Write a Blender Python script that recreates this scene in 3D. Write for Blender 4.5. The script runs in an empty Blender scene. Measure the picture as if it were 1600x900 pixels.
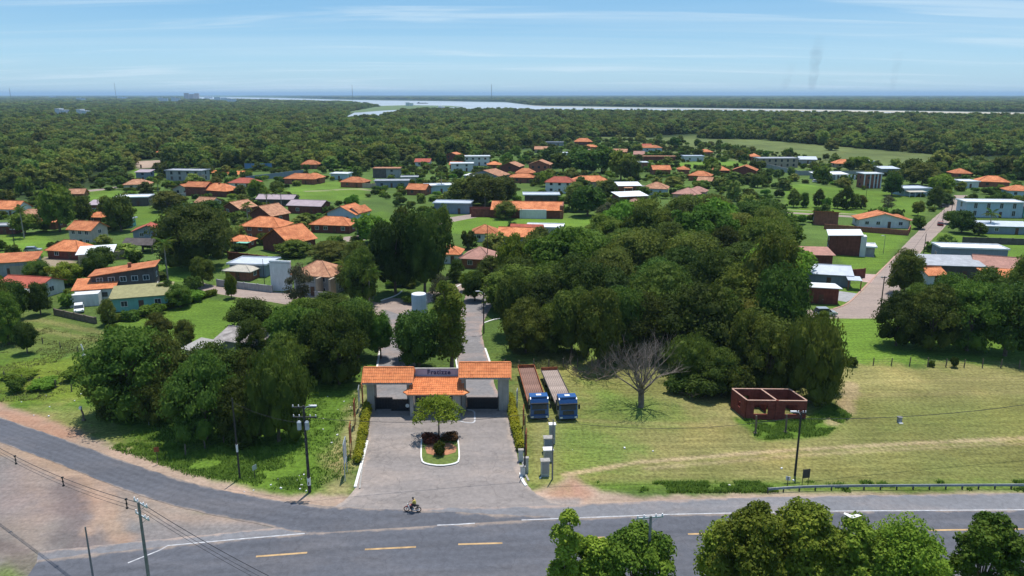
import bpy, bmesh, math, random
import numpy as np
from mathutils import Vector, Matrix
from math import radians as R
random.seed(7); rng = np.random.default_rng(7)
S = bpy.context.scene
COL = S.collection
# ------------------------------------------------------------------ camera, light, sky, exposure
CAM_H, FPX, PITCH, PPY = 43.0, 1142.0, R(13.9), 430.0
cam = bpy.data.objects.new('camera', bpy.data.cameras.new('camera')); COL.objects.link(cam)
cam.location = (0, 0, CAM_H); cam.rotation_euler = (R(90) - PITCH, 0, 0)
cam.data.sensor_width = 36; cam.data.lens = 36 * FPX / 1600; cam.data.shift_y = -20 / 1600
cam.data.clip_start = 0.5; cam.data.clip_end = 120000
S.camera = cam
SUN_EL, SUN_AZ = R(76), R(20)          # azimuth measured from +Y (view direction) towards +X
sd = Vector((math.sin(SUN_AZ) * math.cos(SUN_EL), math.cos(SUN_AZ) * math.cos(SUN_EL), math.sin(SUN_EL)))
sun = bpy.data.objects.new('sun', bpy.data.lights.new('sun', 'SUN')); COL.objects.link(sun)
sun.data.energy = 4.5; sun.data.angle = R(0.53); sun.data.color = (1.0, 0.955, 0.89)
sun.rotation_euler = sd.to_track_quat('Z', 'Y').to_euler()
W = bpy.data.worlds.new('World'); S.world = W; W.use_nodes = True
nt = W.node_tree; N = nt.nodes; L = nt.links
bg = N['Background']; bg.inputs[1].default_value = 0.138
sky = N.new('ShaderNodeTexSky'); sky.sky_type = 'NISHITA'; sky.sun_disc = False
sky.sun_elevation = SUN_EL; sky.sun_rotation = SUN_AZ; sky.altitude = 100
sky.air_density = 1.0; sky.dust_density = 0.4; sky.ozone_density = 2.5
tc = N.new('ShaderNodeTexCoord'); sep = N.new('ShaderNodeSeparateXYZ'); L.new(tc.outputs['Generated'], sep.inputs[0])
def wm(op, a, b=None, c=None):
    n = N.new('ShaderNodeMath'); n.operation = op
    for i, v in enumerate((a, b, c)):
        if v is None: continue
        if isinstance(v, (int, float)): n.inputs[i].default_value = v
        else: L.new(v, n.inputs[i])
    return n.outputs[0]
zz = wm('MAXIMUM', wm('ADD', sep.outputs[2], 0.06), 0.03)
px_, py_ = wm('DIVIDE', sep.outputs[0], zz), wm('DIVIDE', sep.outputs[1], zz)
def cirrus(sx, sy, off, lo, hi, detail=7, dist=0.6):
    cb = N.new('ShaderNodeCombineXYZ'); L.new(wm('MULTIPLY', wm('ADD', px_, wm('MULTIPLY', py_, 0.12)), sx), cb.inputs[0]); L.new(wm('MULTIPLY', py_, sy), cb.inputs[1]); cb.inputs[2].default_value = off
    nz = N.new('ShaderNodeTexNoise'); nz.inputs['Scale'].default_value = 1; nz.inputs['Detail'].default_value = detail
    nz.inputs['Roughness'].default_value = 0.55; nz.inputs['Distortion'].default_value = dist; L.new(cb.outputs[0], nz.inputs['Vector'])
    mr = N.new('ShaderNodeMapRange'); mr.inputs[1].default_value = lo; mr.inputs[2].default_value = hi; mr.interpolation_type = 'SMOOTHSTEP'
    L.new(nz.outputs[0], mr.inputs[0]); return mr.outputs[0]
cl = wm('ADD', wm('MULTIPLY', cirrus(0.22, 1.0, 3.7, 0.47, 0.74, 7, 1.2), 0.62), wm('MULTIPLY', cirrus(0.10, 0.5, 9.1, 0.42, 0.78, 5, 1.0), 0.3))
cl = wm('MINIMUM', cl, 0.85)
mx = N.new('ShaderNodeMix'); mx.data_type = 'RGBA'; L.new(cl, mx.inputs[0])
tint = N.new('ShaderNodeMix'); tint.data_type = 'RGBA'; tint.inputs[0].default_value = 0.85
gr = N.new('ShaderNodeValToRGB'); ge = gr.color_ramp.elements; L.new(wm('MAXIMUM', sep.outputs[2], 0.0), gr.inputs[0])
ge[0].position = 0.0; ge[0].color = (.37, .56, .67, 1); ge[1].position = 1.0; ge[1].color = (.05, .16, .42, 1)
for p_, c_ in ((.045, (.29, .52, .70)), (.10, (.175, .40, .64)), (.35, (.085, .25, .52))):
    e_ = ge.new(p_); e_.color = (*c_, 1)
gs = N.new('ShaderNodeVectorMath'); gs.operation = 'SCALE'; gs.inputs[3].default_value = 8.2; L.new(gr.outputs[0], gs.inputs[0])
L.new(sky.outputs[0], tint.inputs[6]); L.new(gs.outputs[0], tint.inputs[7])
L.new(tint.outputs[2], mx.inputs[6]); mx.inputs[7].default_value = (4.6, 5.6, 6.3, 1)
L.new(mx.outputs[2], bg.inputs[0])
S.view_settings.view_transform = 'Standard'; S.view_settings.look = 'None'; S.view_settings.exposure = 0.18; S.view_settings.gamma = 1
S.cycles.max_bounces = 6; S.cycles.diffuse_bounces = 3; S.cycles.glossy_bounces = 2; S.cycles.transmission_bounces = 3
S.cycles.transparent_max_bounces = 6; S.cycles.volume_bounces = 0; S.cycles.use_denoising = True

# ------------------------------------------------------------------ pixel -> place
def P(x, y, z=0.0):
    u, v = (x - 800) / FPX, (PPY - y) / FPX
    dy, dz = math.cos(PITCH) + v * math.sin(PITCH), -math.sin(PITCH) + v * math.cos(PITCH)
    t = (z - CAM_H) / dz
    return (u * t, dy * t)
def PL(pts): return [P(*p) for p in pts]
def sc(y): return (y - 147.0) * 0.0226           # px of the 1600 px photograph per metre at ground line y
def toPx(x, y, z=0):
    dz = z - CAM_H; fy = y * math.cos(PITCH) - dz * math.sin(PITCH); uy = y * math.sin(PITCH) + dz * math.cos(PITCH)
    return 800 + FPX * x / fy, PPY - FPX * uy / fy
# ------------------------------------------------------------------ materials
MATS = {}
def mat(name, col, var=0.15, scale=1.0, rough=0.85, bump=0.0, bscale=8.0, metal=0.0, spec=0.3, col2=None, stretch=None, objrand=0.0, coord='Object', wave=None, det=6, streak=0):
    if name in MATS: return MATS[name]
    m = bpy.data.materials.new(name); m.use_nodes = True; t = m.node_tree; n = t.nodes; l = t.links
    b = n['Principled BSDF']; b.inputs['Roughness'].default_value = rough; b.inputs['Metallic'].default_value = metal
    b.inputs['Specular IOR Level'].default_value = spec
    tc = n.new('ShaderNodeTexCoord'); mp = n.new('ShaderNodeMapping'); l.new(tc.outputs[coord], mp.inputs[0])
    if stretch: mp.inputs['Scale'].default_value = stretch
    nz = n.new('ShaderNodeTexNoise'); nz.inputs['Scale'].default_value = scale; nz.inputs['Detail'].default_value = det; nz.inputs['Roughness'].default_value = 0.62
    l.new(mp.outputs[0], nz.inputs['Vector'])
    cr = n.new('ShaderNodeValToRGB'); e = cr.color_ramp.elements
    c2 = col2 if col2 else [min(1, c * (1 + var)) for c in col]
    c1 = [c * (1 - var) for c in col]
    e[0].position = 0.32; e[1].position = 0.68; e[0].color = (*c1, 1); e[1].color = (*c2, 1)
    l.new(nz.outputs[0], cr.inputs[0]); out = cr.outputs[0]
    if objrand:
        oi = n.new('ShaderNodeObjectInfo'); hsv = n.new('ShaderNodeHueSaturation')
        mr = n.new('ShaderNodeMapRange'); mr.inputs[3].default_value = 1 - objrand; mr.inputs[4].default_value = 1 + objrand; l.new(oi.outputs['Random'], mr.inputs[0])
        l.new(mr.outputs[0], hsv.inputs['Value']); l.new(out, hsv.inputs['Color']); out = hsv.outputs[0]
    if streak:
        n2 = n.new('ShaderNodeTexNoise'); n2.inputs['Scale'].default_value = 1.0; n2.inputs['Detail'].default_value = 4
        m2 = n.new('ShaderNodeMapping'); m2.inputs['Scale'].default_value = (3.5, 3.5, 0.35); l.new(tc.outputs[coord], m2.inputs[0]); l.new(m2.outputs[0], n2.inputs[0])
        mr2 = n.new('ShaderNodeMapRange'); mr2.inputs[1].default_value = 0.35; mr2.inputs[2].default_value = 0.7; mr2.inputs[3].default_value = 1 - streak; mr2.inputs[4].default_value = 1; l.new(n2.outputs[0], mr2.inputs[0])
        mm = n.new('ShaderNodeMix'); mm.data_type = 'RGBA'; mm.blend_type = 'MULTIPLY'; mm.inputs[0].default_value = 1; l.new(out, mm.inputs[6]); l.new(mr2.outputs[0], mm.inputs[7]); out = mm.outputs[2]
    if wave:
        wv = n.new('ShaderNodeTexWave'); wv.wave_type = 'BANDS'; wv.bands_direction = 'X'; wv.inputs['Scale'].default_value = wave; wv.inputs['Distortion'].default_value = 0.3; l.new(tc.outputs[coord], wv.inputs[0])
        bp = n.new('ShaderNodeBump'); bp.inputs['Strength'].default_value = 0.5; bp.inputs['Distance'].default_value = 0.06; l.new(wv.outputs[1], bp.inputs['Height']); l.new(bp.outputs[0], b.inputs['Normal'])
    elif bump:
        nb = n.new('ShaderNodeTexNoise'); nb.inputs['Scale'].default_value = bscale; nb.inputs['Detail'].default_value = 5; l.new(tc.outputs[coord], nb.inputs[0])
        bp = n.new('ShaderNodeBump'); bp.inputs['Strength'].default_value = bump; bp.inputs['Distance'].default_value = 0.1; l.new(nb.outputs[0], bp.inputs['Height']); l.new(bp.outputs[0], b.inputs['Normal'])
    l.new(out, b.inputs['Base Color']); MATS[name] = m; return m
def leafmat(name, c1, c2, tr=0.40, hue=0.032, val=0.42):
    m = bpy.data.materials.new(name); m.use_nodes = True; t = m.node_tree; n = t.nodes; l = t.links
    b = n['Principled BSDF']; b.inputs['Roughness'].default_value = 0.7; b.inputs['Specular IOR Level'].default_value = 0.12
    tc = n.new('ShaderNodeTexCoord'); nz = n.new('ShaderNodeTexNoise'); nz.inputs['Scale'].default_value = 0.45; nz.inputs['Detail'].default_value = 5; l.new(tc.outputs['Object'], nz.inputs[0])
    cr = n.new('ShaderNodeValToRGB'); e = cr.color_ramp.elements; e[0].position = 0.35; e[1].position = 0.65; e[0].color = (*c1, 1); e[1].color = (*c2, 1); l.new(nz.outputs[0], cr.inputs[0])
    oi = n.new('ShaderNodeObjectInfo'); hsv = n.new('ShaderNodeHueSaturation')
    mr = n.new('ShaderNodeMapRange'); mr.inputs[3].default_value = 1 - val; mr.inputs[4].default_value = 1 + val; l.new(oi.outputs['Random'], mr.inputs[0]); l.new(mr.outputs[0], hsv.inputs['Value'])
    wn = n.new('ShaderNodeTexWhiteNoise'); wn.noise_dimensions = '1D'; l.new(oi.outputs['Random'], wn.inputs['W'])
    mh = n.new('ShaderNodeMapRange'); mh.inputs[3].default_value = 0.5 - hue; mh.inputs[4].default_value = 0.5 + hue; l.new(wn.outputs[0], mh.inputs[0]); l.new(mh.outputs[0], hsv.inputs['Hue'])
    l.new(cr.outputs[0], hsv.inputs['Color']); l.new(hsv.outputs[0], b.inputs['Base Color'])
    if name == 'leaf_wood':
        ge_ = n.new('ShaderNodeNewGeometry'); n3 = n.new('ShaderNodeTexNoise'); n3.inputs['Scale'].default_value = .011; n3.inputs['Detail'].default_value = 4; l.new(ge_.outputs['Position'], n3.inputs[0])
        for nn_, lo_, hi_, cc_ in ((n3.outputs[0], .50, .64, (1.04, .93, 1.15)), (n3.outputs[1], .52, .66, (1.22, 1.3, 1.1))):
            m3 = n.new('ShaderNodeMapRange'); m3.inputs[1].default_value = lo_; m3.inputs[2].default_value = hi_; l.new(nn_, m3.inputs[0]); x3 = n.new('ShaderNodeMix'); x3.data_type = 'RGBA'; x3.blend_type = 'MULTIPLY'; l.new(m3.outputs[0], x3.inputs[0]); l.new(hsv.outputs[0] if cc_[1] < 1 else prev.outputs[2], x3.inputs[6]); x3.inputs[7].default_value = (*cc_, 1); prev = x3
        hs2 = n.new('ShaderNodeHueSaturation'); hs2.inputs['Value'].default_value = 1.18; l.new(prev.outputs[2], hs2.inputs['Color']); l.new(hs2.outputs[0], b.inputs['Base Color']); hsv = hs2
    tl = n.new('ShaderNodeBsdfTranslucent'); l.new(hsv.outputs[0], tl.inputs[0]); ms = n.new('ShaderNodeMixShader'); ms.inputs[0].default_value = tr
    l.new(b.outputs[0], ms.inputs[1]); l.new(tl.outputs[0], ms.inputs[2]); l.new(ms.outputs[0], n['Material Output'].inputs[0])
    MATS[name] = m; return m
leafmat('leaf_dark', (0.042, 0.073, 0.011), (0.104, 0.146, 0.021))
leafmat('leaf_mid', (0.058, 0.106, 0.013), (0.133, 0.189, 0.025))
leafmat('leaf_olive', (0.079, 0.106, 0.017), (0.174, 0.189, 0.034))
leafmat('leaf_bright', (0.087, 0.162, 0.015), (0.174, 0.259, 0.027))
leafmat('leaf_grey', (0.07, 0.081, 0.037), (0.128, 0.124, 0.063))
leafmat('leaf_wood', (0.067, 0.108, 0.018), (0.168, 0.2, 0.04), hue=0.035, val=0.5)
leafmat('leaf_hedge', (0.12, 0.17, 0.015), (0.26, 0.28, 0.02))
leafmat('leaf_front', (0.07, 0.135, 0.013), (0.203, 0.292, 0.032), tr=0.3)
leafmat('leaf_red', (0.10, 0.035, 0.02), (0.17, 0.07, 0.03))
mat('bark_dead', (0.17, 0.14, 0.118), 0.35, 2); mat('bark', (0.13, 0.10, 0.075), 0.4, 3); mat('bark_pale', (0.30, 0.26, 0.22), 0.35, 2, stretch=(2, 2, .5))
mat('tile', (0.58, 0.165, 0.058), 0.25, 0.5, rough=.8, wave=2.2, objrand=.24, col2=(0.78, 0.29, 0.12), streak=.32)
mat('tile_gate', (0.64, 0.195, 0.068), 0.15, 1.2, rough=.75, col2=(0.86, 0.30, 0.11), streak=.08)
mat('tile_old', (0.42, 0.18, 0.10), 0.25, 0.9, rough=.85, wave=2.2, objrand=.12, col2=(0.62, 0.33, 0.19), streak=.25)
mat('tile_red', (0.42, 0.10, 0.06), 0.22, 0.8, rough=.8, wave=2.2, objrand=.1, streak=.2)
mat('tile_pink', (0.42, 0.22, 0.17), 0.2, 0.8, rough=.85, wave=2.2, objrand=.1, streak=.2)
mat('brick_dark', (0.19, 0.06, 0.042), 0.3, 1.2, bump=.3, bscale=12, streak=.25)
mat('brick', (0.30, 0.115, 0.07), 0.25, 1.2, bump=.3, bscale=12, streak=.2)
mat('brick_raw', (0.21, 0.05, 0.036), 0.3, 1.0, bump=.5, bscale=6, stretch=(1, 1, 3), streak=.25)
mat('mortar_top', (0.42, 0.26, 0.2), 0.2, 2)
mat('white_wall', (0.66, 0.66, 0.66), 0.08, 0.8, streak=.15); mat('cream_wall', (0.50, 0.46, 0.38), 0.12, 0.8, streak=.2)
mat('grey_wall', (0.34, 0.34, 0.34), 0.15, 0.8, streak=.2); mat('tan_wall', (0.40, 0.32, 0.24), 0.15, 0.7, streak=.2)
mat('blue_wall', (0.42, 0.53, 0.60), 0.08, 0.7, streak=.15); mat('slate_wall', (0.22, 0.26, 0.32), 0.1, 0.7, streak=.15)
mat('dark_wall', (0.10, 0.085, 0.08), 0.3, 0.8); mat('turquoise_wall', (0.20, 0.46, 0.40), 0.1, 0.8, streak=.15)
mat('pink_wall', (0.48, 0.33, 0.29), 0.15, 0.7, streak=.2); mat('green_wall', (0.12, 0.26, 0.22), 0.2, .7)
mat('metal_roof', (0.52, 0.56, 0.61), 0.12, 0.6, rough=.45, wave=1.6, spec=.4); mat('white_roof', (0.74, 0.75, 0.75), 0.08, 0.6, rough=.5, wave=1.6)
mat('grey_roof', (0.36, 0.37, 0.39), 0.2, 0.6, rough=.6, wave=1.6); mat('mauve_roof', (0.37, 0.29, 0.31), 0.15, 0.6, rough=.6, wave=1.6)
mat('olive_roof', (0.27, 0.25, 0.12), 0.2, 1.0, rough=.85, wave=1.6); mat('rust_roof', (0.30, 0.27, 0.25), 0.5, 0.8, wave=1.6)
mat('dark_roof', (0.09, 0.075, 0.07), 0.3, 0.9, wave=1.6)
mat('glass', (0.035, 0.045, 0.055), 0.2, 2, rough=.12, spec=.6); mat('frame_white', (0.6, 0.6, 0.6), 0.1, 3); mat('wood_door', (0.12, 0.065, 0.04), 0.3, 4)
mat('concrete', (0.36, 0.34, 0.31), 0.2, 1.5, streak=.25); mat('pole_concrete', (0.22, 0.21, 0.2), 0.3, 2, streak=.2); mat('pole_dark', (0.045, 0.04, 0.038), 0.4, 2)
mat('white_paint', (0.72, 0.71, 0.67), 0.12, 2.0); mat('line_white', (0.44, 0.44, 0.45), 0.35, 1.4, coord='Object'); mat('line_yellow', (0.44, 0.29, 0.14), 0.35, 0.9)
mat('black_metal', (0.018, 0.02, 0.024), 0.3, 3, rough=.5); mat('galvanised', (0.42, 0.46, 0.48), 0.15, 3, rough=.45, metal=.3)
mat('truck_blue', (0.02, 0.085, 0.25), 0.12, 2, rough=.28, spec=.6); mat('rubber', (0.02, 0.02, 0.02), 0.2, 4); mat('steel_dark', (0.06, 0.055, 0.05), 0.3, 3, rough=.6)
mat('bed_wood', (0.33, 0.26, 0.22), 0.5, 1.5, stretch=(3, .4, 1)); mat('bed_rust', (0.22, 0.125, 0.095), 0.5, 1.2, stretch=(3, .4, 1)); mat('rust', (0.24, 0.075, 0.03), 0.4, 3)
mat('gate_wall', (0.38, 0.36, 0.32), 0.12, 1, streak=.2); mat('sign_face', (0.36, 0.39, 0.50), 0.1, 1.5); mat('sign_letter', (0.05, 0.05, 0.12), 0.1, 3)
mat('tank_blue', (0.50, 0.58, 0.64), 0.08, 1.5, rough=.4, streak=.12); mat('car_silver', (0.45, 0.50, 0.55), 0.05, 2, rough=.3, metal=.4, spec=.5); mat('car_white', (0.75, 0.75, 0.75), 0.05, 2, rough=.3)
mat('car_red', (0.22, 0.03, 0.03), 0.1, 2, rough=.3); mat('car_dark', (0.05, 0.05, 0.06), 0.1, 2, rough=.3); mat('lamp_glass', (0.7, 0.7, 0.66), 0.05, 2, rough=.2); mat('red_light', (0.35, 0.02, 0.02), .1, 2)
mat('soil_red', (0.36, 0.17, 0.09), 0.25, 1.5, bump=.5); mat('court_orange', (0.52, 0.17, 0.05), 0.12, .3); mat('fence_blue', (0.10, 0.22, 0.40), .15, .5); mat('sand', (0.50, 0.42, 0.32), 0.15, .4, bump=.3)
mat('awning_green', (0.18, 0.48, 0.36), .1, 1); mat('skin', (0.35, 0.19, 0.12), .05, 3); mat('cloth_yellow', (0.52, 0.42, 0.08), .15, 6); mat('cloth_dark', (0.05, 0.04, 0.045), .3, 6)
mat('bike_red', (0.25, 0.03, 0.03), .2, 5, rough=.35); mat('plastic_white', (0.7, 0.68, 0.68), .05, 4); mat('fence_wood', (0.15, 0.12, 0.09), .3, 2); mat('far_white', (0.62, 0.64, 0.66), .1, .05); mat('far_pink', (0.42, 0.33, 0.31), .2, .05)
mat('barge', (0.12, 0.11, 0.11), .3, .2); mat('cable', (0.035, 0.035, 0.04), .2, 1)
# ------------------------------------------------------------------ mesh builder
class MB:
    def __init__(s): s.v = []; s.f = []; s.m = []; s.cur = 0
    def add(s, vs, fs):
        o = len(s.v); s.v += [tuple(v) for v in vs]; s.f += [tuple(i + o for i in f) for f in fs]; s.m += [s.cur] * len(fs); return s
    def box(s, c, d, rz=0.0, M=None):
        x, y, z = d[0] / 2, d[1] / 2, d[2] / 2; ca, sa = math.cos(rz), math.sin(rz); vs = []
        for X, Y, Z in ((-x, -y, -z), (x, -y, -z), (x, y, -z), (-x, y, -z), (-x, -y, z), (x, -y, z), (x, y, z), (-x, y, z)):
            p = (c[0] + X * ca - Y * sa, c[1] + X * sa + Y * ca, c[2] + Z)
            vs.append(M @ Vector(p) if M else p)
        return s.add(vs, [(0, 3, 2, 1), (4, 5, 6, 7), (0, 1, 5, 4), (1, 2, 6, 5), (2, 3, 7, 6), (3, 0, 4, 7)])
    def b2(s, x0, x1, y0, y1, z0, z1): return s.box(((x0 + x1) / 2, (y0 + y1) / 2, (z0 + z1) / 2), (x1 - x0, y1 - y0, z1 - z0))
    def tube(s, pts, rad, n=6, cap=True):
        pts = [Vector(p) for p in pts]; k = len(pts)
        if isinstance(rad, (int, float)): rad = [rad] * k
        vs = []
        for i, p in enumerate(pts):
            t = (pts[min(i + 1, k - 1)] - pts[max(i - 1, 0)]).normalized()
            a = t.orthogonal().normalized() if abs(t.z) < 0.9 else Vector((1, 0, 0)) - t * t.x
            if abs(t.z) < 0.9: a = t.cross(Vector((0, 0, 1)))
            a.normalize(); b = t.cross(a)
            for j in range(n):
                q = 2 * math.pi * j / n; vs.append(p + (a * math.cos(q) + b * math.sin(q)) * rad[i])
        fs = [(i * n + j, i * n + (j + 1) % n, (i + 1) * n + (j + 1) % n, (i + 1) * n + j) for i in range(k - 1) for j in range(n)]
        if cap: fs += [tuple(range(n))[::-1], tuple((k - 1) * n + j for j in range(n))]
        return s.add(vs, fs)
    def prism(s, poly, z0, z1, M=None):      # poly in xy
        k = len(poly); vs = [(x, y, z0) for x, y in poly] + [(x, y, z1) for x, y in poly]
        if M: vs = [M @ Vector(v) for v in vs]
        return s.add(vs, [tuple(range(k))[::-1], tuple(range(k, 2 * k))] + [(i, (i + 1) % k, k + (i + 1) % k, k + i) for i in range(k)])
    def mesh(s, name, m):
        me = bpy.data.meshes.new(name); me.from_pydata(s.v, [], s.f)
        ms = m if isinstance(m, (list, tuple)) else [m]
        for q in ms: me.materials.append(MATS[q])
        if len(ms) > 1: me.polygons.foreach_set('material_index', s.m)
        me.update(); return me
    def obj(s, name, m, parent=None, loc=None, rz=None, **kw): return obj(name, s.mesh(name, m), parent, loc, rz, **kw)
def obj(name, me, parent=None, loc=None, rz=None, **kw):
    o = bpy.data.objects.new(name, me); COL.objects.link(o)
    if parent: o.parent = parent
    if loc is not None: o.location = loc
    if rz is not None: o.rotation_euler = (0, 0, rz)
    for k, v in kw.items(): o[k] = v
    return o
def thing(name, label, cat, loc, rz=0.0, group=None, me=None, scale=None):
    o = bpy.data.objects.new(name, me); COL.objects.link(o); o.location = loc; o.rotation_euler = (0, 0, rz)
    if scale: o.scale = scale
    o['label'] = label; o['category'] = cat
    if group: o['group'] = group
    return o
def quads_mesh(name, V, k, m):       # V (n*k,3) numpy, faces of k verts
    n = len(V) // k; me = bpy.data.meshes.new(name)
    me.vertices.add(len(V)); me.vertices.foreach_set('co', V.astype(np.float32).ravel())
    me.loops.add(len(V)); me.loops.foreach_set('vertex_index', np.arange(len(V), dtype=np.int32))
    me.polygons.add(n); me.polygons.foreach_set('loop_start', np.arange(n, dtype=np.int32) * k)
    for q in (m if isinstance(m, (list, tuple)) else [m]): me.materials.append(MATS[q])
    me.update(calc_edges=True); return me
# ------------------------------------------------------------------ ground
def inpoly(X, Y, poly):
    r = np.zeros(X.shape, bool); n = len(poly)
    for i in range(n):
        x0, y0 = poly[i]; x1, y1 = poly[(i + 1) % n]
        if y0 == y1: continue
        c = ((y0 > Y) != (y1 > Y)) & (X < (x1 - x0) * (Y - y0) / (y1 - y0) + x0); r ^= c
    return r
def dline(X, Y, pts, closed=False):
    d = np.full(X.shape, 1e9); n = len(pts)
    for i in range(n if closed else n - 1):
        x0, y0 = pts[i]; x1, y1 = pts[(i + 1) % n]; ex, ey = x1 - x0, y1 - y0; q = ex * ex + ey * ey + 1e-9
        t = np.clip(((X - x0) * ex + (Y - y0) * ey) / q, 0, 1); d = np.minimum(d, np.hypot(X - x0 - t * ex, Y - y0 - t * ey))
    return d
def vnoise(X, Y, s, seed=0):
    X = X / s + seed * 17.3; Y = Y / s + seed * 9.1; xi = np.floor(X).astype(np.int64); yi = np.floor(Y).astype(np.int64); fx = X - xi; fy = Y - yi
    fx = fx * fx * (3 - 2 * fx); fy = fy * fy * (3 - 2 * fy)
    def h(a, b):
        q = (a * 374761393 + b * 668265263 + seed * 1442695) & 0xffffffff; q = ((q ^ (q >> 13)) * 1274126177) & 0xffffffff; return ((q ^ (q >> 16)) & 0xffff) / 65535.0
    return (h(xi, yi) * (1 - fx) + h(xi + 1, yi) * fx) * (1 - fy) + (h(xi, yi + 1) * (1 - fx) + h(xi + 1, yi + 1) * fx) * fy
def fbm(X, Y, s, seed=0, o=4):
    r = 0; a = 0.5; t = 0
    for i in range(o): r = r + a * vnoise(X, Y, s / 2 ** i, seed + i); t += a; a *= .55
    return r / t
LAWN, LUSH, DRY, OLIVE, DIRT, SAND, DUST, MEADOW, WOODF = (.105, .180, .024), (.082, .145, .018), (.235, .205, .082), (.115, .150, .024), (.33, .18, .115), (.33, .245, .185), (.205, .182, .165), (.110, .140, .045), (.030, .050, .014)
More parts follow.
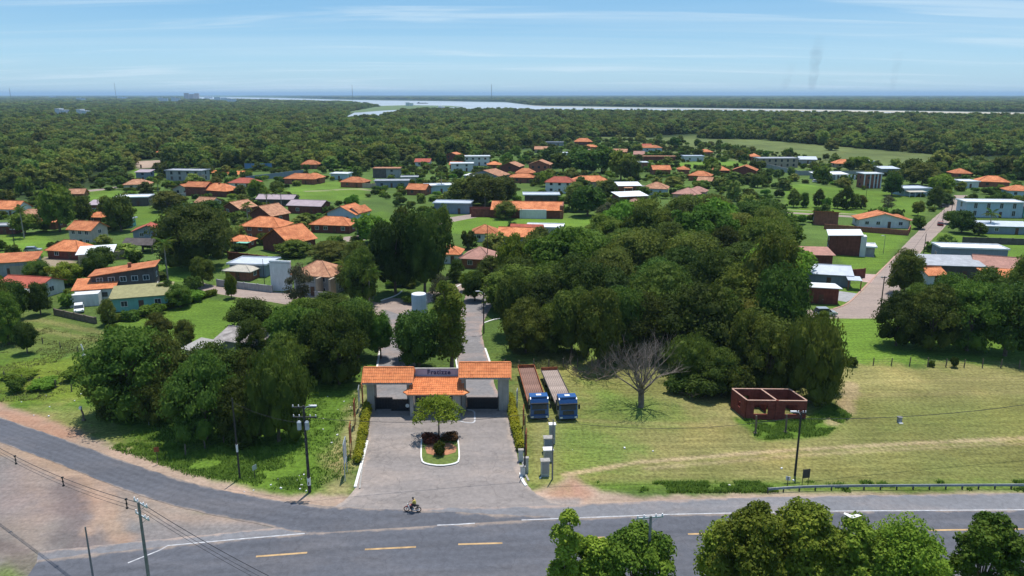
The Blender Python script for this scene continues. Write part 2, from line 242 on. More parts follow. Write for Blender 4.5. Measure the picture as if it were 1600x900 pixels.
REG = [  # px polygon, colour, softness m, strength
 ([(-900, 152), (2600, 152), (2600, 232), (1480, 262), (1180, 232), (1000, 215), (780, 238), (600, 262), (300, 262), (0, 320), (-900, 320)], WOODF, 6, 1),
 ([(930, 214), (1180, 218), (1480, 243), (1640, 262), (1500, 275), (1250, 262), (1000, 235)], MEADOW, 8, 1),
 ([(1030, 215), (1110, 210), (1080, 222), (990, 226)], MEADOW, 8, .7),
 ([(380, 168), (640, 166), (640, 176), (420, 178)], (.10, .14, .05), 15, .7),
 ([(0, 366), (75, 366), (92, 385), (65, 398), (0, 394)], LAWN, 1.5, 1), ([(-200, 290), (0, 290), (24, 312), (20, 320), (-200, 318)], LAWN, 2, 1),
 ([(135, 296), (190, 299), (195, 322), (255, 326), (315, 312), (330, 318), (300, 345), (215, 352), (140, 318)], LAWN, 1.5, 1),
 ([(205, 262), (240, 268), (262, 274), (240, 285), (205, 278)], LAWN, 2, 1), ([(212, 252), (262, 250), (262, 260), (215, 264)], SAND, 2, 1),
 ([(65, 402), (120, 402), (118, 425), (80, 428)], SAND, 1.5, .8), ([(245, 412), (305, 412), (305, 440), (250, 440)], LAWN, 1.5, 1), ([(300, 390), (345, 400), (360, 412), (420, 404), (430, 398), (380, 396)], LAWN, 1.5, .8),
 ([(165, 508), (262, 482), (312, 463), (440, 478), (470, 500), (470, 560), (300, 535)], LAWN, 2, 1), ([(-100, 470), (90, 492), (165, 510), (250, 540), (-100, 560)], (.115, .15, .035), 4, .9),
 ([(-200, 545), (130, 560), (560, 575), (575, 600), (555, 765), (470, 790), (280, 745), (130, 690), (0, 640), (-200, 570)], LUSH, 3, 1),
 ([(0, 560), (130, 565), (140, 620), (0, 625)], (.12, .15, .02), 4, .8), ([(60, 640), (130, 640), (230, 700), (180, 700), (60, 660)], DRY, 3, .5),
 ([(558, 600), (574, 600), (572, 640), (548, 770), (500, 786), (515, 720), (545, 650)], (.25, .22, .10), 1.5, .9),
 ([(480, 285), (575, 283), (570, 312), (470, 318), (440, 300)], LAWN, 2, .9), ([(560, 335), (600, 330), (620, 345), (590, 362), (560, 360)], LAWN, 2, .8),
 ([(695, 362), (702, 345), (760, 336), (900, 342), (930, 338), (925, 366), (880, 372), (700, 365)], LAWN, 1.5, 1), ([(965, 328), (1010, 326), (1015, 342), (970, 345)], LAWN, 1.5, .8),
 ([(1060, 255), (1150, 252), (1170, 262), (1020, 262)], LAWN, 2, 1), ([(1225, 290), (1250, 288), (1430, 304), (1445, 336), (1420, 342), (1225, 326)], LAWN, 1.5, 1), ([(1225, 326), (1275, 326), (1272, 345), (1230, 342)], LAWN, 1.5, 1), ([(1420, 340), (1445, 340), (1430, 358), (1422, 358)], LAWN, 1, 1),
 ([(1310, 358), (1425, 360), (1378, 422), (1345, 428), (1310, 408)], LAWN, 1.2, 1), ([(1300, 455), (1345, 440), (1350, 450), (1325, 480), (1290, 484)], LAWN, 1, .9),
 ([(1455, 362), (1500, 366), (1640, 360), (1640, 420), (1560, 400), (1480, 380), (1448, 396)], LAWN, 1.5, 1), ([(1262, 497), (1380, 499), (1640, 520), (1640, 574), (1305, 572), (1270, 545)], LAWN, 2, 1),
 ([(800, 540), (920, 545), (930, 580), (800, 575)], (.13, .17, .035), 3, 1),
 ([(800, 570), (920, 570), (1300, 572), (1700, 573), (1700, 770), (850, 768), (822, 740), (800, 640)], (.165, .168, .052), 2.5, 1),
 ([(1290, 576), (1700, 576), (1700, 625), (1330, 630)], DRY, 5, .6), ([(900, 668), (1150, 655), (1300, 690), (1400, 740), (1000, 745), (880, 710)], DRY, 6, .55), ([(1080, 600), (1150, 640), (1140, 665), (1000, 650)], DRY, 4, .7),
 ([(1300, 700), (1700, 690), (1700, 705), (1300, 725)], DRY, 4, .3), ([(1150, 655), (1262, 655), (1300, 625), (1330, 650), (1290, 680), (1180, 690)], LUSH, .8, 1), ([(840, 640), (1000, 640), (960, 740), (850, 745)], LAWN, 5, .35),
 ([(920, 752), (1100, 750), (1240, 755), (1700, 752), (1700, 768), (1150, 772), (960, 770), (900, 762)], LUSH, 1.2, .85), ([(836, 650), (868, 650), (868, 748), (842, 748)], (.21, .20, .08), 1.5, .8),
 ([(-200, 548), (0, 632), (100, 668), (200, 705), (300, 742), (400, 768), (480, 775), (560, 772), (560, 800), (-200, 800)], SAND, .7, 1), ([(-200, 545), (0, 637), (130, 680), (110, 690), (0, 650)], DIRT, 1.5, .8),
 ([(835, 768), (870, 758), (890, 740), (910, 755), (940, 766), (1000, 772), (1700, 770), (1700, 900), (820, 900), (820, 770)], SAND, .8, 1), ([(862, 772), (884, 755), (893, 742), (910, 757), (930, 775), (880, 780)], (.28, .165, .115), 1.0, .8),
 ([(-200, 640), (0, 700), (130, 745), (260, 790), (420, 815), (500, 830), (260, 870), (100, 1000), (-400, 1000), (-400, 640)], DUST, 1, 1), ([(130, 752), (230, 785), (420, 812), (300, 830), (150, 815)], SAND, 2, .6), ([(20, 720), (60, 735), (90, 830), (40, 870), (0, 860)], SAND, 2.5, .4), ([(90, 760), (160, 770), (180, 880), (110, 880)], (.15, .14, .145), 2.5, .6), ([(-60, 700), (10, 720), (40, 800), (-60, 820)], (.17, .155, .155), 2.5, .6), ([(180, 815), (470, 822), (470, 836), (262, 853), (180, 870)], (.19, .18, .175), 1, .9),
 ([(540, 780), (905, 780), (905, 835), (540, 835)], DUST, .5, 1),
 ([(-300, 900), (1900, 900), (1900, 3000), (-300, 3000)], (.10, .14, .03), 3, .9),
]
REG += [([(1330, 628), (1700, 622), (1700, 672), (1350, 680)], (.125, .155, .040), 5, .5), ([(1260, 715), (1700, 708), (1700, 750), (1280, 748)], (.125, .150, .040), 5, .5), ([(930, 600), (1080, 640), (1060, 665), (920, 650)], (.095, .155, .028), 4, .7), ([(880, 672), (1000, 690), (980, 735), (870, 740)], (.085, .15, .025), 4, .6)]
LINES = [([(1620, 684), (1400, 694), (1240, 703), (1000, 722), (880, 742)], .2, .35, (.38, .29, .17), .85), ([(1620, 692), (1400, 702), (1240, 712), (1010, 732)], .2, .35, (.34, .27, .15), .55),
 ([(1620, 590), (1320, 598)], .3, .6, DRY, .6), ([(1620, 612), (1340, 618)], .3, .6, DRY, .6), ([(1330, 600), (1322, 640), (1300, 660)], .7, .8, (.36, .26, .16), .6), ([(880, 655), (960, 660), (1140, 665)], .3, .5, DRY, .5),
 ([(1225, 327), (1420, 341)], .5, .5, (.30, .28, .2), .8), ([(480, 299), (560, 295), (600, 300)], 1, 1, (.3, .25, .17), .7), ([(0, 505), (60, 500), (160, 520)], .5, .8, DRY, .5), ([(0, 525), (60, 515), (200, 540)], .5, .8, DRY, .5),
 ([(-100, 690), (60, 715), (140, 760), (200, 860)], .5, 1.2, (.36, .25, .17), .7), ([(100, 760), (120, 800), (110, 870)], .8, 1.5, (.14, .12, .115), .6), ([(160, 745), (165, 790), (140, 830)], .4, .8, SAND, .8), ([(-60, 830), (30, 860), (60, 900)], .4, .8, (.15, .12, .11), .7)]
def build_ground():
    d = [0.01, 15, 30]; x = 40.0
    while x < 45000: d.append(x); x *= 1.0058 if x < 320 else (1.0085 if x < 3500 else 1.06)
    d.append(46000); d = np.array(d)
    a = np.concatenate([np.arange(-46, 46.01, 0.28), np.arange(52, 314, 6)]) * math.pi / 180
    D, A = np.meshgrid(d, a, indexing='ij'); X = D * np.sin(A); Y = D * np.cos(A); nr, na = X.shape
    base = np.array((.078, .128, .028)); C = np.ones((nr, na, 3)) * base; BARE = np.zeros((nr, na))
    j1, j2 = fbm(X, Y, 6, 3) - .5, fbm(X, Y, 1.6, 5, 3) - .5
    big = fbm(X, Y, 30, 11)
    front = (A < 0.85) & (A > -0.85)
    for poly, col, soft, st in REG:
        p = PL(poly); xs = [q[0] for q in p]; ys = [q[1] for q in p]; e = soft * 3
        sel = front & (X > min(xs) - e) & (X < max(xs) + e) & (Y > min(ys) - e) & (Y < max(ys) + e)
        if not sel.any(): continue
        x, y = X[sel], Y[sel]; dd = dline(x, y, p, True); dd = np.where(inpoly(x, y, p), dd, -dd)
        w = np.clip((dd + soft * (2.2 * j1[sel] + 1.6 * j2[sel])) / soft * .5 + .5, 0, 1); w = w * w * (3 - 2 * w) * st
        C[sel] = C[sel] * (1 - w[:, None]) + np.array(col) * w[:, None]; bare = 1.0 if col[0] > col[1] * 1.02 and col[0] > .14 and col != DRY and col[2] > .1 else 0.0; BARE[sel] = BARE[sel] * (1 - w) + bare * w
    for pts, hw, soft, col, st in LINES:
        p = PL(pts); xs = [q[0] for q in p]; ys = [q[1] for q in p]
        sel = front & (X > min(xs) - 6) & (X < max(xs) + 6) & (Y > min(ys) - 6) & (Y < max(ys) + 6)
        x, y = X[sel], Y[sel]; dd = dline(x, y, p); w = np.clip((hw + soft - dd + soft * 1.6 * j2[sel]) / soft, 0, 1) * st
        C[sel] = C[sel] * (1 - w[:, None]) + np.array(col) * w[:, None]
    C *= (0.72 + .56 * big)[..., None] * (1 + .5 * j1)[..., None]
    yel = np.clip((fbm(X, Y, 9, 21) - .5) * 2.2, 0, 1)[..., None]; C = C * (1 - .35 * yel) + .35 * yel * C * np.array((1.7, 1.25, 1.15))
    me = bpy.data.meshes.new('ground'); V = np.stack([X, Y, np.zeros_like(X)], -1).reshape(-1, 3)
    i, j = np.meshgrid(np.arange(nr - 1), np.arange(na), indexing='ij'); j2_ = (j + 1) % na
    F = np.stack([i * na + j, i * na + j2_, (i + 1) * na + j2_, (i + 1) * na + j], -1).reshape(-1, 4)[:, ::-1]
    me.vertices.add(len(V)); me.vertices.foreach_set('co', V.astype(np.float32).ravel())
    me.loops.add(F.size); me.loops.foreach_set('vertex_index', F.astype(np.int32).ravel()); me.polygons.add(len(F)); me.polygons.foreach_set('loop_start', np.arange(len(F), dtype=np.int32) * 4)
    me.update(calc_edges=True)
    at = me.color_attributes.new('soil', 'FLOAT_COLOR', 'POINT'); cc = np.ones((len(V), 4), np.float32); cc[:, :3] = np.clip(C, 0.005, .9).reshape(-1, 3); cc[:, 3] = 1 - BARE.ravel() * .5; at.data.foreach_set('color', cc.ravel())
    m = bpy.data.materials.new('ground'); m.use_nodes = True; t = m.node_tree; n = t.nodes; l = t.links; b = n['Principled BSDF']; b.inputs['Roughness'].default_value = .95; b.inputs['Specular IOR Level'].default_value = .1
    at = n.new('ShaderNodeVertexColor'); at.layer_name = 'soil'; tc = n.new('ShaderNodeTexCoord')
    def nz(scale, stretch=(1, 1, 1), det=5, rough=.65):
        mp = n.new('ShaderNodeMapping'); mp.inputs['Scale'].default_value = stretch; l.new(tc.outputs['Object'], mp.inputs[0]); q = n.new('ShaderNodeTexNoise'); q.inputs['Scale'].default_value = scale; q.inputs['Detail'].default_value = det; q.inputs['Roughness'].default_value = rough; l.new(mp.outputs[0], q.inputs[0]); return q.outputs[0]
    def mr(v, a0, a1, b0, b1):
        q = n.new('ShaderNodeMapRange'); q.inputs[1].default_value = a0; q.inputs[2].default_value = a1; q.inputs[3].default_value = b0; q.inputs[4].default_value = b1; l.new(v, q.inputs[0]); return q.outputs[0]
    def mul(a_, b_):
        q = n.new('ShaderNodeMix'); q.data_type = 'RGBA'; q.blend_type = 'MULTIPLY'; q.inputs[0].default_value = 1; l.new(a_, q.inputs[6]); l.new(b_, q.inputs[7]); return q.outputs[2]
    def fade(v):
        q = n.new('ShaderNodeMix'); q.data_type = 'FLOAT'; l.new(at.outputs['Alpha'], q.inputs[0]); q.inputs[2].default_value = 1.0; l.new(v, q.inputs[3]); return q.outputs[0]
    c = mul(at.outputs[0], fade(mr(nz(2.2), .3, .7, .55, 1.45))); c = mul(c, fade(mr(nz(.6, (.2, 1.8, 1)), .3, .7, .76, 1.24))); c = mul(c, mr(nz(.012, (.4, 1, 1), 4), .3, .7, .8, 1.2))
    l.new(c, b.inputs['Base Color'])
    bp = n.new('ShaderNodeBump'); bp.inputs['Strength'].default_value = .6; bp.inputs['Distance'].default_value = .15; l.new(nz(3.5), bp.inputs['Height']); l.new(bp.outputs[0], b.inputs['Normal'])
    me.materials.append(m); obj('ground', me, kind='structure')
build_ground()
# ------------------------------------------------------------------ roads as strips between two edge lines
def resample(pts, n):
    pts = [Vector(p) for p in pts]; L_ = [0]
    for a, b in zip(pts, pts[1:]): L_.append(L_[-1] + (b - a).length)
    out = []; k = 0
    for i in range(n):
        t = L_[-1] * i / (n - 1)
        while k < len(pts) - 2 and L_[k + 1] < t: k += 1
        out.append(pts[k].lerp(pts[k + 1], (t - L_[k]) / max(1e-6, L_[k + 1] - L_[k])))
    return out
def smooth(pts, it=2):
    for _ in range(it):
        q = [pts[0]]
        for a, b in zip(pts, pts[1:]): q += [(a[0] * .75 + b[0] * .25, a[1] * .75 + b[1] * .25), (a[0] * .25 + b[0] * .75, a[1] * .25 + b[1] * .75)]
        q.append(pts[-1]); pts = q
    return pts
def strip(name, A, B, z, m, n=120, k=14, jit=.1, kind='structure'):
    A, B = resample(smooth(A), n), resample(smooth(B), n); V = []; E = []
    for i in range(n):
        w = (B[i] - A[i]).length; u = (B[i] - A[i]) / max(w, 1e-6)
        ja, jb = (random.random() - .5) * 2 * jit, (random.random() - .5) * 2 * jit
        a, b = A[i] + u * ja, B[i] + u * jb
        for j in range(k + 1):
            t = j / k; p = a.lerp(b, t); V.append((p.x, p.y, z)); E.append(min(t, 1 - t) * w)
    F = [(i * (k + 1) + j, i * (k + 1) + j + 1, (i + 1) * (k + 1) + j + 1, (i + 1) * (k + 1) + j) for i in range(n - 1) for j in range(k)]
    me = bpy.data.meshes.new(name); me.from_pydata(V, [], F); me.update()
    if me.polygons[0].normal.z < 0: me.flip_normals()
    at = me.attributes.new('edge', 'FLOAT', 'POINT'); at.data.foreach_set('value', E); me.materials.append(MATS[m]); return obj(name, me, kind=kind)
def roadmat(name, col, dust, amount, ew, cracks=.5, tracks=False):
    m = bpy.data.materials.new(name); m.use_nodes = True; t = m.node_tree; n = t.nodes; l = t.links; b = n['Principled BSDF']; b.inputs['Roughness'].default_value = .85; b.inputs['Specular IOR Level'].default_value = .25
    at = n.new('ShaderNodeAttribute'); at.attribute_name = 'edge'; tc = n.new('ShaderNodeTexCoord')
    def nz(scale, st=(1, 1, 1), det=6):
        mp = n.new('ShaderNodeMapping'); mp.inputs['Scale'].default_value = st; l.new(tc.outputs['Object'], mp.inputs[0]); q = n.new('ShaderNodeTexNoise'); q.inputs['Scale'].default_value = scale; q.inputs['Detail'].default_value = det; q.inputs['Roughness'].default_value = .65; l.new(mp.outputs[0], q.inputs[0]); return q.outputs[0]
    def mr(v, a0, a1, b0, b1):
        q = n.new('ShaderNodeMapRange'); q.inputs[1].default_value = a0; q.inputs[2].default_value = a1; q.inputs[3].default_value = b0; q.inputs[4].default_value = b1; l.new(v, q.inputs[0]); return q.outputs[0]
    def mth(op, a, b_):
        q = n.new('ShaderNodeMath'); q.operation = op; l.new(a, q.inputs[0])
        if isinstance(b_, float): q.inputs[1].default_value = b_
        else: l.new(b_, q.inputs[1])
        return q.outputs[0]
    d1 = mr(mth('ADD', at.outputs['Fac'], mr(nz(.35), .3, .7, -ew, ew)), 0, ew, 1, 0)
    d2 = mr(nz(.16, (.5, 1, 1)), .48, .72, 0, amount)
    d = mth('MAXIMUM', d1, d2)
    mx = n.new('ShaderNodeMix'); mx.data_type = 'RGBA'; l.new(mth('MINIMUM', d, .88), mx.inputs[0]); mx.inputs[6].default_value = (*col, 1); mx.inputs[7].default_value = (*dust, 1)
    def mul(c, v):
        q = n.new('ShaderNodeMix'); q.data_type = 'RGBA'; q.blend_type = 'MULTIPLY'; q.inputs[0].default_value = 1; l.new(c, q.inputs[6]); l.new(v, q.inputs[7]); return q.outputs[2]
    c = mul(mx.outputs[2], mr(nz(1.6), .3, .7, .82, 1.15)); c = mul(c, mr(nz(.25, (.3, 1.5, 1)), .3, .7, .85, 1.12)); c = mul(c, mr(nz(14, det=2), .3, .7, .9, 1.1))
    if tracks:
        w_ = mth('SINE', mth('MULTIPLY', at.outputs['Fac'], 3.49), 0.0); c = mul(c, mr(mth('MULTIPLY', w_, nz(.3, (.25, 1, 1))), -.45, .45, .94, 1.05))
    if cracks:
        vo = n.new('ShaderNodeTexVoronoi'); vo.feature = 'DISTANCE_TO_EDGE'; vo.inputs['Scale'].default_value = .22
        mp = n.new('ShaderNodeMapping'); l.new(tc.outputs['Object'], mp.inputs[0]); ad = n.new('ShaderNodeVectorMath'); ad.operation = 'ADD'; l.new(mp.outputs[0], ad.inputs[0])
        q = n.new('ShaderNodeTexNoise'); q.inputs['Scale'].default_value = .8; l.new(tc.outputs['Object'], q.inputs[0]); s2 = n.new('ShaderNodeVectorMath'); s2.operation = 'SCALE'; s2.inputs[3].default_value = 2.0; l.new(q.outputs[1], s2.inputs[0]); l.new(s2.outputs[0], ad.inputs[1]); l.new(ad.outputs[0], vo.inputs['Vector'])
        c = mul(c, mr(vo.outputs[0], .0, .02, 1 - cracks, 1))
    l.new(c, b.inputs['Base Color']); bp = n.new('ShaderNodeBump'); bp.inputs['Strength'].default_value = .25; bp.inputs['Distance'].default_value = .03; l.new(nz(9), bp.inputs['Height']); l.new(bp.outputs[0], b.inputs['Normal']); MATS[name] = m
roadmat('asphalt', (.098, .102, .118), (.26, .21, .175), .16, .5, .15, True); roadmat('asphalt_old', (.232, .205, .19), (.35, .285, .24), .65, .8, .22); roadmat('cobble', (.30, .235, .20), (.35, .27, .21), .6, .8, 0); roadmat('asphalt_edge', (.175, .175, .185), (.32, .25, .21), .4, .5, .15)
roadmat('asphalt_mid', (.20, .19, .19), (.36, .255, .205), .75, .7, .12)
UP = smooth(PL([(1750, 794), (1600, 796), (1300, 799), (1050, 804), (815, 813), (640, 824), (475, 834), (262, 853), (60, 876)]))
def off(pts, d):
    out = []
    for i, p in enumerate(pts):
        a, b = Vector(pts[max(i - 1, 0)]), Vector(pts[min(i + 1, len(pts) - 1)]); t = (b - a).normalized(); nn = Vector((-t.y, t.x))   # going left: nn points to the near side
        out.append((p[0] + nn.x * d, p[1] + nn.y * d))
    return out
strip('branch_road', PL([(-260, 548), (-120, 606), (0, 653), (100, 686), (200, 723), (300, 756), (400, 777), (480, 789), (560, 794), (700, 800), (860, 808)]), PL([(-260, 594), (-120, 648), (0, 692), (100, 728), (200, 769), (300, 799), (400, 818), (470, 834), (560, 838), (700, 828), (860, 814)]), .030, 'asphalt', 160, 16)
strip('highway_shoulder', PL([(1750, 768), (1600, 771), (1300, 775), (1100, 779), (1000, 784), (870, 790), (760, 793), (640, 795), (570, 797), (510, 808), (475, 820), (262, 842), (60, 862)]), off(UP, .4), .026, 'asphalt_edge', 160, 8)
strip('highway', UP, off(UP, 11.0), .034, 'asphalt', 200, 16, jit=.02)
def mark(name, c, w, z, m, n=60, label=None):
    A, B = off(c, -w / 2), off(c, w / 2); A, B = resample(A, n), resample(B, n); mb = MB()
    for i in range(n - 1): mb.add([(A[i].x, A[i].y, z), (B[i].x, B[i].y, z), (B[i + 1].x, B[i + 1].y, z), (A[i + 1].x, A[i + 1].y, z)], [(0, 3, 2, 1) if True else 0])
    me = mb.mesh(name, m)
    if me.polygons[0].normal.z < 0: me.flip_normals()
    return obj(name, me, kind='structure')
mark('edge_line', PL([(1750, 794), (1600, 797), (1300, 799), (1050, 804), (815, 813)]), .16, .040, 'line_white')
mark('edge_line', PL([(742, 818), (712, 820), (683, 821)]), .16, .040, 'line_white'); mark('edge_line', PL([(476, 834), (360, 844), (262, 853), (250, 860), (200, 880)]), .16, .040, 'line_white')
for a, b in (((1600, 827), (1450, 829)), ((1390, 829), (1180, 833)), ((1160, 833), (1075, 835)), ((945, 840), (915, 842)), ((785, 849), (716, 851)), ((650, 855), (570, 859)), ((480, 864), (400, 870))): mark('centre_dash', PL([a, b]), .26, .040, 'line_yellow', 3)
# driveway through the gate, its lanes behind
strip('driveway', PL([(578, 636), (572, 680), (565, 730), (556, 768), (520, 796), (470, 803)]), PL([(790, 636), (801, 680), (812, 730), (826, 765), (858, 783), (905, 792)]), .022, 'asphalt_old', 90, 16, jit=.05)
strip('left_lane', PL([(580, 642), (586, 590), (592, 540), (594, 500), (590, 478), (600, 466)]), PL([(652, 642), (650, 590), (648, 540), (648, 500), (652, 480), (668, 466)]), .012, 'asphalt_mid', 60, 8)
strip('right_lane', PL([(728, 642), (716, 590), (714, 540), (716, 500), (722, 480), (730, 455)]), PL([(790, 642), (768, 590), (760, 550), (750, 515), (762, 490), (778, 460)]), .012, 'asphalt_mid', 60, 8)
strip('village_road', PL([(590, 480), (605, 472), (650, 462), (700, 448), (745, 434), (800, 426), (900, 420)]), PL([(625, 492), (650, 478), (700, 466), (742, 452), (775, 444), (830, 436), (900, 430)]), .018, 'cobble', 60, 6)
strip('village_road', PL([(300, 436), (340, 449), (420, 455), (500, 462), (560, 468), (600, 474)]), PL([(300, 449), (340, 460), (420, 471), (470, 480), (540, 492), (600, 492)]), .014, 'cobble', 60, 6)
strip('village_road', PL([(1240, 485), (1300, 483), (1322, 478), (1360, 440), (1400, 397), (1430, 365), (1462, 338), (1488, 316), (1490, 305)]), PL([(1240, 497), (1330, 498), (1412, 497), (1405, 440), (1432, 402), (1455, 375), (1480, 352), (1500, 325), (1512, 305)]), .014, 'cobble', 80, 8)
strip('village_road', PL([(520, 372), (580, 366), (640, 352), (700, 340), (760, 331)]), PL([(520, 380), (585, 374), (650, 360), (705, 347), (765, 336)]), .014, 'cobble', 50, 5)
strip('village_road', PL([(1010, 290), (960, 286), (900, 283)]), PL([(1010, 294), (960, 290), (900, 286)]), .02, 'asphalt_mid', 30, 4)
strip('village_path', PL([(1225, 331), (1330, 337), (1440, 343)]), PL([(1225, 333), (1330, 340), (1440, 346)]), .014, 'cobble', 30, 3, jit=.1)
strip('village_path', PL([(230, 284), (180, 292), (130, 298), (60, 300)]), PL([(230, 287), (180, 295), (130, 301), (60, 303)]), .02, 'cobble', 30, 3, jit=.1)
# river
def sheet(name, pts, z, m, kind='structure'):
    bm = bmesh.new(); f = bm.faces.new([bm.verts.new((x, y, z)) for x, y in PL(pts)])
    if f.normal.z < 0: pass
    bmesh.ops.triangulate(bm, faces=bm.faces[:]); me = bpy.data.meshes.new(name); bm.to_mesh(me); bm.free(); me.update()
    if me.polygons[0].normal.z < 0: me.flip_normals()
    me.materials.append(MATS[m]); return obj(name, me, kind=kind)
mat('water', (0.36, 0.40, 0.42), .12, .002, rough=.4, spec=.4, bump=.25, bscale=.03); mat('sandbank', (0.42, 0.38, 0.30), .12, .004); mat('marsh', (0.10, 0.15, 0.05), .2, .01)
sheet('river', [(300, 151.3), (372, 151.8), (440, 153), (520, 155.5), (600, 157), (700, 158.3), (790, 160), (838, 165.5), (1000, 168), (1250, 171), (1620, 176.5), (2300, 184), (2300, 198), (1620, 189), (1250, 184), (1000, 181), (860, 178.5), (760, 176), (660, 173), (625, 176), (590, 186), (530, 188), (556, 175), (600, 166.5), (540, 160.5), (400, 156.3), (300, 154.5)], .3, 'water')
sheet('sandbank', [(800, 163.5), (860, 166.3), (1000, 168.8), (1250, 171.6), (1620, 176.8), (2300, 184.6), (2300, 188), (1620, 179.8), (1400, 176.2), (1200, 172.8), (1000, 169.6), (860, 167.2)], .6, 'sandbank')
sheet('grass_spit', [(560, 166.5), (640, 164.5), (700, 165.5), (722, 167), (690, 169), (640, 171), (600, 173), (560, 176), (500, 178), (500, 166)], .6, 'marsh')
# ------------------------------------------------------------------ trees
def leaves(cs, rs, n, size, narrow=1.0, droop=0.0, nb=.55, seed=0, shell=(.55, 1.08)):
    g = np.random.default_rng(seed); cs = np.array(cs); rs = np.array(rs); vol = rs.prod(1) ** (2 / 3); k = g.choice(len(cs), n, p=vol / vol.sum())
    d = g.normal(size=(n, 3)); d /= np.linalg.norm(d, axis=1)[:, None]; d[:, 2] = np.where(d[:, 2] < -.5, -d[:, 2], d[:, 2])
    r = g.uniform(shell[0] ** 3, shell[1] ** 3, n) ** (1 / 3); c = cs[k] + d * r[:, None] * rs[k]
    nrm = d * nb + g.normal(size=(n, 3)) * (1 - nb) * .8 + np.array((0, 0, .25)); nrm /= np.linalg.norm(nrm, axis=1)[:, None]
    a = np.cross(nrm, g.normal(size=(n, 3))); a /= np.linalg.norm(a, axis=1)[:, None]; b = np.cross(nrm, a)
    if droop: b = b * (1 - droop) + np.array((0, 0, -1)) * droop; a = np.cross(nrm, b); a /= np.linalg.norm(a, axis=1)[:, None] + 1e-9
    s = size * g.uniform(.6, 1.3, n)[:, None]; a = a * s * narrow; b = b * s
    V = np.stack([c - b, c + a * .62 - b * .1, c + b, c - a * .62 + b * .12], 1); V += g.normal(size=V.shape) * size * .06
    return V.reshape(-1, 3)
def core(c, r, sc_=.72, seed=0):
    bm = bmesh.new(); bmesh.ops.create_icosphere(bm, subdivisions=2, radius=1); rr = random.Random(seed); out = []
    for f in bm.faces: out.append([v.co.copy() for v in f.verts])
    vs = {v.co.copy().freeze(): rr.uniform(.78, 1.15) for v in bm.verts}; bm.free()
    V = []
    for f in out:
        for q in f:
            k = vs[q.copy().freeze()] * sc_; V.append((c[0] + q.x * r[0] * k, c[1] + q.y * r[1] * k, c[2] + q.z * r[2] * k))
    return V
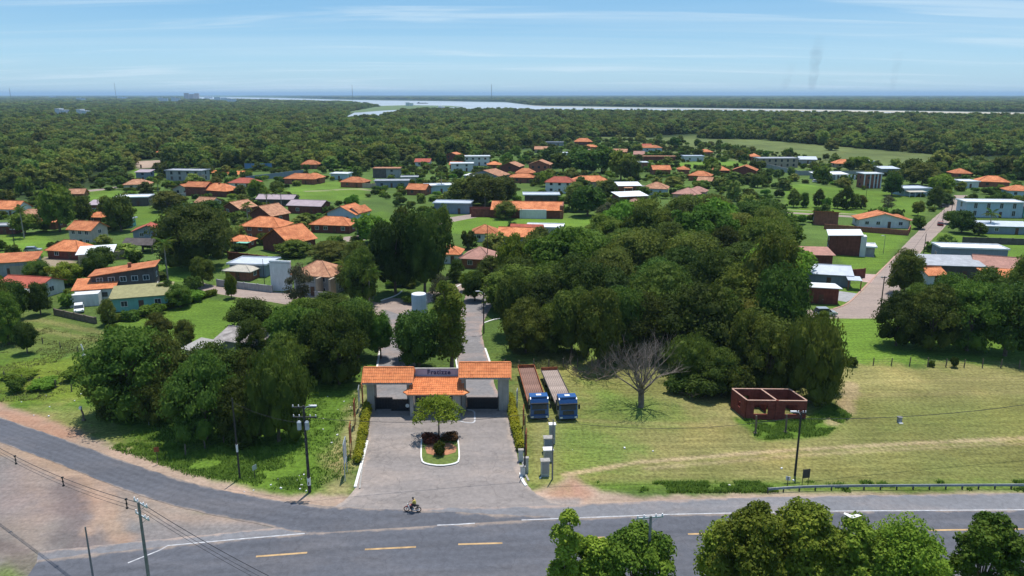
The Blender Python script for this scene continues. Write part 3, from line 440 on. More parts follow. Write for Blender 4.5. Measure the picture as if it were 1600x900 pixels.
def crown(name, seed, W_, z0, z1, kind, nleaf, size, m, nl=14, corescale=.7):
    rr = random.Random(seed); cs, rs = [], []; zc = (z0 + z1) / 2; hh = (z1 - z0) / 2; Rr = W_ / 2
    for i in range(nl):
        a = i * 2.399 + rr.uniform(-.4, .4); t = (i + .5) / nl
        if kind == 'round': el = math.asin(2 * t - 1) * .9; k = rr.uniform(.5, .74); c = (Rr * k * math.cos(el) * math.cos(a), Rr * k * math.cos(el) * math.sin(a), zc + hh * .66 * math.sin(el) + rr.uniform(-.1, .1) * hh); q = rr.uniform(.30, .46); r = (Rr * q, Rr * q, hh * q * 1.05)
        elif kind == 'umbrella': k = math.sqrt(t) * rr.uniform(.66, .86); c = (Rr * k * math.cos(a), Rr * k * math.sin(a), z1 - hh * (.3 + 1.6 * k * k) + rr.uniform(-.2, .14) * hh); q = rr.uniform(.24, .40); r = (Rr * q, Rr * q, hh * q * .85)
        elif kind == 'weep': el = math.asin(2 * t - 1); k = rr.uniform(.5, .72); c = (Rr * k * math.cos(el) * math.cos(a), Rr * k * math.cos(el) * math.sin(a), zc + hh * .5 * math.sin(el)); q = rr.uniform(.3, .42); r = (Rr * q, Rr * q, hh * q * 1.5)
        elif kind == 'loose': k = math.sqrt(t) * rr.uniform(.6, .98); c = (Rr * k * math.cos(a), Rr * k * math.sin(a), z1 - hh * (.25 + 1.0 * k * k) + rr.uniform(-.45, .2) * hh); q = rr.uniform(.13, .26); r = (Rr * q, Rr * q, Rr * q * .8)
        elif kind == 'tall': c = (Rr * rr.uniform(.2, .55) * math.cos(a), Rr * rr.uniform(.2, .55) * math.sin(a), z0 + (z1 - z0) * (.08 + .84 * t)); q = rr.uniform(.35, .6) * (1.1 - .4 * t); r = (Rr * q, Rr * q, Rr * q * 1.1)
        else: k = rr.uniform(.3, .62); c = (Rr * k * math.cos(a), Rr * k * math.sin(a), z0 + (z1 - z0) * rr.uniform(.25, .68)); q = rr.uniform(.3, .5); r = (Rr * q, Rr * q, (z1 - z0) * q * .7)
        cs.append(c); rs.append(r)
    if kind in ('round', 'umbrella', 'weep'):
        for i in range(9):
            a = i * .7 + rr.uniform(-.3, .3); k = rr.uniform(.3, .7); q = rr.uniform(.26, .4); cs.append((Rr * k * math.cos(a), Rr * k * math.sin(a), z0 + hh * rr.uniform(.12, .5))); rs.append((Rr * q, Rr * q, hh * q * 1.1))
        nl += 9
    # small outliers break the outline
    for i in range(nl // 2):
        j = rr.randrange(nl); a = rr.uniform(0, 6.28); c = cs[j]; r = rs[j]; q = rr.uniform(.35, .5); cs.append((c[0] + r[0] * math.cos(a), c[1] + r[1] * math.sin(a), c[2] + r[2] * rr.uniform(-.2, .9))); rs.append(tuple(x * q for x in r))
    V = leaves(cs, rs, nleaf, size, seed=seed, narrow=.45 if kind == 'weep' else 1, droop=.55 if kind == 'weep' else 0, nb=.5, shell=(.25, 1.4) if kind == 'loose' else (.5, 1.15))
    tris = []
    if corescale:
        for i in range(nl): tris += core(cs[i], rs[i], corescale, seed * 31 + i)
    nq = len(V) // 4; T = np.array(tris) if tris else np.zeros((0, 3)); ntr = len(T) // 3
    me = bpy.data.meshes.new(name); A = np.concatenate([V, T]); me.vertices.add(len(A)); me.vertices.foreach_set('co', A.astype(np.float32).ravel())
    me.loops.add(len(A)); me.loops.foreach_set('vertex_index', np.arange(len(A), dtype=np.int32)); me.polygons.add(nq + ntr)
    me.polygons.foreach_set('loop_start', np.concatenate([np.arange(nq) * 4, nq * 4 + np.arange(ntr) * 3]).astype(np.int32)); me.materials.append(MATS[m]); me.update(calc_edges=True)
    return me, cs
def trunk(name, cs, z0, z1, r0, m, n=5, seed=0, lean=.3):
    rr = random.Random(seed); mb = MB(); fx, fy = rr.uniform(-lean, lean), rr.uniform(-lean, lean); fz = z0 + (z1 - z0) * .15
    mb.tube([(0, 0, -.2), (fx * .3, fy * .3, fz * .5), (fx, fy, fz)], [r0 * 1.25, r0, r0 * .8], 7)
    for c in sorted(cs, key=lambda c: -c[2])[:n * 2:2] + cs[:n]:
        mid = Vector((fx, fy, fz)).lerp(Vector(c), .5) + Vector((rr.uniform(-.3, .3), rr.uniform(-.3, .3), rr.uniform(-.2, .4)))
        mb.tube([(fx, fy, fz - .2), mid, c], [r0 * .55, r0 * .32, r0 * .12], 5)
    return mb.mesh(name, m)
PROTO = {}
def proto(key, kind, W_, H_, base, nleaf, size, m, seed, bark='bark', nl=14, cs=.7, r0=.28):
    me, c = crown('crown', seed, W_, H_ * base, H_, kind, nleaf, size, m, nl, cs); PROTO[key] = (me, trunk('trunk', c[:nl], H_ * base, H_, r0, bark, seed=seed), W_, H_)
def lod(tag, nl_, sz):
    proto('round_a' + tag, 'round', 10, 9, .16, nl_, sz, 'leaf_dark', 11, nl=18); proto('round_b' + tag, 'round', 10, 9, .2, nl_, sz, 'leaf_mid', 12, nl=15); proto('round_c' + tag, 'round', 10, 9, .14, nl_, sz, 'leaf_dark', 13, nl=22)
    proto('umb_a' + tag, 'umbrella', 12, 9, .10, nl_, sz * .85, 'leaf_olive', 21, nl=26, cs=.62); proto('umb_b' + tag, 'umbrella', 12, 9, .08, nl_, sz * .85, 'leaf_mid', 22, nl=30, cs=.62); proto('umb_c' + tag, 'umbrella', 12, 9, .06, nl_, sz * .85, 'leaf_dark', 23, nl=32, cs=.62)
    proto('weep' + tag, 'weep', 10, 9, .08, nl_, sz * 1.5, 'leaf_dark', 31, nl=20); proto('tall' + tag, 'tall', 5, 12, .12, nl_ // 2, sz, 'leaf_mid', 41, nl=12, cs=.5)
    proto('bright' + tag, 'round', 8, 7, .14, nl_, sz, 'leaf_bright', 51, nl=14); proto('grey' + tag, 'umbrella', 9, 8, .25, nl_ // 2, sz * .8, 'leaf_grey', 61, bark='bark_pale', nl=18, cs=.35)
    proto('airy' + tag, 'loose', 7, 5.5, .3, nl_ // 2, sz * .7, 'leaf_bright', 81, nl=40, cs=.4, r0=.12); proto('bush' + tag, 'bush', 4, 2.6, .02, nl_ // 4, sz * .8, 'leaf_mid', 71, nl=9); proto('bushdark' + tag, 'bush', 4, 2.6, .02, nl_ // 4, sz * .8, 'leaf_dark', 72, nl=9); proto('bushred' + tag, 'bush', 4, 2.6, .02, nl_ // 4, sz * .8, 'leaf_red', 74, nl=9); proto('bushbright' + tag, 'bush', 4, 2.6, .02, nl_ // 4, sz * .8, 'leaf_bright', 73, nl=9)
lod('@n', 9000, .22); lod('@m', 3200, .34); lod('@f', 1100, .55)
# palm
def frond_mesh(L_, n, wd):
    V = []; g = random.Random(5)
    for i in range(n):
        t = (i + 1) / n; x = L_ * t * (1 - .12 * t); z = L_ * (.35 * t - .75 * t * t)
        w = wd * math.sin(math.pi * min(1, .15 + t * .85)) + .05; st = L_ / n * .8
        for s in (-1, 1): V += [(x, 0, z), (x + st * .9, 0, z), (x + st * 1.7, s * w, z - w * .5 - g.uniform(0, .08)), (x + st * .9, s * w * .8, z - w * .45)]
    return quads_mesh('frond', np.array(V), 4, 'leaf_mid')
FROND = frond_mesh(2.6, 16, .55); FROND_OLD = frond_mesh(2.2, 12, .4)
def palm(px, py, hpx, label, seed, wide=1.0):
    x, y = P(px, py); h = hpx / sc(py) / .95; rr = random.Random(seed); t = thing('palm_tree', label, 'palm tree', (x, y, 0), rr.uniform(0, 6), 'palm trees among the houses')
    mb = MB(); lx = rr.uniform(-.4, .4); z = h * .8; mb.tube([(0, 0, -.1), (lx * .5, 0, z * .5), (lx, 0, z)], [.2, .16, .13], 7); mb.obj('trunk', 'bark_pale', t)
    n = 18
    for i in range(n):
        o = obj('frond', FROND, t, (lx, 0, z)); up = rr.choice((-.95, -.5, -.15, .2, .45)); o.rotation_euler = (0, up, i * 6.283 / n + rr.uniform(-.15, .15)); s = wide * rr.uniform(.85, 1.1); o.scale = (s, s, s)
    TREES.append((px, py)); return t
TREES = []; OCC = []       # OCC: world (x, y, r) of placed things
NUM = {2: 'two', 3: 'three', 4: 'four', 5: 'five', 6: 'six', 7: 'seven', 8: 'eight', 9: 'nine'}
TREEOBJ = []
def tree(px, py, wpx, hpx, kind, label=None, rz=None, group=None, dy=0):
    """crown width and full height in px of the photograph; base on ground at px, py"""
    s = sc(py); x, y = P(px, py); tag = '@n' if py > 430 or wpx > 75 else ('@m' if py > 285 else '@f')
    cm, tm, W_, H_ = PROTO[kind + tag]; sx = wpx / s / W_ * .93; sz = hpx / s / .93 / H_
    bush = kind.startswith('bush')
    t = thing('shrub' if bush else 'tree', label or '', 'shrub' if bush else 'tree', (x, y, 0), random.uniform(0, 6.28) if rz is None else rz, group)
    t.scale = (sx, sx * random.uniform(.9, 1.1), sz)
    obj('crown', cm, t)
    if not bush: obj('trunk', tm, t)
    if not label: TREEOBJ.append((t, px, py, kind, wpx / s, hpx / s))
    OCC.append((x, y, wpx / s * .35)); return t
# ------------------------------------------------------------------ houses
CACHE = {}
def boxmesh(name, d, m):
    k = (name, tuple(round(q, 2) for q in d), m)
    if k not in CACHE: CACHE[k] = MB().box((0, 0, 0), d).mesh(name, m)
    return CACHE[k]
def winframe(w, h, m):
    k = ('fr', round(w, 2), round(h, 2), m)
    if k not in CACHE:
        mb = MB(); q = .09
        mb.box((0, 0, h / 2), (w + q, .1, q)); mb.box((0, 0, -h / 2), (w + q, .14, q)); mb.box((-w / 2, 0, 0), (q, .1, h - q)); mb.box((w / 2, 0, 0), (q, .1, h - q)); mb.box((0, -.01, 0), (.05, .08, h - q)); CACHE[k] = mb.mesh('frame', m)
    return CACHE[k]
def window(par, x, y, z, w, h, face, near, fm='frame_white'):
    """face: 0 front(-y) 1 right(+x) 2 back 3 left"""
    rz = (0, R(90), R(180), R(-90))[face]
    o = obj('window', boxmesh('window', (w, .06, h), 'glass'), par, (x, y, z), rz)
    if near: obj('frame', winframe(w, h, fm), o, (0, -.02, 0))
    return o
def roofmesh(kind, w, d, rise, ov, th=.14):
    """local footprint x +-w/2, y 0..d, eaves at z=0"""
    x0, x1, y0, y1 = -w / 2 - ov, w / 2 + ov, -ov, d + ov; k = rise * (1 + 2 * ov / max(.1, d if kind != 'gable_y' else w)); drop = -rise * ov * 2 / (d if kind != 'gable_y' else w); mb = MB()
    def slab(q):
        a = [Vector(p) for p in q]; dn = Vector((0, 0, -th)); n = len(a)
        mb.add(a + [p + dn for p in a], [tuple(range(n)), tuple(range(n, 2 * n))[::-1]] + [(i, n + i, n + (i + 1) % n, (i + 1) % n) for i in range(n)])
    ym = (y0 + y1) / 2; e = drop
    if kind == 'gable':     # ridge along x
        slab([(x0, y0, e), (x1, y0, e), (x1, ym, rise), (x0, ym, rise)]); slab([(x0, ym, rise + .004), (x1, ym, rise + .004), (x1, y1, e), (x0, y1, e)])
        cap = [(x0, ym, rise + .05), (x1, ym, rise + .05)]
    elif kind == 'gable_y':
        slab([(x0, y0, e), (0, y0, rise), (0, y1, rise), (x0, y1, e)]); slab([(0, y0, rise + .004), (x1, y0, e), (x1, y1, e), (0, y1, rise + .004)]); cap = [(0, y0, rise + .05), (0, y1, rise + .05)]
    elif kind == 'hip':
        q = min((y1 - y0) / 2, (x1 - x0) / 2) * .98; ra, rb = (x0 + q, ym, rise), (x1 - q, ym, rise)
        slab([(x0, y0, e), (x1, y0, e), rb, ra]); slab([(x1, y1, e), (x0, y1, e), ra, rb]); slab([(x1, y0, e), (x1, y1, e), rb]); slab([(x0, y1, e), (x0, y0, e), ra]); cap = [(x0, y0, e + .06), ra, rb, (x1, y0, e + .06)]
    elif kind == 'shed': slab([(x0, y0, 0), (x1, y0, 0), (x1, y1, rise), (x0, y1, rise)]); cap = None
    elif kind == 'shed_x': slab([(x0, y0, 0), (x1, y0, rise), (x1, y1, rise), (x0, y1, 0)]); cap = None
    elif kind == 'shed_back': slab([(x0, y0, rise), (x1, y0, rise), (x1, y1, 0), (x0, y1, 0)]); cap = None
    else:                   # flat slab with parapet upstand
        slab([(x0, y0, .12), (x1, y0, .12), (x1, y1, .12), (x0, y1, .12)]); cap = None
        for a, b, c, dd in ((x0, x1, y0, y0 + .15), (x0, x1, y1 - .15, y1), (x0, x0 + .15, y0 + .15, y1 - .15), (x1 - .15, x1, y0 + .15, y1 - .15)): mb.b2(a, b, c, dd, .124, .38)
    return mb, cap
def wallmesh(kind, w, d, h, rise):
    x0, x1 = -w / 2, w / 2; e = -.16; mb = MB()
    if kind == 'gable': pr = [(0, h + e), (d / 2, h + rise + e), (d, h + e)]
    if kind in ('gable', ):
        sec = [(0, -.1)] + pr + [(d, -.1)]; vs = [(x0, a, b) for a, b in sec] + [(x1, a, b) for a, b in sec]; n = 5
        mb.add(vs, [(0, 1, 2, 3, 4)[::1], tuple(n + i for i in (4, 3, 2, 1, 0))] + [(n + 0, n + 1, 1, 0), (n + 1, n + 2, 2, 1), (n + 2, n + 3, 3, 2), (n + 3, n + 4, 4, 3)])
    elif kind == 'gable_y':
        sec = [(x0, -.1), (x1, -.1), (x1, h + e), (0, h + rise + e), (x0, h + e)]; vs = [(a, 0, b) for a, b in sec] + [(a, d, b) for a, b in sec]
        mb.add(vs, [(0, 1, 2, 3, 4), (9, 8, 7, 6, 5), (1, 6, 7, 2), (2, 7, 8, 3), (3, 8, 9, 4), (4, 9, 5, 0)])
    else:
        zf = {'shed': (0, rise, rise, 0), 'shed_x': (0, 0, rise, rise), 'shed_back': (rise, 0, 0, rise)}.get(kind, (0, 0, 0, 0))   # (x0y0),(x0y1),(x1y1),(x1y0)
        q = [(x0, 0), (x0, d), (x1, d), (x1, 0)]; vs = [(a, b, -.1) for a, b in q] + [(a, b, h + e + .02 + z) for (a, b), z in zip(q, zf)]
        mb.add(vs, [(0, 1, 2, 3), (7, 6, 5, 4), (0, 3, 7, 4), (3, 2, 6, 7), (2, 1, 5, 6), (1, 0, 4, 5)])
    return mb
HOUSES = []
def house(px, py, wpx, h, d, rz, kind, rise, rm, wm_, label, cat='house', ov=.55, win=2, storeys=1, door=True, extra=(), side=1, name='house', wm2=None, zbase=0, wh=1.1, group=None):
    """px, py: middle of the front wall's foot; wpx: width of the front in px; h, d, rise in metres"""
    s = sc(py); w = wpx / s; x, y = P(px, py); near = py > 330; r = R(rz)
    if name == 'house': w *= .96; d *= .88
    t = thing(name, label, cat, (x, y, 0), r, group)
    wallmesh(kind, w, d, h, rise).obj('wall', wm_, t)
    mb, cap = roofmesh(kind, w, d, rise, ov); rf = mb.obj('roof', rm, t, (0, 0, h))
    if cap and py > 260:
        c = MB(); c.tube(cap, .11, 5); c.obj('ridge_cap', rm, rf)
    fh = h / storeys; ww = 1.2 if w > 6 else .9
    for st in range(storeys):
        zc = st * fh + min(1.55, fh * .58)
        for i in range(win):
            wx = -w / 2 + w * (i + .7) / (win + .4)
            if door and st == 0 and i == win // 2: continue
            window(t, wx, -.035, zc, ww, wh, 0, near)
        ns = 1 if d < 8 else 2
        for i in range(ns if side else 0):
            wy = d * (i + .6) / (ns + .2); window(t, w / 2 + .035, wy, zc, ww, wh, 1, near); window(t, -w / 2 - .035, wy, zc, ww, wh, 3, near)
    if door:
        wx = -w / 2 + w * (win // 2 + .7) / (win + .4); o = obj('door', boxmesh('door', (.95, .08, 2.05), 'wood_door'), t, (wx, -.045, 1.03))
        if near: obj('handle', boxmesh('handle', (.12, .06, .06), 'galvanised'), o, (.35, -.07, 0))
    for e in extra: e(t, w, d, h)
    OCC.append((x - math.sin(r) * d / 2, y + math.cos(r) * d / 2, max(w, d) * .62)); HOUSES.append(t); return t
def wing(x, y, w, d, h, kind, rise, rm, wm_, ov=.5, rz=0, win=1):
    """a lower or higher wing, in the house's own frame"""
    def f(t, W0, D0, H0):
        M = Matrix.Translation((x, y, 0)) @ Matrix.Rotation(R(rz), 4, 'Z')
        a = wallmesh(kind, w, d, h, rise).obj('wing_wall', wm_, t); a.matrix_local = M
        mb, cap = roofmesh(kind, w, d, rise, ov); b = mb.obj('wing_roof', rm, t); b.matrix_local = M @ Matrix.Translation((0, 0, h + .003))
        for i in range(win): window(a, -w / 2 + w * (i + .5) / win, -.035, min(1.5, h * .55), min(1.2, w * .4), 1.0, 0, False)
    return f
def chimney(x, y, h, m='brick'):
    def f(t, w, d, H0): MB().box((x, y, H0 + h / 2), (.6, .6, h)).box((x, y, H0 + h + .06), (.75, .75, .12)).obj('chimney', m, t)
    return f
def porch(x0, x1, depth, h, m='tile', pm='white_wall'):
    def f(t, w, d, H0):
        o = MB(); o.add([(x0, -depth, h - .3), (x1, -depth, h - .3), (x1, -.01, h), (x0, -.01, h), (x0, -depth, h - .42), (x1, -depth, h - .42), (x1, -.01, h - .12), (x0, -.01, h - .12)], [(0, 1, 2, 3), (7, 6, 5, 4), (0, 4, 5, 1), (1, 5, 6, 2), (2, 6, 7, 3), (3, 7, 4, 0)]); o.obj('porch_roof', m, t)
        n = max(2, int((x1 - x0) / 2.6) + 1)
        for i in range(n): obj('post', boxmesh('post', (.2, .2, round(h - .4, 1)), pm), t, (x0 + .2 + (x1 - x0 - .4) * i / (n - 1), -depth + .2, (h - .4) / 2))
    return f
def slabwall(x, y, w, d, h, m, name='wing_wall'):
    def f(t, W0, D0, H0): MB().b2(x - w / 2, x + w / 2, y, y + d, -.1, h).obj(name, m, t)
    return f
def tank(x, y, z):
    def f(t, w, d, H0):
        mb = MB(); mb.tube([(x, y, H0 + z), (x, y, H0 + z + 1.1), (x, y, H0 + z + 1.3)], [.6, .6, .3], 12); mb.obj('water_tank', 'tank_blue', t)
    return f
def fencewall(pts, h, m, label, cat='wall', name='boundary_wall', th=.2, piers=True):
    p = PL(pts); c = p[0]; t = thing(name, label, cat, (c[0], c[1], 0)); mb = MB(); pm = MB(); cp = MB()
    for a, b in zip(p, p[1:]):
        dx, dy = b[0] - a[0], b[1] - a[1]; L_ = math.hypot(dx, dy); an = math.atan2(dy, dx); mx_, my_ = (a[0] + b[0]) / 2 - c[0], (a[1] + b[1]) / 2 - c[1]
        mb.box((mx_, my_, h / 2 - .05), (L_, th, h + .1), an); cp.box((mx_, my_, h + .04), (L_, th + .08, .08), an); n = max(1, int(L_ / 3.2))
        if piers:
            for i in range(n + 1): obj('pier', boxmesh('pier', (.32, .32, round(h + .2, 1)), m), t, (a[0] - c[0] + dx * i / n, a[1] - c[1] + dy * i / n, (h + .2) / 2 - .02), an)
        OCC.append((mx_ + c[0], my_ + c[1], L_ * .3))
    mb.obj('wall', m, t); cp.obj('coping', m, t); return t
H = house
# far left
H(10, 338, 40, 3, 8, -8, 'gable', 2.2, 'tile', 'white_wall', 'orange gable roofed house cut off by the left edge, beyond the dark street pole')
H(50, 350, 44, 3, 7, 12, 'hip', 1.8, 'tile_old', 'pink_wall', 'faded pinkish hip roofed house right of the house at the left edge, palm in front')
H(8, 366, 34, 2.6, 5, 5, 'flat', 0, 'grey_roof', 'brick_dark', 'low dark red brick house with flat top at the left edge behind a lawn', win=1)
H(128, 385, 44, 5.2, 7, -14, 'gable', 1.8, 'tile', 'cream_wall', 'two storey cream house with bright orange gable roof left of the slatted gazebo', storeys=2, win=3)
H(100, 405, 58, 2.7, 7, -10, 'hip', 2.0, 'tile', 'brick_dark', 'low house with broad orange hip roof in front of the two storey cream house', porch and 0 or .55)
H(150, 411, 48, 2.6, 7, 20, 'shed', .9, 'white_roof', 'tan_wall', 'tan walled shed with sloping white metal roof', 'shed', win=0, door=False)
H(16, 432, 76, 3.6, 6, 18, 'shed', 1.2, 'tile', 'grey_wall', 'grey block house with long orange lean-to roof at the left edge beside a round tree', win=1, extra=(slabwall(2.5, -.4, 4.5, .35, 2.6, 'tan_wall'),))
H(30, 466, 78, 2.8, 8, -12, 'gable', 1.3, 'tile_red', 'white_wall', 'long low house with red ridge and whitish front roof near the meadow at left', win=2, extra=(porch(-6, 6, 2.6, 2.5, 'white_roof'),))
H(196, 463, 92, 5.0, 7, 17, 'shed_x', 1.4, 'tile', 'dark_wall', 'large two storey house with big orange roof and dark upper band of windows', storeys=2, win=5, extra=(wing(-5.2, -3.0, 7.5, 5, 2.9, 'shed', 1.2, 'tile', 'white_wall', win=2), slabwall(-6.5, -6.4, 5.5, 3.2, 2.6, 'white_wall'), chimney(1, 3, 1.7)))
H(222, 484, 84, 2.9, 7.5, 19, 'shed', .9, 'olive_roof', 'turquoise_wall', 'turquoise walled house with flat olive roof in front of the big orange roofed one', win=3)
H(232, 374, 44, 2.8, 6, 14, 'gable_y', 1.6, 'tile_red', 'slate_wall', 'small house with red and orange roof left of the big feathery tree')
H(192, 356, 22, 2.6, 5, 0, 'flat', 0, 'metal_roof', 'turquoise_wall', 'small pale turquoise flat roofed annex beside the red and orange roof', 'annex', win=1, door=False)
H(120, 312, 22, 2.8, 6, 10, 'gable', 1.5, 'tile_old', 'brick', 'small brick house with faded roof left of the dark block house')
H(154, 334, 28, 3.4, 6, 6, 'shed', 1.1, 'mauve_roof', 'brick_dark', 'maroon house with mauve metal roof among trees at the left')
H(150, 350, 26, 2.7, 5, -8, 'hip', 1.2, 'tile', 'brick_dark', 'small orange roofed house directly below the mauve metal roof')
H(206, 322, 50, 3.4, 8, 8, 'flat', 0, 'white_roof', 'dark_wall', 'dark walled flat building with a white roof panel at the corner of the big lawn', extra=(slabwall(9, 1, 7.5, .3, 2.6, 'grey_wall'),))
H(214, 297, 38, 2.9, 8, 14, 'hip', 1.8, 'tile_old', 'cream_wall', 'house with peach coloured hip roof above the white roofed block building')
H(224, 283, 22, 4.6, 6, 0, 'shed', .8, 'mauve_roof', 'slate_wall', 'small two storey house with magenta roof behind the peach hip roof', storeys=2, win=1)
H(180, 262, 36, 2.6, 9, -6, 'gable', 1.2, 'tile_old', 'dark_wall', 'long brown open shed at the edge of the far left woods', 'shed', win=0)
H(250, 245, 16, 3, 8, 10, 'hip', 1.8, 'tile', 'tan_wall', 'orange roofed house beside the pale blue roof in the left woods')
H(264, 248, 14, 3, 6, 0, 'shed', .8, 'tank_blue', 'white_wall', 'small house with pale blue roof in a clearing of the left woods', win=1)
H(288, 283, 62, 5.2, 9, -7, 'flat', 0, 'grey_roof', 'grey_wall', 'modern grey two storey block with dark square windows left of the orange sports court', storeys=2, win=4, wh=1.6, extra=(slabwall(8.5, -.5, 6, .3, 3.4, 'tan_wall'),))
H(284, 305, 32, 2.9, 9, -16, 'gable_y', 1.8, 'tile', 'cream_wall', 'orange gabled house at the left end of the maroon wall')
H(306, 306, 36, 4.2, 8, -10, 'gable', 1.6, 'tile', 'brick_dark', 'maroon walled house with narrow orange roof in the row right of the gabled one', win=1)
H(334, 307, 54, 2.9, 10, -22, 'hip', 2.4, 'tile', 'brick_dark', 'broad bright orange hip roofed house with a small brick wing', extra=(wing(-9, 0, 5, 4, 2.6, 'hip', 1, 'tile', 'brick'), chimney(0, 4, 2.6)))
H(378, 294, 44, 2.7, 9, -6, 'hip', 1.8, 'tile_red', 'white_wall', 'red hip roofed house right of the broad orange one')
H(318, 326, 30, 2.6, 7, -18, 'gable', 1.5, 'tile_old', 'white_wall', 'small faded roofed house above the hedge at the right end of the long lawn')
H(362, 336, 38, 2.8, 9, -26, 'gable_y', 2.0, 'tile_old', 'brick_dark', 'brick house with peach roof seen over palm leaves')
H(408, 348, 50, 3.0, 9, -30, 'gable_y', 2.8, 'tile_old', 'brick_dark', 'dark brick gable house with peach right slope above two bright orange roofs', win=1)
H(476, 334, 58, 3.2, 9, -12, 'gable', 1.4, 'mauve_roof', 'brick_dark', 'maroon house with pinkish grey metal roof left of the red roofed white house')
H(430, 322, 60, 3.0, 7, -6, 'gable', 1.2, 'mauve_roof', 'dark_wall', 'low dark house with mauve roof behind two palms', win=3)
H(468, 288, 52, 3, 9, -10, 'hip', 2.0, 'tile', 'brick', 'wide orange hip roofed house below the open lawn with a tree on its right', extra=(wing(5, 4, 8, 6, 3.2, 'hip', 1.8, 'tile', 'brick'),))
H(484, 264, 28, 3, 8, 0, 'hip', 2.0, 'tile', 'brick', 'small orange hip roofed house by itself at the edge of the woods')
H(530, 281, 28, 3, 8, -8, 'flat', 0, 'white_roof', 'blue_wall', 'small pale flat roofed house between two orange roofed ones', win=1)
H(550, 293, 40, 2.8, 9, -14, 'hip', 1.9, 'tile', 'brick', 'orange hip roofed house with long brick wall on its right', extra=(slabwall(9, -.2, 7, .25, 2.2, 'tan_wall'),))
H(534, 347, 56, 3.2, 9, -24, 'gable_y', 2.4, 'tile', 'blue_wall', 'white and pale blue house with steep red orange roof in the middle of the village', extra=(wing(3.6, 1.5, 5, 7, 3.6, 'gable_y', 1.6, 'tile', 'blue_wall', win=0),))
H(516, 364, 66, 2.9, 8, -10, 'hip', 1.9, 'tile', 'brick_dark', 'long low brick house with orange hip roof beside the pinkish street', win=4)
H(408, 376, 66, 4.6, 9, -12, 'hip', 2.2, 'tile', 'brick', 'two storey brick house with orange hip roof behind the large maroon gable', storeys=2, win=3)
H(432, 394, 66, 3.4, 10.5, -34, 'gable_y', 3.4, 'tile', 'brick_dark', 'large house with wide maroon gable wall on the right and bright orange roof with chimney', win=0, door=False, extra=(chimney(-2.5, 4.5, 2.6),))
H(374, 388, 34, 2.4, 5, -10, 'hip', 1.1, 'tile', 'brick_dark', 'small orange roofed annex with green awning left of the large maroon gable', extra=(lambda t, w, d, h: MB().b2(.5, 3.9, -2.4, -.02, 2.0, 2.1).obj('awning', 'awning_green', t),))
H(388, 432, 62, 3.0, 8, -8, 'flat', 0, 'metal_roof', 'slate_wall', 'white flat metal roofed house left of the tall white slab', win=2)
H(372, 438, 44, 2.5, 5, -12, 'hip', .8, 'cream_wall', 'brick', 'low brick carport with beige roof by the pinkish street', 'carport', win=1)
H(440, 455, 34, 6.6, .6, -10, 'flat', 0, 'white_roof', 'white_wall', 'tall plain white facade slab standing beside the orange hip roofed villa', 'building', ov=.05, win=0, door=False, side=0, name='facade_building')
H(489, 462, 66, 4.9, 9, -14, 'hip', 2.2, 'tile_old', 'grey_wall', 'two storey villa with peach hip roof and grey pillars right of the white facade slab', storeys=2, win=3, extra=(slabwall(5.5, -2.5, .5, 2.4, 4.6, 'tan_wall', 'pillar'), slabwall(2.5, -2.5, .5, 2.4, 4.6, 'tan_wall', 'pillar'), slabwall(4, -2.8, 4, .25, 1.8, 'grey_wall', 'garden_wall')))
H(604, 278, 42, 4.8, 8, 0, 'flat', 0, 'tile_old', 'grey_wall', 'grey two storey block with one dark half behind bushes', storeys=2, win=2, extra=(slabwall(-3.6, -.3, 7, .25, 5.2, 'dark_wall'),))
H(612, 293, 54, 3, 8, 3, 'flat', 0, 'grey_roof', 'slate_wall', 'low pale grey flat roofed house in front of the grey block', win=3)
H(650, 305, 32, 2.8, 8, -16, 'gable', 1.8, 'tile', 'brick', 'small bright orange roofed house among bushes left of the pale flat roof')
H(690, 302, 50, 3.4, 8, 12, 'flat', 0, 'white_roof', 'blue_wall', 'white flat roofed house behind the big round tree, maroon wall on its left', win=1, extra=(slabwall(-9, 0, 6, .3, 2.6, 'brick_dark'),))
H(660, 260, 24, 3, 7, -6, 'gable', 1.6, 'tile_red', 'white_wall', 'white house with old red roof at the wood edge left of the white villas')
H(706, 254, 28, 4.6, 8, -20, 'gable_y', 1.8, 'tile', 'brick_dark', 'red walled house with small orange roof left of the large white modern villa', storeys=2, win=2)
H(744, 259, 44, 5.6, 8, 4, 'flat', 0, 'white_roof', 'white_wall', 'large white modern two storey villa at the village rear', storeys=2, win=4)
H(722, 268, 36, 4.4, 8, 4, 'flat', 0, 'white_roof', 'white_wall', 'lower white modern house in front of the large white villa', storeys=2, win=2)
H(756, 283, 56, 3.2, 12, -32, 'gable_y', 2.4, 'tile_old', 'slate_wall', 'house with peach left slope and blue grey gable in front of the white villas', win=0, extra=(wing(-6.5, -1.5, 9, 5, 2.6, 'shed', .5, 'white_roof', 'grey_wall', win=0),))
H(796, 272, 32, 4.4, 10, -20, 'gable_y', 2.0, 'tile_old', 'brick_dark', 'maroon walled house with faded roof right of the blue grey gable', storeys=2, win=1)
H(706, 334, 58, 3.8, 8, -6, 'flat', 0, 'metal_roof', 'slate_wall', 'pale blue grey cubic house with flat roof at the end of the pinkish street', win=2, extra=(slabwall(10, .5, 9, .3, 2.6, 'brick_dark'),))
H(822, 341, 112, 3.2, 12, -5, 'gable', 2.1, 'tile', 'brick_dark', 'long maroon brick warehouse with wide orange roof and sunlit-toned brick right end, behind the lawn', cat='warehouse', win=0, door=False, side=0, extra=(slabwall(12.6, -.02, 1.2, 10.8, 4.6, 'brick'), slabwall(-16, 1, 8, .3, 3.0, 'brick_dark'), slabwall(2.5, -.6, 9.5, .5, 3.2, 'white_wall', 'parapet')))  # right end uses the lighter brick colour to paint sunlight on that side
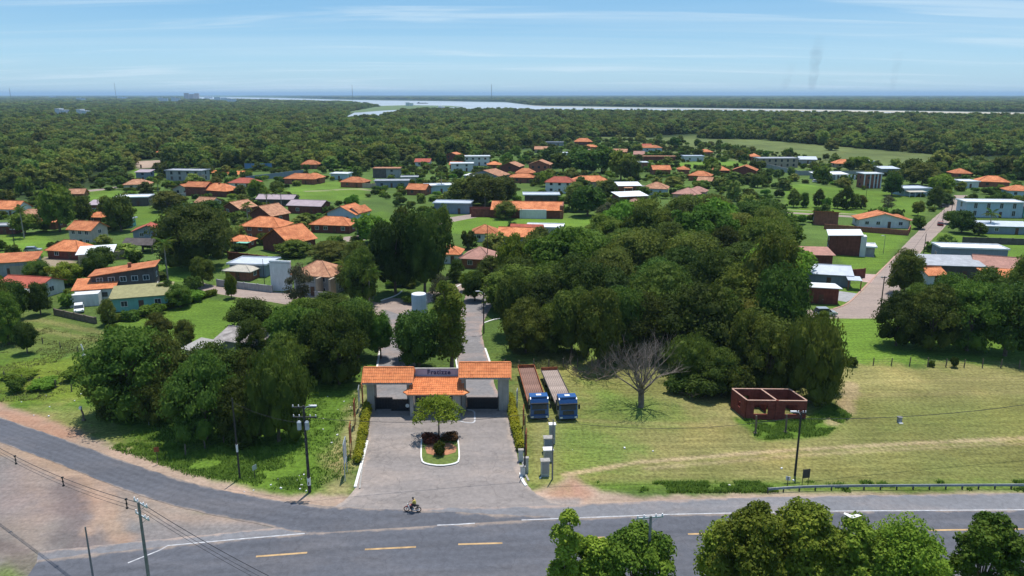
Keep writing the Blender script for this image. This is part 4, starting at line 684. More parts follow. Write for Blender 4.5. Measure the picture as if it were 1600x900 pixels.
H(846, 318, 54, 3.4, 8, 0, 'flat', 0, 'metal_roof', 'dark_wall', 'flat pale blue roofed house with dark walls behind the long orange warehouse', win=3, ov=.9)
H(874, 302, 46, 5.2, 8, -10, 'hip', 2.0, 'tile_red', 'white_wall', 'white two storey house with red hip roof and brick right side', storeys=2, win=3)
H(924, 293, 62, 3.1, 10, 6, 'hip', 2.1, 'tile', 'tan_wall', 'long house with one straight orange roof right of the white two storey house', win=5, extra=(slabwall(6, -5, 9, .3, 2.2, 'brick_dark', 'garden_wall'),))
H(816, 286, 42, 3, 10, -6, 'hip', 1.8, 'tile', 'brick', 'house with two stepped orange hip roofs left of the tall brick house', extra=(wing(1, 4, 9, 6, 5, 'hip', 1.8, 'tile', 'brick'),))
H(842, 275, 34, 6.4, 9, -14, 'gable_y', 2.0, 'tile_old', 'brick', 'tall orange brick two storey house with gable behind the stepped roofs', storeys=2, win=3)
H(912, 227, 28, 3.4, 9, 0, 'hip', 2.6, 'tile', 'brick_dark', 'highest orange roofed house at the rear centre of the village'); H(922, 235, 22, 3, 7, -10, 'hip', 1.4, 'tile', 'brick', 'small orange roof just below the highest rear one')
H(918, 245, 28, 3, 9, -10, 'hip', 2.2, 'tile_pink', 'brick_dark', 'pink hip roofed house below the two rear orange roofs'); H(846, 239, 22, 3, 8, -6, 'gable', 1.8, 'tile_old', 'tan_wall', 'small faded orange roof in the trees left of the tiny white house')
H(879, 249, 15, 4.2, 7, 0, 'flat', 0, 'white_roof', 'white_wall', 'tiny white house between tree crowns', storeys=2, win=2); H(866, 228, 30, 3, 7, 0, 'flat', 0, 'grey_roof', 'grey_wall', 'flat grey roofed house at the very rear left of the highest orange roof')
H(948, 240, 24, 2.8, 8, -4, 'hip', 1.6, 'tile_old', 'tan_wall', 'pale peach roofed house right of the pink hip roof'); H(967, 243, 24, 3, 8, -18, 'gable', 1.6, 'tile_old', 'brick_dark', 'peach roofed house with dark wall, next right of the pale peach one')
H(1018, 237, 34, 3.2, 9, 2, 'hip', 1.6, 'tile', 'blue_wall', 'pale blue house with orange hip roof and a red gable behind', extra=(wing(-2, 8, 7, 5, 4, 'gable', 1.4, 'tile_red', 'brick_dark'),))
H(1030, 252, 52, 3.0, 7, -2, 'flat', 0, 'tile_old', 'brick_dark', 'long maroon walled house at the rear of the village green', win=1); H(998, 248, 16, 3.2, 8, -12, 'gable', 1.8, 'tile_pink', 'brick', 'small pink roofed house left of the long maroon walls')
H(1034, 273, 28, 3, 10, 0, 'gable', 1.8, 'tile', 'brick', 'plain orange roofed house by the village green'); H(1005, 262, 14, 3, 7, 0, 'flat', 0, 'white_roof', 'brick', 'tiny brick house with white roof left of the plain orange roof', win=1)
H(1084, 252, 32, 3.2, 8, 2, 'flat', 0, 'metal_roof', 'white_wall', 'white flat roofed house with hedge on the far side of the green'); H(1103, 243, 22, 2.8, 8, 0, 'hip', 1.5, 'tile', 'brick', 'small orange hip roof right behind the white flat roofed house')
H(984, 300, 36, 2.9, 9, 4, 'shed', .8, 'white_roof', 'brick', 'brick house with bright white sloping roof above the long white roof', extra=(porch(-3, 1, 2, 2.4, 'tile_old'),)); H(990, 317, 48, 2.8, 9, 16, 'shed', .9, 'white_roof', 'brick_dark', 'long bright white roof stretching beside a palm tree')
H(1024, 305, 36, 3.2, 10, -16, 'hip', 2.2, 'tile_old', 'blue_wall', 'peach hip roofed pale house right of the bright white roofs'); H(994, 326, 22, 2.5, 5, 0, 'hip', 1.2, 'tile_pink', 'brick', 'tiny pink roofed hut under the long white roof', win=1)
H(1070, 314, 40, 3.0, 11, -26, 'hip', 2.0, 'tile_pink', 'pink_wall', 'salmon pink hip roofed house at the upper edge of the dark grove', extra=(wing(3, 7, 7, 6, 3.6, 'hip', 1.6, 'tile_pink', 'pink_wall'),))
H(1092, 283, 34, 3, 9, -24, 'hip', 1.9, 'tile', 'brick', 'orange roofed house half behind trees right of the green'); H(1127, 274, 26, 3, 9, -4, 'hip', 1.8, 'tile', 'brick_dark', 'orange roof next right of the half hidden one'); H(1100, 290, 22, 2.6, 6, -30, 'gable', 1.4, 'tile_old', 'brick', 'low peach roof in front of the half hidden orange one')
H(1162, 278, 36, 4.2, 10, -24, 'gable_y', 2.2, 'tile', 'brick_dark', 'maroon walled house with orange roof and small blue shelter'); H(1180, 251, 14, 3, 8, 0, 'hip', 1.6, 'tile', 'brick', 'tiny orange roof left of the long unfinished building')
H(1216, 262, 62, 5.4, 9, 3, 'flat', 0, 'grey_roof', 'tan_wall', 'long unfinished tan two storey building with dark openings at the rear right', storeys=2, win=6, wh=1.5, name='unfinished_building', cat='building'); H(1262, 256, 26, 3, 10, -10, 'gable', 1.4, 'metal_roof', 'grey_wall', 'pale metal gable roof right of the unfinished tan building', win=1)
H(1326, 262, 42, 2.8, 8, -2, 'hip', 2.0, 'tile', 'tan_wall', 'low long house with orange hip roof behind the grey boundary wall', win=4); H(1354, 260, 22, 3, 8, 0, 'flat', 0, 'white_roof', 'green_wall', 'small pale flat roof right of the low orange hip roof', win=1)
H(1300, 281, 52, 2.9, 9, 4, 'shed', .5, 'white_roof', 'grey_wall', 'white roofed building with a row of pale columns beside the striped house', win=2, extra=tuple(slabwall(1.5 + i * 2, -1.2, .8, .4, 2.5, 'white_wall', 'column') for i in range(6)))
H(1362, 294, 30, 6.6, 7, 3, 'flat', 0, 'white_roof', 'brick', 'white and red vertically striped two storey house', storeys=2, win=2, extra=tuple(slabwall(x_, -.25, .5, .2, 6.6, 'white_wall', 'stripe') for x_ in (-4, -1.2, .8, 2.4, 4))); H(1390, 275, 28, 4, 9, 0, 'shed', .6, 'metal_roof', 'grey_wall', 'grey roof showing above the dark round tree of the park', win=1)
H(1432, 306, 46, 3.1, 10, 6, 'flat', 0, 'metal_roof', 'blue_wall', 'pale flat roofed house with beige carport beside the park', extra=(porch(-6, 2, 4, 2.5, 'cream_wall'),)); H(1504, 279, 26, 3, 9, -4, 'hip', 2.0, 'tile', 'brick', 'lone orange hip roof in the far right woods')
H(1516, 294, 26, 3, 9, 0, 'flat', 0, 'white_roof', 'white_wall', 'white flat roofed house left of the long orange roof', win=1); H(1552, 293, 44, 3, 10, -20, 'hip', 2.2, 'tile', 'brick', 'long orange hip roof among the trees at the right'); H(1594, 308, 36, 3, 9, -12, 'hip', 1.8, 'tile', 'blue_wall', 'orange roofed pale blue house cut by the right edge')
H(1552, 340, 88, 5.4, 8, -5, 'flat', 0, 'white_roof', 'blue_wall', 'big pale blue two storey building with wide dark windows at the right edge', storeys=2, win=4, wh=1.9, extra=(wing(15, 0, 10, 7, 4, 'shed', .8, 'tile_pink', 'turquoise_wall', win=2),))
H(1572, 366, 74, 2.6, 7, -8, 'shed', .6, 'metal_roof', 'slate_wall', 'low building with blue grey metal roof below the big pale blue one', win=2)
H(1520, 410, 100, 3.6, 7, -9, 'flat', 0, 'white_roof', 'slate_wall', 'slate grey walled hall with white rimmed flat roof right of the brick street', 'hall', win=0, door=False, ov=.3)
H(1486, 436, 92, 3.4, 8, -8, 'shed', 1.0, 'grey_roof', 'dark_wall', 'long hall with plain grey metal roof in front of the slate walled one', 'hall', win=2)
H(1562, 437, 72, 3.2, 9, -24, 'gable', 1.7, 'tile_pink', 'brick_dark', 'pink red roofed house joined to the grey metal roofed hall', win=1); H(1580, 450, 80, 2.6, 4, -8, 'shed', 1.0, 'tile', 'white_wall', 'low bright orange lean-to roof at the right edge above the trees', win=2); H(1462, 444, 30, 2.5, 5, 10, 'gable', 1.0, 'tile', 'white_wall', 'small bright orange roof peeping over the big round tree', win=1)
H(1290, 352, 36, 3.6, 7, -18, 'shed_back', 1.2, 'tile', 'brick', 'plain brown brick house with single orange slope at the park path', win=0, door=False); H(1380, 356, 76, 2.8, 8, -8, 'gable_y', 2.0, 'tile', 'white_wall', 'white bungalow with low wide orange gable by the street', win=4, extra=(wing(5, 1, 7, 6, 2.9, 'hip', 1.2, 'tile', 'white_wall'),))
H(1318, 399, 46, 5.4, 10, -20, 'shed_x', .6, 'white_roof', 'brick_dark', 'tall maroon two storey house with pale roof and white balcony corner', storeys=2, win=0, door=False, extra=(slabwall(4.6, -.3, 1.4, 3, 5.6, 'white_wall', 'corner_wall'), slabwall(6, 0, 3.5, 5, .12, 'concrete', 'terrace'), wing(6.2, 1, 3, 5, 2.5, 'flat', 0, 'white_roof', 'grey_wall', win=0)))
H(1276, 415, 48, 2.9, 7, -6, 'shed', .8, 'tile_pink', 'brick_dark', 'faded pink roofed house at the right edge of the grove', win=1); H(1294, 447, 66, 3.0, 9, -14, 'gable', 1.2, 'metal_roof', 'slate_wall', 'long pale blue metal roof with brick right end beside the brick street', win=1, extra=(porch(3.5, 6.5, 3, 2.7, 'metal_roof', 'brick'),))
H(1258, 441, 24, 2.6, 5, -10, 'hip', 1.0, 'tile_pink', 'pink_wall', 'small pink roof between the two pale metal roofs'); H(1282, 475, 52, 3.0, 7, -12, 'shed_back', .7, 'white_roof', 'brick_dark', 'dark brick house with white metal roof nearest to the parked silver car', win=1)
H(756, 378, 40, 2.9, 8, -4, 'hip', 1.8, 'tile', 'white_wall', 'left one of two adjoining orange roofed houses below the village lawn'); H(808, 384, 62, 3.0, 9, -8, 'gable', 1.8, 'tile', 'grey_wall', 'right one of two adjoining orange roofed houses, touching the white cube', extra=(wing(2, 5, 9, 5, 3.6, 'gable', 1.6, 'tile_red', 'grey_wall'),)); H(850, 374, 56, 3.6, 7, -8, 'flat', 0, 'white_roof', 'white_wall', 'plain white cubic house behind the adjoining orange roofs', win=1)
H(700, 412, 36, 2.9, 7, -6, 'hip', 1.7, 'tile', 'white_wall', 'small orange hip roofed house left of the pink hip roof'); H(744, 420, 50, 2.9, 9, -12, 'hip', 2.1, 'tile_pink', 'brick', 'pinkish hip roofed house just above the village road')
H(1030, 450, 40, 2.8, 8, 12, 'gable', 1.6, 'tile_old', 'cream_wall', 'cream house almost swallowed by the dark grove', win=1); H(1130, 446, 36, 2.8, 8, 0, 'shed', .8, 'metal_roof', 'blue_wall', 'small house with pale roof glimpsed inside the right half of the grove', win=1)
H(1055, 500, 46, 2.8, 7, -8, 'gable', 1.6, 'tile_old', 'tan_wall', 'tan hut with faded orange roof glimpsed low in the grove', win=1)
H(374, 553, 78, 2.4, 7, -20, 'gable', 1.1, 'rust_roof', 'grey_wall', 'derelict long shed with patched grey corrugated roof behind the left trees', 'shed', name='derelict_shed', win=1); H(306, 566, 42, 2.2, 4, -24, 'shed', .5, 'concrete', 'grey_wall', 'small bare concrete hut left of the derelict shed', 'hut', win=1, door=False)
H(712, 264, 20, 2.8, 6, -10, 'gable', 1.4, 'tile', 'brick', 'small orange roof tucked below the red walled house near the white villas', win=1); H(772, 264, 22, 2.8, 7, 0, 'hip', 1.4, 'tile', 'brick', 'small orange hip roof touching the right side of the large white villa', win=1)
H(1068, 272, 18, 2.8, 7, -8, 'hip', 1.5, 'tile', 'brick', 'tiny orange roof at the near side of the village green', win=1); H(76, 358, 26, 2.7, 6, -6, 'gable', 1.4, 'tile', 'brick', 'small orange roofed house among trees right of the faded pinkish roof', win=1); H(640, 286, 26, 2.8, 7, 6, 'flat', 0, 'grey_roof', 'cream_wall', 'small cream flat roofed house among bushes right of the grey two storey block', win=1)
fencewall([(385, 284), (474, 273)], 2.6, 'slate_wall', 'long pale blue grey wall below the sports courts'); fencewall([(357, 405), (418, 412)], 2.0, 'brick_dark', 'dark brick boundary wall in front of the small annex with the green awning'); fencewall([(340, 447), (425, 457)], 1.5, 'grey_wall', 'low grey block wall between the street and the flat metal roofed house')
fencewall([(1288, 358), (1418, 368), (1422, 360)], 1.6, 'brick', 'brown brick boundary wall in front of the white bungalow'); fencewall([(1504, 380), (1640, 384)], 1.8, 'dark_wall', 'dark panel fence across the lawn below the blue grey metal roof')
fencewall([(125, 414), (195, 404)], 2.2, 'tan_wall', 'tan boundary wall running right from the white metal roofed shed'); fencewall([(86, 492), (150, 506)], 1.2, 'fence_wood', 'short brown stake fence beside the white parked car'); fencewall([(255, 330), (320, 322)], 1.8, 'green_wall', 'dark green hedge-like fence at the lower edge of the long lawn')
fencewall([(1196, 262), (1248, 274), (1352, 274)], 2.4, 'grey_wall', 'long pale grey boundary wall behind the park trees'); fencewall([(250, 314), (290, 308)], 1.8, 'grey_wall', 'grey wall along the upper edge of the long lawn'); fencewall([(1322, 436), (1350, 434)], 2.2, 'brick_dark', 'brick side wall next to the long pale blue metal roof')
def gazebo():
    x, y = P(216, 396); s = sc(396); w = 46 / s; t = thing('gazebo', 'open gazebo with dark slatted roof and posts on the grass', 'gazebo', (x, y, 0), R(-4))
    mb, cap = roofmesh('gable', w, 5, 1.2, .5); mb.obj('roof', 'dark_roof', t, (0, 0, 2.7))
    for i in range(4):
        for j in (0, 1): obj('post', boxmesh('post', (.22, .22, 2.7), 'dark_wall'), t, (-w / 2 + w * i / 3, j * 5, 1.35))
gazebo()
# ------------------------------------------------------------------ entrance gate
def tiles(w, y0, z0, y1, z1, name, t, hipl=0, hipr=0, m='tile_gate', sag=0):
    """barrel tile rows running from eave (y0,z0) up to ridge (y1,z1); one joined part"""
    n = int(w / .30); V = []; rr = random.Random(3); rows = max(3, int(math.hypot(y1 - y0, z1 - z0) / .42)); pr = [(-.5, 0), (-.28, .055), (0, .085), (.28, .055), (.5, 0)]
    for i in range(n):
        xc = -w / 2 + (i + .5) * w / n
        for r_ in range(rows):
            a, b = r_ / rows, (r_ + 1.06) / rows; j = rr.uniform(-.008, .012)
            def q(xo, zo, t_, lift):
                xx = xc + xo * w / n
                if hipl or hipr:
                    k = t_; lo = -w / 2 + hipl * k; hi = w / 2 - hipr * k
                    xx = min(max(xx, lo), hi)
                return (xx, y0 + (y1 - y0) * t_, z0 + (z1 - z0) * t_ + zo + lift)
            for k in range(4):
                (xa, za), (xb, zb) = pr[k], pr[k + 1]; V += [q(xa, za, a, .05 + j), q(xb, zb, a, .05 + j), q(xb, zb, b, .01 + j), q(xa, za, b, .01 + j)]
    return obj(name, quads_mesh(name, np.array(V), 4, m), t, kind='stuff')
def gateway():
    x0, y0 = P(575, 641); t = thing('entrance_gate', 'cream gatehouse with orange tiled roofs spanning the driveway between two dark gates', 'gatehouse', (0, y0, 0))
    def X(px, py=640): return P(px, py)[0]
    def pillar(a, b, d, h, y=0): MB().b2(a, b, y, y + d, -.1, h).obj('pillar', 'gate_wall', t); MB().b2(a - .06, b + .06, y - .06, y + d + .06, -.1, .25).obj('plinth', 'concrete', t)
    pillar(X(575), X(587), 1.6, 4.55); pillar(X(637), X(644), 1.2, 4.55); pillar(X(722), X(728), 1.2, 5.3); pillar(X(778), X(795), 1.6, 5.3)
    for a, b, h, hr in ((X(571), X(648), 4.6, 1.5), (X(719), X(798), 5.35, 1.5)):
        w = b - a;         mb, _ = roofmesh('gable', w - .3, 3.2, hr, .15, .12); rf = mb.obj('roof', 'gate_wall', t, ((a + b) / 2, -1.0, h - .02))
        tf = tiles(w, -1.25, h - .10, .62, h + hr, 'roof_tiles', rf); tf.location = (0, 1.0, .02 - h + .02)
        tb = tiles(w, -1.25, h - .10, .62, h + hr, 'roof_tiles', rf); tb.rotation_euler = (0, 0, math.pi); tb.location = (0, 2.2, .02 - h + .02)
        c = MB(); c.tube([(-w / 2, 1.62, hr + .08), (w / 2, 1.62, hr + .08)], .13, 7); c.obj('ridge_cap', 'tile_gate', rf)
        for s in (-1, 1): c = MB(); c.add([(s * w / 2, -.27, -.16), (s * w / 2, 1.62, hr + .1), (s * w / 2, 3.5, -.16), (s * (w / 2 + .1), -.27, -.16), (s * (w / 2 + .1), 1.62, hr + .1), (s * (w / 2 + .1), 3.5, -.16)] + [(s * w / 2, -.27, -.4), (s * w / 2, 1.62, hr - .15), (s * w / 2, 3.5, -.4), (s * (w / 2 + .1), -.27, -.4), (s * (w / 2 + .1), 1.62, hr - .15), (s * (w / 2 + .1), 3.5, -.4)], [(0, 1, 4, 3), (1, 2, 5, 4), (3, 4, 10, 9), (4, 5, 11, 10), (0, 6, 7, 1), (1, 7, 8, 2), (6, 9, 10, 7), (7, 10, 11, 8), (0, 3, 9, 6), (2, 8, 11, 5)]); c.obj('verge_board', 'tile_gate', rf)
    # guard house in the middle with its own lower roof thrust forward
    a, b = X(648), X(721); xm = (a + b) / 2; w = b - a
    mb = MB(); mb.b2(a, a + .22, 0, 4.0, -.1, 3.15); mb.b2(b - .22, b, 0, 4.0, -.1, 3.15); mb.b2(a + .22, b - .22, 3.8, 4.0, -.1, 3.15); mb.b2(a + .22, b - .22, 0, .22, -.1, 1.0); mb.b2(a + .22, b - .22, 0, .22, 2.5, 3.15); mb.b2(xm - .5, xm - .1, 0.005, .215, 1.0, 2.5); mb.obj('guard_wall', 'gate_wall', t)
    MB().b2(a + .25, b - .25, .3, 3.7, .02, .05).obj('floor', 'concrete', t)
    for q0, q1 in ((a + .25, xm - .52), (xm - .08, b - .25)): MB().b2(q0, q1, .08, .12, 1.0, 2.5).obj('window', 'glass', t)
    MB().b2(X(710), X(721), -2.1, -1.4, -.1, 3.3).obj('front_pillar', 'gate_wall', t); MB().b2(a - .3, a + .15, -2.1, -1.4, -.1, 3.3).obj('front_pillar', 'gate_wall', t)
    mb = MB(); e0, e1 = -w / 2 - .35, w / 2 + .35
    mb.add([(e0 - .3, -2.4, 3.35), (e1 + .3, -2.4, 3.35), (e1, 1.4, 4.25), (e0, 1.4, 4.25), (e0 - .3, -2.4, 3.2), (e1 + .3, -2.4, 3.2), (e1, 1.4, 4.1), (e0, 1.4, 4.1)], [(0, 1, 2, 3), (7, 6, 5, 4), (0, 4, 5, 1), (1, 5, 6, 2), (2, 6, 7, 3), (3, 7, 4, 0)])
    rf = mb.obj('front_roof', 'gate_wall', t, (xm, 0, 0)); tiles(w + .95, -2.52, 3.38, 1.4, 4.30, 'roof_tiles', rf)
    for s, ex in ((-1, e0 - .15), (1, e1 + .15)):
        c = MB(); c.add([(ex, -2.5, 3.45), (ex, -1.0, 3.8), (ex + s * .8, -1.5, 3.4), (ex, -2.5, 3.3), (ex, -1.0, 3.65), (ex + s * .8, -1.5, 3.27)], [(0, 1, 2), (5, 4, 3), (0, 3, 4, 1), (1, 4, 5, 2), (2, 5, 3, 0)]); c.obj('flared_corner', 'tile_gate', rf)
    c = MB(); c.tube([(e0 - .3, -2.53, 3.42), (e1 + .3, -2.53, 3.42)], .07, 6); c.obj('eave_tiles', 'tile_gate', rf); c = MB(); c.tube([(e0, 1.42, 4.38), (e1, 1.42, 4.38)], .12, 6); c.obj('ridge_cap', 'tile_gate', rf)
    # sign beam over the middle
    sx0, sx1 = X(648), X(722); sg = MB().b2(sx0 - xm, sx1 - xm, 1.62, 1.86, 4.36, 5.55).obj('sign_board', 'sign_face', t, (xm, 0, 0))
    MB().b2(sx0 - xm - .05, sx1 - xm + .05, 1.56, 1.92, 5.553, 5.62).obj('sign_cap', 'concrete', sg)
    cu = bpy.data.curves.new('lettering', 'FONT'); cu.body = 'Fratizze'; cu.size = .92; cu.extrude = .03; cu.align_x = 'CENTER'; cu.space_character = 1.12; cu.offset = .022
    to = bpy.data.objects.new('tmp', cu); COL.objects.link(to); dg = bpy.context.evaluated_depsgraph_get(); me = bpy.data.meshes.new_from_object(to.evaluated_get(dg)); bpy.data.objects.remove(to); me.materials.clear(); me.materials.append(MATS['sign_letter'])
    lt = obj('lettering', me, sg, (.1, 1.58, 4.76)); lt.rotation_euler = (R(90), 0, 0)
    # sliding gates of vertical bars on a sheet
    for a, b, yy in ((X(588), X(614), .25), (X(613), X(640), -.35), (X(730), X(778), .3)):
        g = MB(); g.b2(a, b, yy, yy + .03, .12, 1.75).obj('gate_panel', 'black_metal', t); g2 = MB()
        for z in (.1, .95, 1.8): g2.b2(a, b, yy - .05, yy - .003, z, z + .07)
        g2.obj('gate_rail', 'black_metal', t)
        n = int((b - a) / .35); bm_ = boxmesh('gate_bar', (.05, .05, 1.7), 'black_metal')
        for i in range(n + 1): obj('gate_bar', bm_, t, (a + (b - a) * i / n, yy - .08, .97))
    MB().tube([(X(638), -.45, .9), (X(638), -.5, .9)], .28, 12).obj('gate_disc', 'white_paint', t)
    mb = MB(); 
    for q in (X(587) + .06, X(728) + .1, X(779) - .05): obj('gate_post', boxmesh('gate_post', (.12, .12, 2.2), 'steel_dark'), t, (q, -.12, 1.1))
    OCC.append(((x0 - 1) / 2, y0, 11))
gateway()
# kerbs
def kerb(name, pts, w, h, m='white_paint', segs=True, label=None):
    p = smooth(PL(pts), 2); A, B = off(p, -w / 2), off(p, w / 2); mb = MB()
    for i in range(len(p) - 1): mb.add([(A[i][0], A[i][1], 0), (B[i][0], B[i][1], 0), (B[i + 1][0], B[i + 1][1], 0), (A[i + 1][0], A[i + 1][1], 0), (A[i][0], A[i][1], h), (B[i][0], B[i][1], h), (B[i + 1][0], B[i + 1][1], h), (A[i + 1][0], A[i + 1][1], h)], [(4, 5, 6, 7), (0, 4, 7, 3), (1, 2, 6, 5), (0, 1, 5, 4), (3, 7, 6, 2)])
    return mb.obj(name, m, kind='structure')
kerb('kerb', [(578, 642), (573, 680), (566, 730), (562, 764)], .18, .13, 'concrete'); kerb('kerb', [(574, 690), (566, 722), (555, 762)], .3, .16)
kerb('kerb', [(797, 642), (806, 680), (816, 720), (821, 742), (826, 752)], .22, .14, 'concrete'); kerb('kerb', [(813, 740), (816, 752), (822, 760)], .3, .15)
kerb('kerb', [(595, 470), (620, 462), (628, 455)], .3, .12); kerb('kerb', [(586, 590), (590, 570), (594, 548)], .3, .12); kerb('kerb', [(768, 575), (762, 556), (758, 545)], .3, .14); kerb('kerb', [(716, 585), (712, 560)], .25, .12); kerb('kerb', [(756, 505), (770, 500), (782, 498)], .3, .12); kerb('kerb', [(706, 452), (730, 440), (750, 434)], .35, .12)
kerb('kerb', [(1302, 483), (1324, 476), (1345, 455), (1374, 425), (1405, 395)], .4, .1, 'mortar_top')
sheet('pavement_pad', [(1300, 468), (1312, 455), (1342, 459), (1335, 466), (1322, 472)], .02, 'grey_wall'); sheet('pavement_pad', [(1345, 440), (1352, 428), (1370, 429), (1362, 442)], .02, 'pink_wall'); sheet('sports_court', [(316, 272), (330, 266), (395, 267), (380, 273)], .05, 'court_orange')
# planted island with kerb
def island():
    pts = PL([(658, 683), (657, 700), (657, 722), (665, 727), (688, 730), (711, 727), (719, 722), (718, 700), (716, 683)]); c = P(688, 706)
    t = obj('traffic_island', None, None, (c[0], c[1], 0), kind='structure')
    q = [(x - c[0], y - c[1]) for x, y in smooth(pts, 1)]; MB().prism(q, -.05, .09).obj('grass_bed', 'isl_grass', t)
    q2 = [(-1.6, -.6), (-.8, -1.0), (.9, -1.0), (1.9, -.3), (2.0, 1.0), (1.0, 2.2), (-1.6, 2.2), (-2.0, 1.0)]; MB().prism(q2, .0, .115).obj('soil_patch', 'soil_red', t)
    mb = MB(); A = q; n = len(q)
    B = [(x * .93, y * .94) for x, y in q]
    for i in range(n):
        j = (i + 1) % n; mb.add([(A[i][0], A[i][1], 0), (A[j][0], A[j][1], 0), (B[j][0], B[j][1], 0), (B[i][0], B[i][1], 0), (A[i][0], A[i][1], .17), (A[j][0], A[j][1], .17), (B[j][0], B[j][1], .17), (B[i][0], B[i][1], .17)], [(4, 5, 6, 7), (0, 1, 5, 4), (2, 3, 7, 6)])
    mb.obj('kerb', 'white_paint', t)
mat('isl_grass', (.11, .15, .03), .3, 2, bump=.4)
island()
kerb('painted_corner', [(712, 641), (741, 640), (742, 652), (742, 661), (728, 661), (716, 657)], .22, .045, 'line_white')
tree(686, 684, 82, 62, 'airy', 'small airy tree with light spreading crown on the planted island in the driveway')
x_, y_ = P(687, 712); tree(687, 712, 22, 24, 'bush', 'round clipped bush on the bare soil of the driveway island'); tree(672, 690, 34, 11, 'bushred', 'low dark reddish plants at the back left of the driveway island'); tree(704, 689, 32, 11, 'bushred', 'low dark reddish plants at the back right of the driveway island')
# hedges
def hedge(pts, w, h, label):
    p = PL(smooth(pts, 1)); c = p[0]; cs, rs = [], []
    for a, b in zip(p, p[1:]):
        L_ = math.hypot(b[0] - a[0], b[1] - a[1]); n = max(1, int(L_ / .55))
        for i in range(n): q = random.uniform(.85, 1.15); cs.append((a[0] + (b[0] - a[0]) * i / n - c[0], a[1] + (b[1] - a[1]) * i / n - c[1], h * .5)); rs.append((w * .62 * q, w * .62 * q, h * .55 * q))
    V = leaves(cs, rs, 5200, .13 if len(pts) > 3 else .2, seed=len(pts)); T = []
    for i, (a, b) in enumerate(zip(cs, rs)): T += core(a, b, .8, i)
    me = quads_mesh('hedge', V, 4, 'leaf_hedge'); t = thing('hedge', label, 'hedge', (c[0], c[1], 0), me=me); obj('core', quads_mesh('core', np.array(T), 3, 'leaf_hedge'), t)
hedge([(575, 638), (571, 660), (566, 690), (558, 728)], 1.0, 1.2, 'yellow green hedge along the left edge of the driveway'); hedge([(168, 506), (250, 487), (338, 460)], 1.3, 1.3, 'long yellow green hedge in front of the turquoise house'); hedge([(797, 626), (803, 660), (810, 690), (815, 708)], 1.0, 1.2, 'yellow green hedge along the right edge of the driveway')
